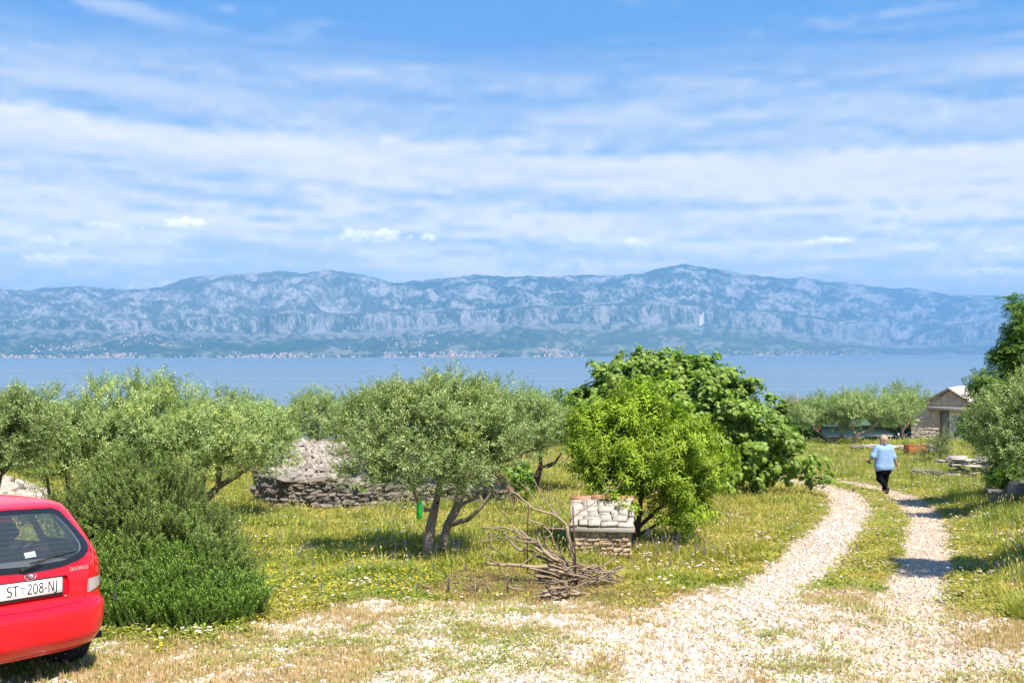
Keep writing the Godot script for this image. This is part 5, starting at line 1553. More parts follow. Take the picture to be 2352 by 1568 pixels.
func make_car() -> void:
	var red := mat(0.76, 0.002, 0.016, 0.38, {"clearcoat_enabled": true, "clearcoat": 0.55, "clearcoat_roughness": 0.06})
	red.roughness_texture = noise_tex(0.03, 256, Color(0.75, 0.75, 0.75), Color(1, 1, 1), 77)
	red.uv1_triplanar = true
	var black := mat(0.012, 0.013, 0.016, 0.18)
	var rubber := mat(0.022, 0.022, 0.023, 0.85)
	var dark := mat(0.015, 0.015, 0.017, 0.9)
	var cloth := mat(0.035, 0.045, 0.06, 0.95)
	var trim := mat(0.32, 0.33, 0.35, 0.85)
	var glass := StandardMaterial3D.new()
	glass.transparency = BaseMaterial3D.TRANSPARENCY_ALPHA
	glass.albedo_color = Color(0.35, 0.42, 0.45, 0.22)
	glass.roughness = 0.03
	var chrome := mat(0.7, 0.7, 0.72, 0.18, {"metallic": 1.0})
	var lens := mat(0.55, 0.004, 0.008, 0.12, {"clearcoat_enabled": true, "clearcoat": 1.0, "clearcoat_roughness": 0.03})
	var clear_lens := mat(0.40, 0.36, 0.355, 0.15, {"clearcoat_enabled": true, "clearcoat": 1.0, "clearcoat_roughness": 0.03})
	var turn := 58.0
	var up := Vector3(0, 1, -0.073).normalized()
	var fwd := Vector3(-sin(deg_to_rad(turn)), 0, -cos(deg_to_rad(turn)))
	var right := fwd.cross(up).normalized()
	fwd = up.cross(right).normalized()
	var bas := Basis(right, up, -fwd)
	var plate_at := pt(73, 1353, 7.45)
	var origin := plate_at - bas * Vector3(0, 0.758, 1.885)
	var t := thing("parked_car", "red hatchback car parked at the left edge, seen from behind", "car", origin)
	t.basis = bas
	# outlines in (round the tail, height)
	var glass_out := rounded(poly_v([[-0.48, 1.395], [0, 1.405], [0.48, 1.395], [0.535, 1.36], [0.59, 1.20], [0.625, 1.075], [0.59, 1.03], [0.45, 0.955], [0.25, 0.91], [0, 0.895], [-0.25, 0.91], [-0.45, 0.955], [-0.59, 1.03], [-0.625, 1.075], [-0.59, 1.20], [-0.535, 1.36]]), 0.03)
	var glass_in := rounded(poly_v([[-0.43, 1.35], [0, 1.362], [0.43, 1.35], [0.475, 1.31], [0.515, 1.18], [0.525, 1.08], [0.47, 1.02], [0.32, 0.968], [0, 0.952], [-0.32, 0.968], [-0.47, 1.02], [-0.525, 1.08], [-0.515, 1.18], [-0.475, 1.31]]), 0.05)
	var lamp := rounded(poly_v([[0.635, 1.065], [0.68, 1.05], [0.80, 0.96], [0.93, 0.80], [0.90, 0.765], [0.475, 0.665], [0.485, 0.70], [0.515, 0.80], [0.535, 0.90]]), 0.02)
	var lamp_red: PackedVector2Array = Geometry2D.clip_polygons(lamp, poly_v([[0.5, 0.785], [1.2, 0.815], [1.2, 0.5], [0.5, 0.5]]))[0]
	var lamp_clear: PackedVector2Array = Geometry2D.intersect_polygons(lamp, poly_v([[0.5, 0.783], [1.2, 0.813], [1.2, 0.5], [0.5, 0.5]]))[0]
	var bumper := rounded(poly_v([[-1.22, 0.585], [-0.69, 0.60], [0, 0.585], [0.69, 0.60], [1.22, 0.585], [1.20, 0.255], [0, 0.242], [-1.20, 0.255]]), 0.02)
	var recess := rounded(poly_v([[-0.31, 0.845], [0.31, 0.845], [0.325, 0.70], [0.29, 0.665], [-0.29, 0.665], [-0.325, 0.70]]), 0.03)
	var gate := poly_v([[-0.445, 0.615], [0, 0.605], [0.445, 0.615], [0.468, 0.68], [0.506, 0.80], [0.526, 0.90], [0.612, 1.036], [0.59, 1.023], [0.45, 0.948], [0.25, 0.903], [0, 0.888], [-0.25, 0.903], [-0.45, 0.948], [-0.59, 1.023], [-0.612, 1.036], [-0.526, 0.90], [-0.506, 0.80], [-0.468, 0.68]])
	var side_windows := []
	for s in [rounded(poly_v([[1.16, 1.02], [1.50, 0.985], [1.62, 0.98], [1.62, 1.375], [1.45, 1.375], [1.28, 1.30]]), 0.03), rounded(poly_v([[1.70, 0.98], [2.42, 0.965], [2.42, 1.385], [1.70, 1.38]]), 0.03), rounded(poly_v([[2.52, 0.965], [3.35, 0.965], [3.10, 1.20], [2.85, 1.37], [2.52, 1.385]]), 0.03)]:
		side_windows.append(s); side_windows.append(mirrored(s))
	var tmax := car_t[-1] if car_t.size() else 0.0
	car_point(0, 1); tmax = car_t[-1]
	var shield := poly_v([[tmax - 0.70, 1.02], [tmax - 0.001, 1.02], [tmax - 0.001, 1.385], [tmax - 0.62, 1.375]])
	var head := rounded(poly_v([[tmax - 0.95, 0.62], [tmax - 0.45, 0.60], [tmax - 0.42, 0.72], [tmax - 1.05, 0.78]]), 0.04)
	var arches := []
	for z in [1.22, -1.26]:
		var best := 0.0; var bd := 1e9
		for k in 400:
			var tt := 0.6 + k * 0.0095
			var dd := absf(car_point(tt, 0.4).z - z)
			if dd < bd: bd = dd; best = tt
		var p := PackedVector2Array()
		for k in 24:
			var an := TAU * k / 24
			p.append(Vector2(best + cos(an) * 0.345, 0.275 + sin(an) * 0.335))
		arches.append(p); arches.append(mirrored(p))
	var cut := [glass_out, lamp, mirrored(lamp), recess, shield, mirrored(shield), head, mirrored(head), grown(bumper, 0.004), grown(gate, 0.005)]
	cut.append_array(side_windows); cut.append_array(arches)
	var holes := []
	for h in cut: holes.append([bounds(h), h])
	var rows := span(0.24, 1.41, 0.031)
	for y in [1.42, 1.43, 1.44, 1.45, 1.458, 1.466, 1.474, 1.48, 1.486, 1.49, 1.493, 1.495, 1.497]: rows.append(y)
	var st := tool()
	car_panel(st, null, holes, 0.0, rows, -tmax, tmax, 0.05)
	put("body", st.commit(), red, t)
	# dark lining behind the panel gaps, and the pale lining of the cabin
	st = tool()
	var inner := []
	for h in [grown(recess, 0.01), grown(glass_out, -0.02)] + arches: inner.append([bounds(h), h])
	car_panel(st, null, inner, -0.014, span(0.26, 1.06, 0.06), -1.6, 1.6, 0.06)
	put("underframe", st.commit(), dark, t)
	st = tool()
	var open := []
	for h in [grown(glass_in, 0.0), shield, mirrored(shield), grown(recess, 0.02)]: open.append([bounds(h), h])
	for h in side_windows: open.append([bounds(h), grown(h, -0.022)])
	car_panel(st, null, open, -0.012, span(0.74, 1.44, 0.05), -tmax, tmax, 0.08, true)
	put("cabin_lining", st.commit(), trim, t)
	var gt := car_piece("tailgate", gate, 0.0, red, t, [recess])
	st = tool()
	car_edge(st, recess, 0.0, -0.022)
	var b := bounds(recess)
	car_panel(st, recess, [], -0.022, span(b.position.y, b.end.y, 0.03), b.position.x, b.end.x, 0.04)
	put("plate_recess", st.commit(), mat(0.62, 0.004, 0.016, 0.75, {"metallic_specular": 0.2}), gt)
	car_piece("bumper", Geometry2D.clip_polygons(bumper, arches[0])[0] if false else bumper, 0.004, red, t, [arches[0], arches[1]])
	var rw := car_piece("rear_window", glass_in, 0.0, glass, t, [], 0.0)
	car_piece("window_border", glass_out, -0.001, black, rw, [glass_in], 0.01)
	# the thin heating wires
	st = tool()
	for k in 9:
		var y := 1.0 + k * 0.038
		var half := 0.46 - maxf(0.0, y - 1.1) * 0.2
		for i in 14:
			var a := -half + 2.0 * half * i / 14; var c := -half + 2.0 * half * (i + 1) / 14
			for q in [[a, y], [c, y + 0.0022], [c, y], [a, y], [a, y + 0.0022], [c, y + 0.0022]]:
				st.set_normal(Vector3.BACK); st.add_vertex(car_off(Vector2(q[0], q[1]), -0.003))
	put("heating_wires", st.commit(), mat(0.16, 0.04, 0.03, 0.7), rw)
	for sgn in [1, -1]:
		var red_p := lamp_red if sgn > 0 else mirrored(lamp_red)
		var clr_p := lamp_clear if sgn > 0 else mirrored(lamp_clear)
		var l := car_piece("tail_lamp", red_p, 0.006, lens, t, [], 0.02)
		car_piece("clear_lens", clr_p, 0.006, clear_lens, l, [], 0.02)
		for q in [[0.66, 1.0, 0.024], [0.63, 0.925, 0.036], [0.605, 0.845, 0.028]]:
			var st2 := tool()
			var c := car_off(Vector2(q[0] * sgn, q[1]), 0.0075); var nn := car_normal(q[0] * sgn, q[1])
			var rim := circle(c, nn, q[2], 14)
			for k in 14:
				for v in [c + nn * 0.007, rim[k], rim[(k + 1) % 14]]: st2.add_vertex(v)
			put("reflector", done(st2), mat(0.80, 0.02, 0.02, 0.08, {"clearcoat_enabled": true}), l)
	for s in side_windows: car_piece("side_window", s, -0.004, glass, t, [], 0.0)
	st = tool()
	for s in [shield, mirrored(shield)]:
		var sb := bounds(s)
		car_panel(st, s, [], -0.003, span(sb.position.y, sb.end.y, 0.04), sb.position.x, sb.end.x, 0.06)
	put("windscreen", st.commit(), glass, t)
	for s in [head, mirrored(head)]: car_piece("headlight", s, 0.003, clear_lens, t)
	# high brake light behind the top of the glass
	st = tool()
	box(st, Vector3(-0.10, 1.252, 1.545), Vector3(0.27, 0.036, 0.03), Transform3D(), 0.01)
	put("brake_light", done(st, false), mat(0.22, 0.012, 0.015, 0.25), t)
	# the number plate
	var nn := (car_normal(0, 0.765) + Vector3(0, 0.02, 0)).normalized()
	var pl := Node3D.new()
	pl.name = "number_plate"
	t.add_child(pl)
	var px := Vector3.RIGHT; var py := nn.cross(px).normalized()
	pl.transform = Transform3D(Basis(px, py, nn), car_point(0, 0.762) + nn * -0.006)
	put("plate_frame", box_mesh(Vector3(0.545, 0.140, 0.012), 0.004), mat(0.02, 0.02, 0.022, 0.5), pl)
	put("plate_face", box_mesh(Vector3(0.522, 0.112, 0.010), 0.003), mat(0.80, 0.80, 0.79, 0.35), pl).position = Vector3(0, 0.006, 0.005)
	var font := SystemFont.new()
	font.font_names = PackedStringArray(["Droid Sans"])
	for w in [["ST", -0.143, 0.9], ["208-NJ", 0.094, 0.80]]:
		var tm := TextMesh.new()
		tm.text = w[0]; tm.font = font; tm.font_size = 64; tm.pixel_size = 0.105 / 64.0; tm.depth = 0.003
		tm.curve_step = 0.8
		var o := put("plate_lettering", tm, mat(0.012, 0.012, 0.014, 0.5), pl)
		o.transform = Transform3D(Basis.from_scale(Vector3(w[2], 1, 1)), Vector3(w[1], 0.006, 0.0115))
	# the small chequered coat of arms between the letters and the digits
	st = tool()
	var sw := tool()
	for i in 5:
		for j in 5:
			var q := Vector3(-0.0605 + (i - 2) * 0.0062, 0.0 + (j - 2) * 0.0068, 0.0105)
			if j == 0 and (i == 0 or i == 4): continue
			box(st if (i + j) % 2 == 0 else sw, q, Vector3(0.0062, 0.0068, 0.0012))
	put("crest_red_checks", done(st, false), mat(0.62, 0.03, 0.03, 0.5), pl)
	put("crest_white_checks", done(sw, false), mat(0.78, 0.78, 0.77, 0.5), pl)
	st = tool()
	for i in 5: box(st, Vector3(-0.0605 + (i - 2) * 0.0066, 0.022 + 0.003 * (2 - absf(i - 2)) * 0.5, 0.0105), Vector3(0.0056, 0.010, 0.0012))
	put("crest_crown", done(st, false), mat(0.05, 0.16, 0.55, 0.5), pl)
	# badge and maker's lettering
	var bp := car_off(Vector2(0.0, 0.868), 0.006)
	st = tool()
	var bn := car_normal(0, 0.868); var bu := bn.cross(Vector3.RIGHT).normalized()
	var oval := []
	for k in 33:
		var an := TAU * k / 32
		oval.append(bp + Vector3.RIGHT * cos(an) * 0.046 + bu * (sin(an) * 0.022 + 0.004 * cos(2 * an)))
	tube(st, oval, 0.0045, 0.0045, 6, false)
	for q in [[-0.026, 0.012, -0.006, -0.018], [-0.012, 0.016, 0.0, -0.018], [0.0, 0.018, 0.0, -0.018], [0.012, 0.016, 0.0, -0.018], [0.026, 0.012, 0.006, -0.018]]:
		tube(st, [bp + Vector3.RIGHT * q[0] + bu * q[1], bp + Vector3.RIGHT * q[2] + bu * q[3]], 0.005, 0.003, 5)
	put("badge", done(st), chrome, gt)
	var tm := TextMesh.new()
	tm.text = "DAEWOO"; tm.font = font; tm.font_size = 48; tm.pixel_size = 0.038 / 48.0; tm.depth = 0.004
	var lt := put("lettering", tm, mat(.30, .29, .30, .35), gt)
	var ln := car_normal(0.415, 0.885)
	var lx := (car_point(0.42, 0.885) - car_point(0.41, 0.885)).normalized()
	lt.transform = Transform3D(Basis(lx * 1.1, ln.cross(lx).normalized(), ln), car_off(Vector2(0.415, 0.885), 0.004))
	st = tool()
	var kp := car_off(Vector2(0.285, 0.672), 0.002)
	tube(st, [kp, kp + car_normal(0.28, 0.69) * 0.006], 0.011, 0.010, 12)
	put("lock", done(st), chrome, gt)
	# wiper
	var wi := put("wiper", null, null, t)
	var pv := car_off(Vector2(-0.055, 0.925), 0.02)
	st = tool()
	tube(st, [car_off(Vector2(-0.055, 0.925), -0.004), pv], 0.020, 0.018, 10)
	tube(st, [pv, car_off(Vector2(0.05, 0.955), 0.03), car_off(Vector2(0.15, 0.99), 0.026), car_off(Vector2(0.24, 1.005), 0.02)], 0.011, 0.006, 6)
	wi.mesh = done(st); wi.material_override = dark
	st = tool()
	tube(st, [car_off(Vector2(0.01, 0.972), 0.006), car_off(Vector2(0.20, 0.998), 0.012), car_off(Vector2(0.42, 1.028), 0.006)], 0.006, 0.005, 5)
	put("wiper_blade", done(st), rubber, wi)
	# sticker inside the glass
	st = tool()
	for q in [[-0.01, 1.02], [0.085, 1.026], [0.085, 1.068], [-0.01, 1.02], [0.085, 1.068], [-0.01, 1.062]]:
		st.add_vertex(car_off(Vector2(q[0], q[1]), -0.004))
	put("sticker", done(st, false), mat(0.55, 0.68, 0.72, 0.6), rw)
	# inside
	put("parcel_shelf", box_mesh(Vector3(1.24, 0.03, 0.62), 0.01), mat(0.10, 0.12, 0.14, 0.9), t).position = Vector3(0, 0.885, 1.36)
	for x in [-0.36, 0.36]:
		st = tool()
		box(st, Vector3(x, 0.72, 0.98), Vector3(0.62, 0.62, 0.16), Transform3D(Basis(Vector3.RIGHT, 0.15), Vector3(0, 0.0, 0.0)), 0.05)
		put("seat_back", done(st, false), cloth, t)
		st = tool()
		tube(st, [Vector3(x - 0.10, 1.05, 0.86), Vector3(x - 0.06, 1.10, 0.87), Vector3(x + 0.06, 1.10, 0.87), Vector3(x + 0.10, 1.05, 0.86)], 0.075, 0.075, 10)
		box(st, Vector3(x, 1.03, 0.86), Vector3(0.26, 0.15, 0.11), Transform3D(), 0.05)
		put("headrest", done(st), cloth, t)
		st = tool()
		box(st, Vector3(x, 0.85, 0.02), Vector3(0.46, 0.62, 0.14), Transform3D(), 0.05)
		box(st, Vector3(x, 1.14, 0.03), Vector3(0.24, 0.16, 0.10), Transform3D(), 0.04)
		put("front_seat", done(st, false), cloth, t)
	put("floor_pan", box_mesh(Vector3(1.50, 0.05, 3.4)), dark, t).position = Vector3(0, 0.29, 0)
	put("dashboard", box_mesh(Vector3(1.3, 0.25, 0.3), 0.05), dark, t).position = Vector3(0, 0.85, -0.75)
	# wheels
	var prof := [[0.165, -0.075], [0.20, -0.086], [0.26, -0.092], [0.283, -0.080], [0.288, -0.066], [0.288, -0.050], [0.279, -0.047], [0.279, -0.040], [0.289, -0.037], [0.290, -0.014], [0.280, -0.010], [0.280, 0.010], [0.290, 0.014], [0.289, 0.037], [0.279, 0.040], [0.279, 0.047], [0.288, 0.050], [0.288, 0.066], [0.283, 0.080], [0.26, 0.092], [0.20, 0.086], [0.165, 0.075]]
	st = tool()
	for i in prof.size() - 1:
		for k in 36:
			var a0 := TAU * k / 36; var a1 := TAU * (k + 1) / 36
			var q := []
			for e in [[i, a0], [i + 1, a0], [i + 1, a1], [i, a1]]:
				q.append(Vector3(prof[e[0]][1], sin(e[1]) * prof[e[0]][0], cos(e[1]) * prof[e[0]][0]))
			quad(st, q[3], q[2], q[1], q[0])
	var tyre := done(st)
	st = tool()
	for k in 36:
		var a0 := TAU * k / 36; var a1 := TAU * (k + 1) / 36
		var P := func(r: float, x: float, a: float) -> Vector3: return Vector3(x, sin(a) * r, cos(a) * r)
		quad(st, P.call(0.17, -0.07, a0), P.call(0.17, -0.07, a1), P.call(0.17, 0.07, a1), P.call(0.17, 0.07, a0))
		quad(st, P.call(0.165, 0.06, a0), P.call(0.165, 0.06, a1), P.call(0.06, 0.075, a1), P.call(0.06, 0.075, a0))
		quad(st, P.call(0.06, 0.075, a0), P.call(0.06, 0.075, a1), P.call(0.001, 0.08, a1), P.call(0.001, 0.08, a0))
		quad(st, P.call(0.165, -0.05, a0), P.call(0.165, -0.05, a1), P.call(0.001, -0.05, a1), P.call(0.001, -0.05, a0))
	var rim := done(st)
	for q in [[0.725, 1.22], [-0.725, 1.22], [0.725, -1.26], [-0.725, -1.26]]:
		var w := Node3D.new()
		w.name = numbered("wheel", t)
		t.add_child(w)
		w.position = Vector3(q[0], 0.285, q[1])
		if q[0] < 0: w.rotation.y = PI
		put("tyre", tyre, rubber, w)
		put("rim", rim, mat(0.30, 0.30, 0.31, 0.4, {"metallic": 0.6}), w)
	st = tool()
	tube(st, [Vector3(-0.68, 0.28, 1.22), Vector3(0.68, 0.28, 1.22)], 0.035, 0.035, 8)
	box(st, Vector3(0.25, 0.24, 1.50), Vector3(0.42, 0.12, 0.22), Transform3D(), 0.04)
	put("axle_and_silencer", done(st), mat(0.04, 0.038, 0.036, 0.8), t)

func make_pickup() -> void:
	var teal := mat(0.007, 0.024, 0.028, 0.4)
	var glass := mat(0.10, 0.22, 0.25, 0.08)
	var dark := mat(0.02, 0.02, 0.02, 0.8)
	var o := at(1962, 66.0)
	var t := thing("pickup_truck", "dark teal pickup truck parked behind the far olive trees", "pickup truck", o, 0.10)
	# the side outline is drawn with x to the front (right) and swept across the width in rounded steps
	var lower := [[-2.65, 0.55], [-2.68, 0.95], [-2.62, 1.08], [-0.75, 1.08], [1.05, 1.08], [1.6, 1.04], [2.45, 0.90], [2.62, 0.75], [2.62, 0.45], [2.2, 0.40], [-2.3, 0.40]]
	var cab := [[-0.75, 1.08], [-0.62, 1.62], [-0.45, 1.74], [0.35, 1.76], [0.55, 1.70], [1.15, 1.08]]
	var sweep := func(p: Array, half: float, inset: float) -> ArrayMesh:
		var st := tool()
		var c := Vector2.ZERO
		for q in p: c += Vector2(q[0], q[1]) / p.size()
		var rings := []
		for s in [[-half, inset], [-half + 0.08, 0.0], [half - 0.08, 0.0], [half, inset]]:
			var r := PackedVector3Array()
			for q in p:
				var v: Vector2 = c + (Vector2(q[0], q[1]) - c) * (1.0 - s[1])
				r.append(Vector3(v.x, v.y, s[0]))
			rings.append(r)
		for k in 3: ring(st, rings[k], rings[k + 1])
		for e in [rings[0], rings[3]]:
			var tri := Geometry2D.triangulate_polygon(poly_v(p))
			for k in tri: st.add_vertex(e[k])
		return done(st, false)
	put("body", sweep.call(lower, 0.84, 0.03), teal, t)
	put("cab", sweep.call(cab, 0.74, 0.04), teal, t)
	for s in [-1.0, 1.0]:
		for w in [[[-0.52, 1.14], [-0.48, 1.58], [-0.02, 1.62], [-0.02, 1.14]], [[0.06, 1.14], [0.06, 1.62], [0.45, 1.60], [0.92, 1.14]]]:
			var st := tool()
			var q := []
			for p in w: q.append(Vector3(p[0], p[1], s * 0.752))
			quad(st, q[0], q[1], q[2], q[3])
			put("side_window", done(st, false), glass, t)
		for x in [-1.65, 1.7]:
			var st := tool()
			tube(st, [Vector3(x, 0.34, s * 0.62), Vector3(x, 0.34, s * 0.83)], 0.34, 0.34, 20)
			put("wheel", done(st, false), dark, t)
		put("tail_lamp", box_mesh(Vector3(0.05, 0.28, 0.12)), mat(0.35, 0.01, 0.01, 0.3), t).position = Vector3(-2.68, 0.88, s * 0.74)
	var st := tool()
	quad(st, Vector3(0.66, 1.62, 0.62), Vector3(1.16, 1.13, 0.66), Vector3(1.16, 1.13, -0.66), Vector3(0.66, 1.62, -0.62))
	put("windscreen", done(st, false), glass, t)
	put("bumper", box_mesh(Vector3(0.14, 0.18, 1.6), 0.03), mat(.4, .4, .4, .4), t).position = Vector3(2.66, 0.52, 0)

# ---------------------------------------------------------------- wood, sticks and oddments
func Z(a: Array, d: float) -> Array:
	# columns and rows of an enlarged view of the pile (0.275 picture px each) -> points about d metres away
	var out := []
	var i := 0
	for q in a:
		out.append(pt(q[0] * 0.275 + 882.0, q[1] * 0.275 + 1117.0, d + (q[2] if q.size() > 2 else 0.0)))
		i += 1
	return out

func stick(called: String, pts: Array, r0: float, r1: float, m: Material, parent: Node3D) -> void:
	var st := tool()
	var p := []
	for i in pts.size() - 1:
		var n := 3
		for k in n:
			p.append(pts[i].lerp(pts[i + 1], float(k) / n) + (rdir() * r0 * 0.5 if i + k else Vector3.ZERO) - parent.position)
	p.append(pts[-1] - parent.position)
	tube(st, p, r0, r1, 6)
	put(called, done(st), m, parent)

func make_wood() -> void:
	rng.seed = 400
	var d := 12.6
	var base := at(1325, d)
	var pile := thing("brush_pile", "pile of bare cut branches heaped round the foot of the dead sapling", "brush pile", base)
	var list := [[[[810, 345], [960, 365], [1030, 420], [1150, 450], [1280, 460], [1420, 560], [1560, 660]], .012], [[[790, 475], [950, 440], [1120, 420], [1260, 440]], .010], [[[930, 325], [1010, 350], [1140, 400], [1300, 500], [1500, 620]], .013],
		[[[980, 200], [1000, 235], [1050, 300], [1140, 400]], .008], [[[870, 480], [910, 520], [970, 540], [1050, 620]], .010], [[[820, 540], [860, 580], [930, 620], [1030, 660], [1150, 650]], .010], [[[840, 645], [1000, 655], [1050, 640], [1250, 660], [1500, 670]], .022],
		[[[1030, 450], [1130, 510], [1200, 530], [1290, 590], [1420, 640]], .020], [[[1130, 370], [1240, 470], [1400, 580], [1540, 660]], .022], [[[1140, 640], [1190, 620], [1280, 560]], .012], [[[1280, 400], [1290, 450], [1340, 560], [1480, 650]], .012], [[[1330, 360], [1340, 460], [1370, 520], [1470, 600]], .013],
		[[[1460, 410], [1450, 480], [1510, 620]], .011], [[[1420, 320], [1400, 400], [1340, 430]], .008], [[[1330, 300], [1290, 380], [1280, 440]], .008], [[[1600, 650], [1800, 680], [1910, 790]], .020], [[[1620, 640], [1760, 700], [1900, 720], [2000, 760]], .014], [[[1740, 720], [1880, 690], [1975, 650]], .014],
		[[[1700, 680], [1830, 640], [1930, 590], [1990, 500]], .012], [[[1640, 700], [1700, 760], [1790, 790]], .018], [[[1750, 760], [1850, 760], [1910, 790]], .018], [[[1900, 600], [1880, 560], [1890, 530]], .008], [[[1380, 640], [1560, 700], [1620, 780]], .025], [[[1260, 500], [1420, 610], [1590, 740]], .026], [[[1300, 680], [1480, 700], [1600, 760]], .024],
		[[[1180, 560], [1170, 480], [1200, 420], [1250, 390]], .010], [[[1560, 600], [1550, 520], [1545, 470]], .009], [[[1480, 580], [1430, 480], [1380, 360], [1320, 320], [1200, 280]], .009]]
	for q in list:
		var pts := Z(q[0], d)
		for i in pts.size(): pts[i] += Vector3(0, 0, rng.randf_range(-0.12, 0.12))
		stick("branch", pts, q[1] * 0.75, q[1] * 1.1, M.wood if rng.randf() < 0.6 else M.twig, pile)
	for i in 105:
		var c := Vector2(rng.randf_range(1330, 1900), rng.randf_range(630, 795))
		if c.y < 640 + absf(c.x - 1600) * 0.25: continue
		var an := rng.randf_range(-0.75, 0.75)
		var l := rng.randf_range(60, 210)
		var dd := rng.randf_range(-0.35, 0.35)
		var pts := Z([[c.x - cos(an) * l, c.y - sin(an) * l * 0.7, dd + rng.randf_range(-.15, .15)], [c.x, c.y + rng.randf_range(-15, 15), dd], [c.x + cos(an) * l, c.y + sin(an) * l * 0.7, dd + rng.randf_range(-.15, .15)]], d)
		for k in pts.size(): pts[k].y = maxf(pts[k].y, gy(pts[k].x, -pts[k].z) + 0.02)
		stick("branch", pts, rng.randf_range(.004, .014), rng.randf_range(.002, .007), [M.wood, M.twig, M.bark_pale, M.bark][rng.randi() % 4], pile)
	var sap := thing("dead_sapling", "leafless dead sapling with pale forked twigs beside the rusty stake", "dead tree", at(1323, 12.5))
	stick("trunk", Z([[1606, 800], [1598, 700], [1580, 560], [1560, 470], [1540, 400], [1522, 335]], 12.5), 0.030, 0.022, M.twig, sap)
	for q in [[[[1524, 340], [1500, 290], [1440, 240], [1330, 215], [1230, 170], [1140, 90], [1050, 20]], .018], [[[1440, 240], [1390, 180], [1330, 90], [1280, 0], [1250, -60]], .010], [[[1530, 350], [1560, 270], [1620, 225], [1700, 170], [1790, 110], [1860, 40], [1900, -60]], .012], [[[1450, 245], [1440, 200], [1500, 160], [1550, 60]], .007], [[[1330, 215], [1260, 130], [1200, 20], [1180, -40]], .008],
		[[[1230, 170], [1150, 130], [1080, 70]], .007], [[[1390, 180], [1400, 120], [1370, 20], [1380, -50]], .006], [[[1700, 170], [1690, 90], [1640, 40]], .006], [[[1860, 40], [1960, 0], [1990, -70]], .006], [[[1522, 350], [1480, 350], [1360, 345], [1330, 330]], .008], [[[1550, 290], [1600, 300], [1640, 250]], .006], [[[1200, 20], [1160, -10], [1110, -60]], .005], [[[1460, 110], [1440, 30], [1480, -30]], .005], [[[1860, 40], [1830, -20], [1850, -90]], .005]]:
		stick("branch", Z(q[0], 12.5), q[1], q[1] * 0.4, M.twig, sap)
	var pole := func(called: String, label: String, cat: String, a: Array, dd: float, r: float, m: Material) -> void:
		var pts := Z(a, dd)
		var foot: Vector3 = pts[-1]
		foot.y = gy(foot.x, -foot.z) - 0.03
		pts[-1] = foot
		var st := tool()
		for i in pts.size(): pts[i] -= foot
		pts.reverse()
		tube(st, pts, r, r * 0.85, 7)
		var o := put(called, done(st), m)
		o.position = foot
		tag(o, label, cat)
	pole.call("rusty_stake", "thin rusty iron stake standing right beside the dead sapling's trunk", "stake", [[1577, 168], [1592, 480], [1612, 800]], 12.45, 0.011, M.rust)
	pole.call("thin_stake", "thin dark stake standing upright behind the left side of the brush pile", "stake", [[1210, 165], [1200, 300], [1195, 435]], 13.6, 0.011, M.rust)
	pole.call("short_stake", "short dark stake, leftmost of the row of three in front of the forked olive", "stake", [[284, 798], [280, 900]], 11.8, 0.013, M.bark_dark)
	pole.call("short_stake", "short dark stake, tallest of the row of three in front of the forked olive", "stake", [[545, 755], [537, 898]], 11.8, 0.014, M.bark_dark)
	pole.call("short_stake", "short dark stake between the forked dead twigs and the brush pile", "stake", [[1036, 765], [1030, 888]], 11.9, 0.013, M.bark_dark)
	# the small second heap in front
	var heap := thing("small_brush_pile", "small low heap of cut sticks round a short post before the large pile", "brush pile", at(1285, 11.55))
	stick("post", Z([[1513, 790], [1520, 955]], 11.5), 0.026, 0.028, M.bark, heap)
	for i in 75:
		var c := Vector2(rng.randf_range(1310, 1600), rng.randf_range(835, 945))
		if c.y < 835 + absf(c.x - 1490) * 0.30: continue
		var an := rng.randf_range(-0.8, 0.8)
		var l := rng.randf_range(30, 110)
		var dd := rng.randf_range(-0.22, 0.22)
		var pts := Z([[c.x - cos(an) * l, c.y - sin(an) * l * 0.6, dd], [c.x + 5, c.y - 8, dd + 0.05], [c.x + cos(an) * l, c.y + sin(an) * l * 0.6, dd]], 11.55)
		for k in pts.size(): pts[k].y = maxf(pts[k].y, gy(pts[k].x, -pts[k].z) + 0.015)
		stick("stick", pts, rng.randf_range(.007, .02), rng.randf_range(.006, .016), [M.wood, M.twig, M.bark, M.bark_dark][rng.randi() % 4], heap)
	stick("stick", Z([[1525, 945], [1580, 955], [1620, 990]], 11.2), 0.007, 0.006, M.twig, heap)
	var fork := thing("dead_branch", "forked dead branch with upright twigs standing in the grass before the brush pile", "dead branch", at(1095, 11.85))
	for q in [[[[765, 895], [762, 840], [760, 770]], .013], [[[745, 880], [715, 850], [665, 810]], .012], [[[770, 880], [800, 790], [855, 725]], .008], [[[775, 870], [740, 810], [705, 790]], .007], [[[880, 890], [850, 830], [780, 770], [640, 735]], .008], [[[885, 885], [890, 815]], .008], [[[890, 800], [780, 830], [700, 850]], .006], [[[760, 770], [700, 720], [680, 690]], .006]]:
		var pts := Z(q[0], 11.85)
		for i in pts.size(): pts[i] += Vector3(0, 0, rng.randf_range(-0.06, 0.06))
		stick("twig", pts, q[1], q[1] * 0.6, M.wood, fork)
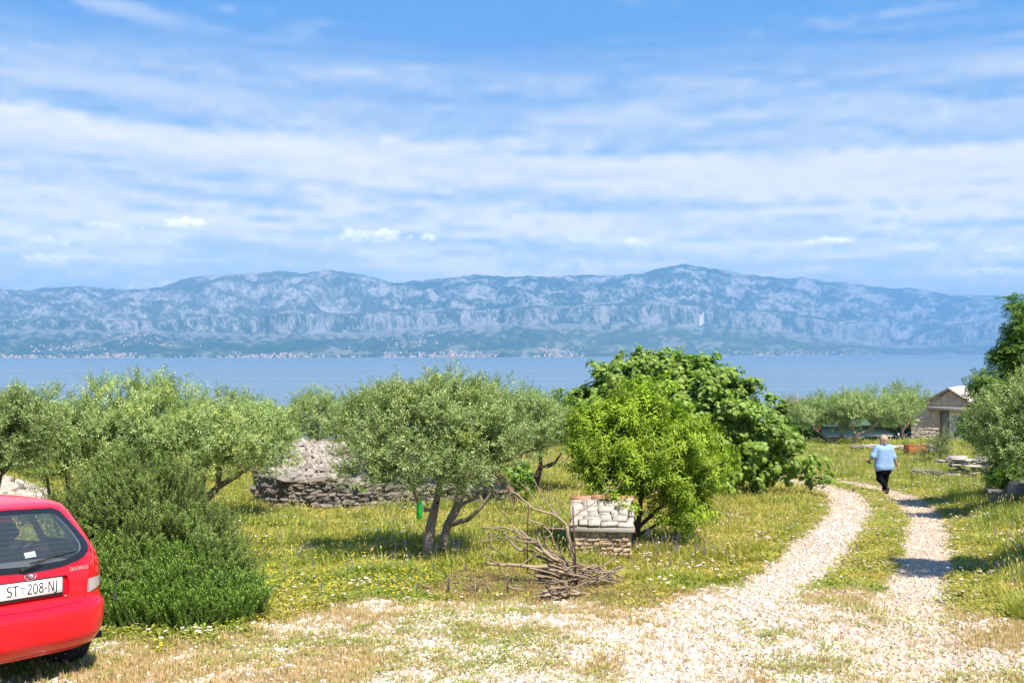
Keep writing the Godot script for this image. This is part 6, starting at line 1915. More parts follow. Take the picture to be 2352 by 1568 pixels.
	var lying := [["curved pale stick lying left of the forked dead branch", [[575, 735], [610, 755], [662, 768]], 12.2, .014], ["curved stick between the leftmost and middle short stakes", [[320, 785], [350, 808], [392, 820]], 12.0, .013], ["thin bent twig at the left end of the row of short stakes", [[132, 848], [155, 890], [178, 915]], 11.6, .009], ["thin bent twig right of the leftmost short stake", [[385, 845], [405, 890], [435, 915]], 11.6, .010],
		["long straight rod lying on bare soil right in front of the forked olive trunks", [[470, 708], [580, 695], [690, 680]], 12.8, .008], ["short straight rod lying left of the long rod in front of the forked olive", [[340, 715], [400, 708], [470, 694]], 12.9, .008], ["straight stick lying in the grass just left of the brush pile", [[1070, 752], [1150, 741]], 12.2, .009],
		["curved branched stick between the forked dead branch and the large brush pile", [[1035, 745], [1085, 800], [1160, 828]], 12.0, .015], ["thin rod lying on bare soil just in front of the small brush pile", [[1205, 998], [1330, 978]], 11.0, .008], ["longest thin rod lying at the gravel edge in front of the small brush pile", [[1185, 1062], [1400, 1042], [1620, 1020]], 10.75, .008]]
	for q in lying:
		var pts := Z(q[1], q[2])
		for i in pts.size():
			pts[i].y = lerpf(pts[i].y, gy(pts[i].x, -pts[i].z) + 0.03, 0.75)
		var holder := Node3D.new()
		var st := tool()
		var o: Vector3 = pts[0]
		for i in pts.size(): pts[i] -= o
		tube(st, pts, q[3], q[3] * 0.7, 6)
		holder.free()
		var m := put("lying_stick", done(st), M.wood)
		m.position = o
		tag(m, q[0], "stick")

func make_yard_things() -> void:
	rng.seed = 450
	# the green bottle and the clear one behind it, hung from the olive
	var green := StandardMaterial3D.new()
	green.transparency = BaseMaterial3D.TRANSPARENCY_ALPHA
	green.albedo_color = Color(0.02, 0.62, 0.18, 0.82); green.roughness = 0.3
	var clear := StandardMaterial3D.new()
	clear.transparency = BaseMaterial3D.TRANSPARENCY_ALPHA
	clear.albedo_color = Color(0.8, 0.85, 0.85, 0.35); clear.roughness = 0.3
	var prof := [[0.0, 0.030], [0.012, 0.040], [0.09, 0.041], [0.12, 0.036], [0.15, 0.041], [0.19, 0.037], [0.23, 0.020], [0.26, 0.013], [0.275, 0.013]]
	for q in [[963, 1190, 13.9, green, "green plastic bottle hanging from a branch of the forked olive tree", 1.0], [969, 1180, 14.05, clear, "clear plastic bottle hanging right behind the green bottle in the forked olive", 0.7]]:
		var t := thing("plastic_bottle", q[4], "bottle", pt(q[0], q[1], q[2]), 0.4)
		var st := tool()
		for i in prof.size() - 1:
			for k in 14:
				var a0 := TAU * k / 14; var a1 := TAU * (k + 1) / 14
				var P := func(e: Array, a: float) -> Vector3: return Vector3(cos(a) * e[1], e[0], sin(a) * e[1]) * q[5]
				quad(st, P.call(prof[i], a1), P.call(prof[i], a0), P.call(prof[i + 1], a0), P.call(prof[i + 1], a1))
		put("bottle_body", done(st), q[3], t)
		st = tool(); tube(st, [Vector3(0, 0.268, 0) * q[5], Vector3(0, 0.292, 0) * q[5]], 0.016, 0.016, 10)
		put("cap", done(st, false), mat(.62, .42, .05, .5), t)
		st = tool(); tube(st, [Vector3(0, 0.285, 0) * q[5], Vector3(0.01, 0.42, -0.02)], 0.0025, 0.0025, 4)
		put("string", done(st), mat(.5, .45, .4), t)
	# stack of stone slabs
	var o := at(2215, 37.5)
	var t := thing("slab_stack", "stack of thin pale stone slabs in the meadow below the right hand trees", "stone stack", o)
	for i in 46:
		var h := rng.randf_range(0.0, 0.72)
		var w := rng.randf_range(0.3, 0.62)
		var b := box_mesh(Vector3(w, rng.randf_range(0.03, 0.06), rng.randf_range(0.3, 0.5)), 0.012)
		var m := put("stone_slab", b, M.slabs[rng.randi() % 3] if h > 0.4 else M.stones[rng.randi() % 3], t)
		m.position = Vector3(rng.randf_range(-0.85, 0.85) * (1.0 - h * 0.25), h, rng.randf_range(-0.35, 0.35))
		m.rotation = Vector3(rng.randf_range(-.12, .12), rng.randf_range(-.5, .5), rng.randf_range(-.12, .12))
	for k in 9:
		var m := put("stone_slab", box_mesh(Vector3(rng.randf_range(.4, .8), 0.06, 0.5), 0.012), M.slabs[rng.randi() % 3], t)
		m.position = Vector3(rng.randf_range(0.2, 1.7), 0.08 + rng.randf() * 0.16, rng.randf_range(-0.2, 0.4))
		m.rotation = Vector3(rng.randf_range(-.1, .1), rng.randf_range(-.4, .4), rng.randf_range(-.1, .1))
	# flat stones in the grass, the kerb of stones and the rusty tub
	var row := thing("stone_edging", "low row of pale stones along the meadow behind the walking person", "stone edging", at(2040, 55.0))
	for k in 30:
		var px := lerpf(1960.0, 2150.0, k / 29.0) + rng.randf_range(-3, 3)
		var p := at(px, 55.0 + rng.randf_range(-0.2, 0.2))
		stone_at(row, p - row.position + Vector3(0, 0.16 + rng.randf() * 0.08, 0), Vector3(rng.randf_range(.2, .42), rng.randf_range(.12, .24), 0.3), spin(), [M.stones[0], M.stones[2], M.block_stones[0]])
	var flat := thing("flat_stones", "few low grey stones half hidden in grass left of the slab stack", "stones", at(2125, 37.5))
	for k in 12:
		var p := at(lerpf(2100.0, 2158.0, rng.randf()), 37.5 + rng.randf_range(-.2, .2))
		stone_at(flat, p - flat.position + Vector3(0, 0.16, 0), Vector3(rng.randf_range(.2, .4), 0.16, 0.3), spin(), [M.stones[0], M.stones[1]])
	var tub := thing("rusty_tub", "rusty orange metal tub standing in the grass before the garage", "tub", at(2102, 52.0) + Vector3(0, 0.12, 0), 0.1)
	var st := tool()
	var orange := grained(mat(0.52, 0.20, 0.07, 0.85), M.fine, 3.0)
	for q in [[Vector3(0, .2, .28), Vector3(.96, .40, .03)], [Vector3(0, .2, -.28), Vector3(.96, .40, .03)], [Vector3(-.475, .2, 0), Vector3(.03, .40, .53)], [Vector3(.475, .2, 0), Vector3(.03, .40, .53)], [Vector3(0, .015, 0), Vector3(.92, .03, .53)]]:
		box(st, q[0], q[1], Transform3D(), 0.006)
	put("tub_sides", done(st, false), orange, tub)
	st = tool()
	for z in [-.29, .29]: tube(st, [Vector3(-.5, .41, z), Vector3(.5, .41, z)], .022, .022, 8)
	for x in [-.49, .49]: tube(st, [Vector3(x, .41, -.29), Vector3(x, .41, .29)], .022, .022, 8)
	put("rim", done(st), grained(mat(0.30, 0.10, 0.05, 0.85), M.fine, 4.0), tub)
	for k in 5:
		var p := at(2132 + k * 6, 52.3 + rng.randf_range(-.4, .4))
		var m := put("loose_slab", box_mesh(Vector3(rng.randf_range(.25, .5), .05, .3), 0.01), M.slabs[0])
		m.position = p + Vector3(0, 0.26 + 0.05 * k * (k % 2), 0); m.rotation = Vector3(0.08, rng.randf(), rng.randf_range(-.1, .1))
		tag(m, "pale flat slab lying in the grass right of the rusty orange tub", "stone slab", "loose slabs beside the rusty tub")

# ---------------------------------------------------------------- person
func blend(caps: Array, k: float, cell: float) -> ArrayMesh:
	# surface nets round capsules [a, b, radius a, radius b, flatten across z] joined with a smooth minimum
	var lo := Vector3.ONE * 1e9; var hi := -lo
	for c in caps:
		var r := maxf(c[2], c[3]) + k + cell * 2.0
		for p in [c[0], c[1]]:
			lo = lo.min(p - Vector3.ONE * r); hi = hi.max(p + Vector3.ONE * r)
	var n := Vector3i(((hi - lo) / cell).ceil()) + Vector3i.ONE
	var f := PackedFloat32Array()
	f.resize(n.x * n.y * n.z)
	f.fill(1.0)
	for c in caps:
		var a: Vector3 = c[0]; var b: Vector3 = c[1]
		var r := maxf(c[2], c[3]) + k + cell * 2.0
		var i0 := Vector3i(((a.min(b) - Vector3.ONE * r - lo) / cell).floor()).max(Vector3i.ZERO)
		var i1 := Vector3i(((a.max(b) + Vector3.ONE * r - lo) / cell).ceil()).min(n - Vector3i.ONE)
		var ab := b - a
		var l2 := maxf(ab.length_squared(), 1e-9)
		for x in range(i0.x, i1.x + 1):
			for y in range(i0.y, i1.y + 1):
				for z in range(i0.z, i1.z + 1):
					var p := lo + Vector3(x, y, z) * cell
					var h := clampf((p - a).dot(ab) / l2, 0.0, 1.0)
					var d := p.distance_to(a + ab * h) - lerpf(c[2], c[3], h)
					var at_i := (x * n.y + y) * n.z + z
					var o := f[at_i]
					var e := maxf(k - absf(o - d), 0.0) / k
					f[at_i] = minf(o, d) - e * e * k * 0.25
	var ids := {}
	var v := PackedVector3Array()
	var idx := PackedInt32Array()
	var sx := n.y * n.z; var sy := n.z
	for x in n.x - 1:
		for y in n.y - 1:
			for z in n.z - 1:
				var i := x * sx + y * sy + z
				var g := [f[i], f[i + 1], f[i + sy], f[i + sy + 1], f[i + sx], f[i + sx + 1], f[i + sx + sy], f[i + sx + sy + 1]]
				var neg := 0
				for q in g: if q < 0.0: neg += 1
				if neg == 0 or neg == 8: continue
				var s := Vector3.ZERO; var cnt := 0
				for e in [[0, 1], [2, 3], [4, 5], [6, 7], [0, 2], [1, 3], [4, 6], [5, 7], [0, 4], [1, 5], [2, 6], [3, 7]]:
					var ga: float = g[e[0]]; var gb: float = g[e[1]]
					if (ga < 0.0) == (gb < 0.0): continue
					var t := ga / (ga - gb)
					var pa := Vector3((e[0] >> 2) & 1, (e[0] >> 1) & 1, e[0] & 1); var pb := Vector3((e[1] >> 2) & 1, (e[1] >> 1) & 1, e[1] & 1)
					s += pa.lerp(pb, t); cnt += 1
				ids[i] = v.size()
				v.append(lo + (Vector3(x, y, z) + s / cnt) * cell)
	for i in ids:
		for ax in 3:
			var st: int = [sx, sy, 1][ax]
			var s1: int = [sy, 1, sx][ax]; var s2: int = [1, sx, sy][ax]
			if i + st >= f.size() or (f[i] < 0.0) == (f[i + st] < 0.0): continue
			if not (ids.has(i - s1) and ids.has(i - s2) and ids.has(i - s1 - s2)): continue
			var q := [ids[i], ids[i - s1], ids[i - s1 - s2], ids[i - s2]]
			if f[i] < 0.0: idx.append_array([q[0], q[2], q[1], q[0], q[3], q[2]])
			else: idx.append_array([q[0], q[1], q[2], q[0], q[2], q[3]])
	var arr := []
	arr.resize(Mesh.ARRAY_MAX)
	arr[Mesh.ARRAY_VERTEX] = v
	arr[Mesh.ARRAY_INDEX] = idx
	var st2 := SurfaceTool.new()
	st2.create_from_arrays(arr)
	st2.generate_normals()
	return st2.commit()

func hand(wrist: Vector3, dir: Vector3, palm_n: Vector3, thumb_side: float, curl: float) -> Array:
	# palm, four unequal bent fingers and a thumb that leaves the side of the palm
	var caps := []
	dir = dir.normalized()
	var side := dir.cross(palm_n).normalized() * thumb_side
	for k in 4:
		var off := side * (0.028 - 0.019 * k)
		var kn: Vector3 = wrist + dir * (0.088 - 0.006 * absf(k - 1.3)) + off
		caps.append([wrist + dir * 0.015 + off * 0.6, kn, 0.016, 0.012])
		var ln: float = [0.040, 0.045, 0.042, 0.033][k]
		var d1 := (dir + palm_n * curl * 0.6).normalized()
		var m := kn + d1 * ln
		var d2 := (dir + palm_n * curl * 1.8).normalized()
		var e := m + d2 * ln * 0.65
		var d3 := (dir * 0.5 + palm_n * curl * 2.0).normalized()
		caps.append([kn, m, 0.0098, 0.009]); caps.append([m, e, 0.009, 0.0082]); caps.append([e, e + d3 * ln * 0.5, 0.0082, 0.007])
	var tb := wrist + dir * 0.03 + side * 0.026
	var tm := tb + (dir * 0.6 + side * 0.8 + palm_n * 0.4).normalized() * 0.038
	caps.append([tb, tm, 0.0125, 0.0105]); caps.append([tm, tm + (dir + side * 0.25 + palm_n * 0.5).normalized() * 0.032, 0.0105, 0.008])
	return caps

func make_person() -> void:
	var p := at(2030, 29.0)
	var t := thing("person", "person with grey blond hair, light blue shirt and dark trousers walking away down the track", "person", p, 0.08)
	var skin := mat(0.42, 0.22, 0.15, 0.6, {"subsurf_scatter_enabled": true, "subsurf_scatter_strength": 0.1})
	var V := func(x: float, y: float, z: float) -> Vector3: return Vector3(x, y, z)
	# joints; -z is the way the person walks
	var rs: Vector3 = V.call(0.185, 1.325, 0.0); var re: Vector3 = V.call(0.285, 1.03, 0.03); var rw: Vector3 = V.call(0.42, 0.79, -0.02)
	var ls: Vector3 = V.call(-0.205, 1.315, 0.0); var le: Vector3 = V.call(-0.335, 1.05, 0.03); var lw: Vector3 = V.call(-0.355, 0.935, -0.17)
	var rh: Vector3 = V.call(0.08, 0.72, 0.0); var rk: Vector3 = V.call(0.065, 0.42, -0.05); var ra: Vector3 = V.call(0.035, 0.09, -0.04)
	var lh: Vector3 = V.call(-0.12, 0.72, 0.0); var lk: Vector3 = V.call(-0.125, 0.42, 0.0); var la: Vector3 = V.call(-0.035, 0.20, 0.27)
	var body := [[V.call(-.08, .78, 0), V.call(.08, .78, 0), .13, .13], [V.call(-.06, 1.0, -.02), V.call(.06, 1.0, -.02), .14, .14], [V.call(-.09, 1.22, -.01), V.call(.09, 1.22, -.01), .12, .12], [ls, rs, .075, .075], [V.call(0, 1.33, 0), V.call(.005, 1.45, -.02), .06, .055],
		[rs, re, .05, .043], [re, rw, .041, .028], [ls, le, .05, .043], [le, lw, .041, .028], [rh, rk, .08, .058], [rk, ra, .056, .038], [lh, lk, .08, .058], [lk, la, .056, .038],
		[V.call(.005, 1.555, -.02), V.call(.005, 1.565, -.035), .098, .088], [V.call(.005, 1.50, -.055), V.call(.005, 1.475, -.075), .062, .042]]
	var st := SurfaceTool.new()
	st.begin(Mesh.PRIMITIVE_TRIANGLES)
	st.append_from(blend(body, 0.035, 0.014), 0, Transform3D())
	st.append_from(blend(hand(rw, Vector3(0.45, -0.85, -0.05), Vector3(-0.7, -0.2, -0.4), 1.0, 0.55), 0.008, 0.0042), 0, Transform3D())
	st.append_from(blend(hand(lw, Vector3(0.1, -0.25, -0.95), Vector3(0.4, -0.85, 0.2), 1.0, 0.8), 0.008, 0.0042), 0, Transform3D())
	# face, on the side turned away: nose, lips, ears
	st.append_from(blend([[V.call(.005, 1.555, -.118), V.call(.005, 1.525, -.138), .009, .015], [V.call(-.018, 1.488, -.108), V.call(.028, 1.488, -.108), .008, .008], [V.call(-.093, 1.56, -.015), V.call(-.095, 1.525, -.018), .016, .011], [V.call(.103, 1.56, -.015), V.call(.105, 1.525, -.018), .016, .011]], 0.01, 0.006), 0, Transform3D())
	put("body", st.commit(), skin, t)
	for x in [-.030, .040]:
		put("eye", blend([[V.call(x, 1.557, -.112), V.call(x, 1.557, -.113), .012, .012]], 0.004, 0.005), mat(.5, .5, .5, .3), t)
	# shirt: yoke, loose back that widens to the hem, sleeves rolled to the elbow, collar
	var shirt := [[V.call(-.15, 1.32, .0), V.call(.14, 1.32, .0), .085, .085], [V.call(-.12, 1.24, .01), V.call(.115, 1.24, .01), .138, .138], [V.call(-.10, 1.05, .0), V.call(.10, 1.05, .0), .156, .156], [V.call(-.11, 1.14, .0), V.call(.108, 1.14, .0), .148, .148], [V.call(-.105, .97, .0), V.call(.105, .97, .0), .155, .155], [V.call(-.12, .83, .005), V.call(.125, .83, .005), .152, .15], [V.call(-.11, .90, .0), V.call(.11, .90, .0), .153, .153], [V.call(-.13, .76, .015), V.call(.14, .76, .015), .158, .150],
		[ls, ls.lerp(le, .95), .086, .072], [rs, rs.lerp(re, .95), .086, .072], [le + Vector3(-.0, .03, 0), le + Vector3(-.006, -.0, -.02), .080, .072], [re + Vector3(-.006, .03, 0), re + Vector3(.01, -.02, 0), .078, .068], [V.call(-.05, 1.425, .02), V.call(.06, 1.425, .02), .052, .052]]
	# folds from the yoke down to the left
	for q in [[-.06, 1.20, -.09, .98, .165], [.02, 1.22, -.03, .86, .172], [.09, 1.18, .05, .95, .165], [.14, 1.15, .17, 1.0, .135], [-.15, 1.05, -.19, .72, .120], [.06, .92, .04, .70, .16], [.16, .85, .21, .70, .12], [-.02, .90, -.06, .70, .165]]:
		shirt.append([V.call(q[0], q[1], q[4] - .028), V.call(q[2], q[3], q[4] - .032), .012, .018])
	put("shirt", blend(shirt, 0.035, 0.012), mat(0.21, 0.355, 0.60, 0.9), t)
	var legs := [[V.call(-.10, .74, 0), V.call(.09, .74, 0), .148, .146], [V.call(-.09, .66, .02), V.call(.08, .66, .02), .135, .13], [rh, rk, .120, .088], [rk, ra + Vector3(0, .02, 0), .086, .068], [lh, lk, .120, .090], [lk, la + Vector3(0, .02, -.02), .088, .066]]
	put("trousers", blend(legs, 0.04, 0.014), mat(0.004, 0.0045, 0.008, 0.95, {"metallic_specular": 0.2}), t)
	put("hair", blend([[V.call(.005, 1.57, .0), V.call(.005, 1.59, -.02), .106, .100], [V.call(-.05, 1.55, .035), V.call(-.075, 1.44, .04), .062, .040], [V.call(.06, 1.55, .035), V.call(.085, 1.45, .035), .062, .042], [V.call(0, 1.56, .05), V.call(.0, 1.44, .065), .07, .046], [V.call(.09, 1.52, .01), V.call(.118, 1.475, .0), .03, .016], [V.call(-.085, 1.52, .02), V.call(-.105, 1.43, .03), .03, .016]], 0.03, 0.010), grained(mat(0.62, 0.53, 0.40, 0.7), noise_tex(0.05, 128, Color(.5, .42, .36), Color(1, 1, 1), 66), 9.0), t)
	put("shoe", blend([[V.call(.035, .045, .02), V.call(.045, .04, -.16), .045, .042], [V.call(.035, .03, .03), V.call(.048, .025, -.18), .03, .028]], 0.02, 0.008), mat(.03, .03, .035, .7), t)
	var heel: Vector3 = V.call(-.02, .205, .335); var toe: Vector3 = V.call(.0, .045, .20)
	put("shoe", blend([[heel, toe, .044, .042], [heel + Vector3(0, .02, -.02), heel.lerp(toe, .4) + Vector3(0, .02, -.04), .042, .042]], 0.02, 0.008), mat(.10, .09, .08, .8), t)
	var ph := put("handheld_case", null, null)
	var s3 := tool()
	box(s3, Vector3.ZERO, Vector3(0.075, 0.03, 0.15), Transform3D(Basis(Vector3.RIGHT, 0.35), Vector3.ZERO), 0.01)
	ph.mesh = done(s3, false); ph.material_override = mat(.02, .018, .016, .5)
	ph.position = p + lw + Vector3(0.01, -0.065, -0.075); ph.rotation.y = 0.5
	tag(ph, "small dark case held in the left hand of the walking person", "case")

# ---------------------------------------------------------------- grass, flowers and gravel
func tuft(n: int, h: float, w: float, spread: float, a: Color, b: Color, sd: int, seedy := false) -> Mesh:
	rng.seed = sd
	var st := tool()
	for i in n:
		var an := rng.randf() * TAU
		var out := Vector3(cos(an), 0, sin(an))
		var base := out * spread * rng.randf() * 0.6
		var ht := h * rng.randf_range(0.55, 1.1)
		var lean := out * ht * rng.randf_range(0.1, 0.6)
		var side := out.cross(Vector3.UP) * w * 0.5
		var mid := base + lean * 0.4 + Vector3.UP * ht * 0.6
		var tip := base + lean + Vector3.UP * ht
		st.set_color(a.lerp(b, rng.randf()))
		for p in [base - side, mid + side * 0.8, mid - side * 0.8, base - side, base + side, mid + side * 0.8, mid - side * 0.8, mid + side * 0.8, tip]: st.add_vertex(p)
		if seedy and i % 2 == 0:
			st.set_color(Color(0.48, 0.44, 0.22))
			var u := (tip - mid).normalized()
			for s in [side * 2.2, out * w * 1.1]:
				for p in [tip - u * ht * 0.04, tip + u * ht * 0.06 + s, tip + u * ht * 0.16, tip - u * ht * 0.04, tip + u * ht * 0.16, tip + u * ht * 0.06 - s]: st.add_vertex(p)
	st.generate_normals()
	return st.commit()

func clover(n: int, r: float, a: Color, b: Color, sd: int) -> Mesh:
	rng.seed = sd
	var st := tool()
	for i in n:
		var an := rng.randf() * TAU
		var out := Vector3(cos(an), 0, sin(an))
		var base := out * r * sqrt(rng.randf()) + Vector3.UP * r * rng.randf_range(0.05, 0.7)
		var dir := (out + Vector3.UP * rng.randf_range(-0.1, 0.9)).normalized()
		leaf(st, base, dir, dir.cross(Vector3.UP + rdir() * 0.4).normalized(), r * rng.randf_range(0.35, 0.6), r * 0.2, 0.0, a.lerp(b, rng.randf()))
	st.generate_normals()
	return st.commit()

func blossom(h: float, r: float, petals: int, petal: Color, heart: Color, sd: int, heads := 1) -> Mesh:
	rng.seed = sd
	var st := tool()
	for k in heads:
		var top := Vector3(rng.randfn() * h * 0.22, h * rng.randf_range(0.75, 1.0), rng.randfn() * h * 0.22)
		st.set_color(Color(0.12, 0.17, 0.04))
		var side := Vector3(r * 0.10, 0, 0)
		for p in [Vector3.ZERO - side, top + side, top - side, -side, side, top + side]: st.add_vertex(p)
		var n := (Vector3.UP + rdir() * 0.45).normalized()
		var b := along(n)
		for i in petals:
			var a0 := TAU * (i + 0.1) / petals; var a1 := TAU * (i + 0.9) / petals
			st.set_color(petal)
			for p in [Vector3.ZERO, Vector3(cos(a0) * r, r * 0.2, sin(a0) * r), Vector3(cos(a1) * r, r * 0.2, sin(a1) * r)]: st.add_vertex(top + b * p)
		st.set_color(heart)
		for i in 5:
			var a0 := TAU * i / 5; var a1 := TAU * (i + 1) / 5
			for p in [Vector3(0, r * 0.22, 0), Vector3(cos(a0) * r * 0.34, r * 0.1, sin(a0) * r * 0.34), Vector3(cos(a1) * r * 0.34, r * 0.1, sin(a1) * r * 0.34)]: st.add_vertex(top + b * p)
	st.generate_normals()
	return st.commit()

func spike(h: float, sd: int) -> Mesh:
	rng.seed = sd
	var st := tool()
	st.set_color(Color(0.10, 0.14, 0.04))
	tube(st, [Vector3.ZERO, Vector3(0, h, 0)], 0.003, 0.002, 3, false)
	for i in 16:
		var y := h * (0.7 + 0.3 * i / 16.0)
		var an := i * 2.4
		var d := Vector3(cos(an), 0.4, sin(an))
		leaf(st, Vector3(0, y, 0), d, d.cross(Vector3.UP).normalized(), 0.022, 0.016, 0.0, Color(0.16, 0.07, 0.36).lerp(Color(0.26, 0.14, 0.5), rng.randf()))
	st.generate_normals()
	return st.commit()

func make_ground_cover() -> void:
	var ga := Color(0.23, 0.29, 0.04); var gb := Color(0.46, 0.46, 0.11)
	var green := [tuft(10, 0.24, 0.009, 0.11, ga, gb, 71), tuft(9, 0.30, 0.008, 0.12, ga, gb, 72), tuft(8, 0.42, 0.007, 0.12, ga, Color(0.48, 0.48, 0.14), 73, true)]
	var short := [tuft(9, 0.09, 0.006, 0.07, Color(0.52, 0.37, 0.20), Color(0.72, 0.56, 0.32), 74), clover(16, 0.07, Color(0.22, 0.29, 0.05), Color(0.38, 0.42, 0.09), 75)]
	var flowers := [blossom(0.24, 0.014, 5, Color(0.80, 0.62, 0.01), Color(0.70, 0.45, 0.01), 76, 3), blossom(0.22, 0.020, 7, Color(0.74, 0.60, 0.64), Color(0.60, 0.42, 0.30), 77, 2), blossom(0.20, 0.024, 8, Color(0.82, 0.78, 0.76), Color(0.75, 0.55, 0.15), 78, 1)]
	var purple := spike(0.42, 79)
	rng.seed = 500
	var gp := [[], [], []]; var gc := [[], [], []]
	var sp := [[], []]; var sc := [[], []]
	var fp := [[], [], []]; var fc := [[], [], []]
	var pp := []; var pc := []
	for i in 165000:
		var d := 7.0 * exp(rng.randf() * log(85.0 / 7.0))
		var x := d * rng.randf_range(-0.62, 0.64)
		var g := gravel(x, d) if d < 48.0 else 0.0
		var yard := in_yard(x, d) if d < 16.0 else 0.0
		var n := nz.get_noise_2d(x * 0.45, d * 0.45 + 200.0)
		var n2 := nz.get_noise_2d(x * 1.6 + 60.0, d * 1.6)
		var mid := 0.0
		if d < 40.0:
			var xs := side_x(d)
			mid = smoothstep(1.9, 1.5, absf(x - xs + 0.8)) * (1.0 - yard)
		var grown_by := 1.0 + maxf(0.0, d - 16.0) * 0.011
		var p := Vector3(x, gy(x, d) - 0.01, -d)
		var bank := smoothstep(0.7, 1.6, x - side_x(d)) * smoothstep(8.0, 10.0, d)
		if yard > 0.5:
			if rng.randf() < clampf(1.25 - g * 1.15 - n2 * 0.5, 0.13, 1.0):
				var k := 1 if rng.randf() < 0.22 + n * 0.7 - 0.10 * float(x < -1.0) else 0
				var s := rng.randf_range(0.55, 1.2) * (0.8 if k == 0 else 0.9)
				sp[k].append(Transform3D(spin().scaled(Vector3.ONE * s), p)); sc[k].append(Color(1, 1, 1) * rng.randf_range(0.75, 1.2))
				if rng.randf() < 0.012:
					var f := rng.randi() % 3
					fp[f].append(Transform3D(spin().scaled(Vector3.ONE * 0.6), p)); fc[f].append(Color(1, 1, 1))
			continue
		if rng.randf() < g * 1.15: continue
		if absf(x - 16.9) < 1.3 and d > 35.0 and d < 38.5 and rng.randf() < 0.8: continue
		# bare soil by the pile and the olive
		var bare := smoothstep(1.5, 0.4, Vector2((x + 0.1) * 0.8, (d - 13.0) * 0.8).length() + n2 * 0.8) + smoothstep(1.5, 0.5, Vector2((x - 0.6) * 0.7, (d - 11.9) * 0.9).length() + n2 * 0.6) + smoothstep(0.8, 0.2, Vector2(x - 0.5, (d - 10.9) * 1.2).length())
		if rng.randf() < bare * 0.8:
			sp[0].append(Transform3D(spin().scaled(Vector3.ONE * rng.randf_range(0.5, 1.0)), p)); sc[0].append(Color(0.85, 0.72, 0.68) * rng.randf_range(0.6, 1.1))
			if rng.randf() < 0.2: sp[1].append(Transform3D(spin().scaled(Vector3.ONE * rng.randf_range(0.5, 1.2)), p)); sc[1].append(Color(1, 1, 1) * rng.randf_range(0.7, 1.1))
			continue
		var rough := smoothstep(0.5, 0.1, g)
		var hgt := lerpf(0.30, 0.72, clampf(0.5 + n, 0.0, 1.0)) * lerpf(1.0, 0.42, mid) * lerpf(0.6, 1.0, rough) * lerpf(1.0, 1.35, bank)
		if d < 16.0 and bank < 0.3: hgt *= lerpf(0.40, 1.0, smoothstep(11.0, 15.0, d))
		var k2 := rng.randi() % 3 if rng.randf() < 0.5 else rng.randi() % 2
		if hgt < 0.45: k2 = 0
		if x < -0.8 and d > 10.0 and d < 20.0 and n > -0.3: n += 0.12
		var lush := clampf(0.38 + n * 1.3 + n2 * 0.4 + bank * 0.25 - (0.25 if x > 1.0 and d < 30.0 and bank < 0.2 else 0.0), 0.0, 1.0)
		var tint := Color(1.28, 1.06, 0.95).lerp(Color(0.84, 0.94, 0.72), lush) * rng.randf_range(0.75, 1.2)
		if rng.randf() < 0.10 - n * 0.2: tint = Color(1.7, 1.1, 1.3) * rng.randf_range(0.7, 1.1)
		gp[k2].append(Transform3D(spin().scaled(Vector3(1.0, hgt * (1.0 - 0.35 * smoothstep(30.0, 60.0, d)), 1.0) * grown_by * rng.randf_range(0.8, 1.25)), p)); gc[k2].append(tint)
		if rng.randf() < 0.25:
			sp[1].append(Transform3D(spin().scaled(Vector3.ONE * rng.randf_range(0.9, 1.9) * grown_by), p)); sc[1].append(tint * 0.9)
		# flowers in drifts
		var yel := smoothstep(0.15, 0.6, n2 + 0.5 * n) * 0.07 + 0.004
		if x < -0.8 and x > -5.5 and d > 11.5 and d < 20.0: yel = 0.20 * smoothstep(-0.1, 0.5, n2 + n * 0.5) + 0.012
		var pink := smoothstep(0.0, 0.5, nz.get_noise_2d(x * 0.7 - 30.0, d * 0.5)) * 0.06 + 0.008
		if x > 2.0 and d > 13.0: pink = pink * 1.9 + 0.01
		var r := rng.randf()
		var fs := grown_by * rng.randf_range(0.8, 1.3)
		if r < yel: fp[0].append(Transform3D(spin().scaled(Vector3(1, clampf(hgt, 0.4, 1.2), 1) * fs), p)); fc[0].append(Color(1, 1, 1) * rng.randf_range(0.8, 1.1))
		elif r < yel + pink:
			var w := 1 if rng.randf() < 0.7 else 2
			fp[w].append(Transform3D(spin().scaled(Vector3(1, clampf(hgt, 0.4, 1.2), 1) * fs), p)); fc[w].append(Color(1, 1, 1) * rng.randf_range(0.8, 1.1))
		elif rng.randf() < 0.006 + 0.05 * smoothstep(1.2, 0.3, Vector2(x + 1.0, d - 14.6).length() * 0.8) + 0.05 * smoothstep(1.2, 0.3, Vector2(x - 2.1, d - 15.0).length() * 0.8):
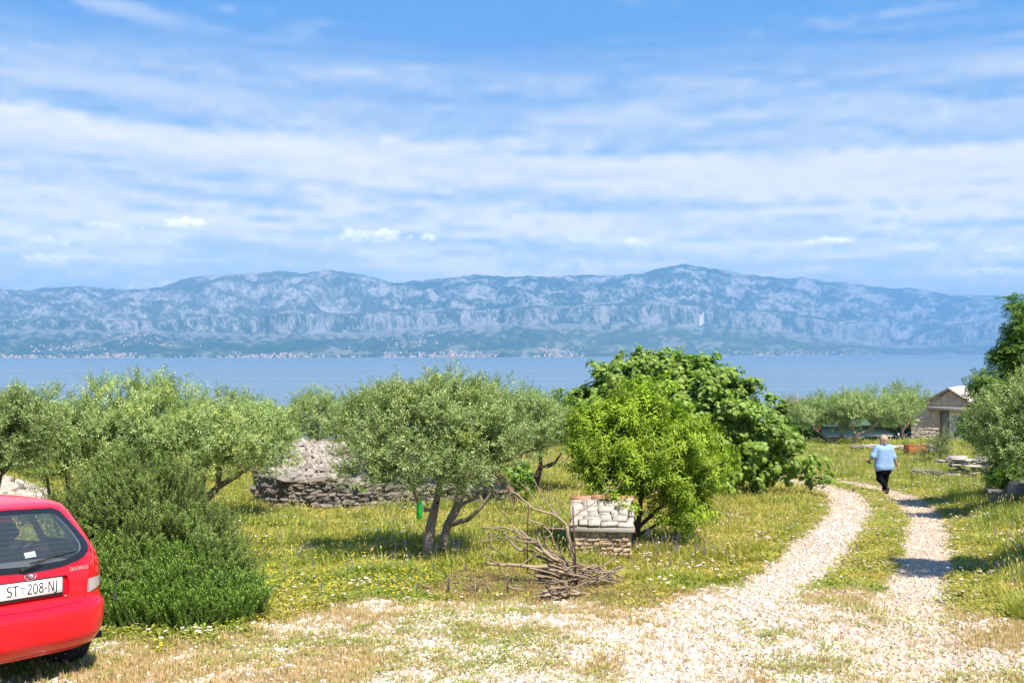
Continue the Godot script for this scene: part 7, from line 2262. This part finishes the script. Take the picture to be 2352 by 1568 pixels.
			pp.append(Transform3D(spin().scaled(Vector3.ONE * rng.randf_range(0.6, 1.0)), p)); pc.append(Color(1, 1, 1))
	for k in 3: tag(many("meadow_grass", green[k], M.grass, gp[k], gc[k]), ["short tufts of green and yellow meadow grass", "medium tufts of green meadow grass", "tall meadow grass with pale seed heads"][k])
	tag(many("dry_grass", short[0], M.grass, sp[0], sc[0]), "short dry brown grass among the gravel of the yard")
	tag(many("low_weeds", short[1], M.grass, sp[1], sc[1]), "low small leaved weeds between gravel and grass")
	for k in 3: tag(many("wild_flowers", flowers[k], M.petal, fp[k], fc[k]), ["small yellow flowers scattered in drifts over the meadow", "small pink flowers scattered through the meadow", "small white daisies scattered through the meadow"][k])
	tag(many("purple_flowers", purple, M.petal, pp, pc), "purple flower spikes near the olive and almond trunks")
	# gravel
	var sp2 := [[], [], []]; var sc2 := [[], [], []]
	for i in 300000:
		var d := 6.8 * exp(rng.randf() * log(44.0 / 6.8))
		var x := d * rng.randf_range(-0.60, 0.60)
		var g := gravel(x, d)
		if rng.randf() > smoothstep(0.12, 0.8, g) + 0.03: continue
		var s := (0.010 + 0.030 * pow(rng.randf(), 4.0)) * (1.0 + maxf(0.0, d - 14.0) * 0.03)
		var p := Vector3(x, gy(x, d) + s * 0.06, -d)
		var w := rng.randi() % 3
		sp2[w].append(Transform3D(Basis(rdir(), rng.randf() * TAU) * Basis.from_scale(Vector3(s * 1.25, s * 0.7, s)), p))
		var c := Color(0.68, 0.63, 0.575).lerp(Color(0.82, 0.79, 0.745), rng.randf())
		if rng.randf() < 0.22: c = Color(0.70, 0.54, 0.42)
		if rng.randf() < 0.05: c = Color(0.42, 0.39, 0.36)
		if d > 20.0: c = c.lerp(Color(0.72, 0.57, 0.45), smoothstep(20.0, 34.0, d) * 0.5)
		if d < 40.0 and track(x, d, TRACK_R, 0.5) > 0.3: c = c.lerp(Color(0.68, 0.52, 0.39), 0.45)
		sc2[w].append(c)
	for w in 3: tag(many("gravel", rocks[w], M.pebble, sp2[w], sc2[w]), "pale limestone gravel of the yard and the two wheel tracks")
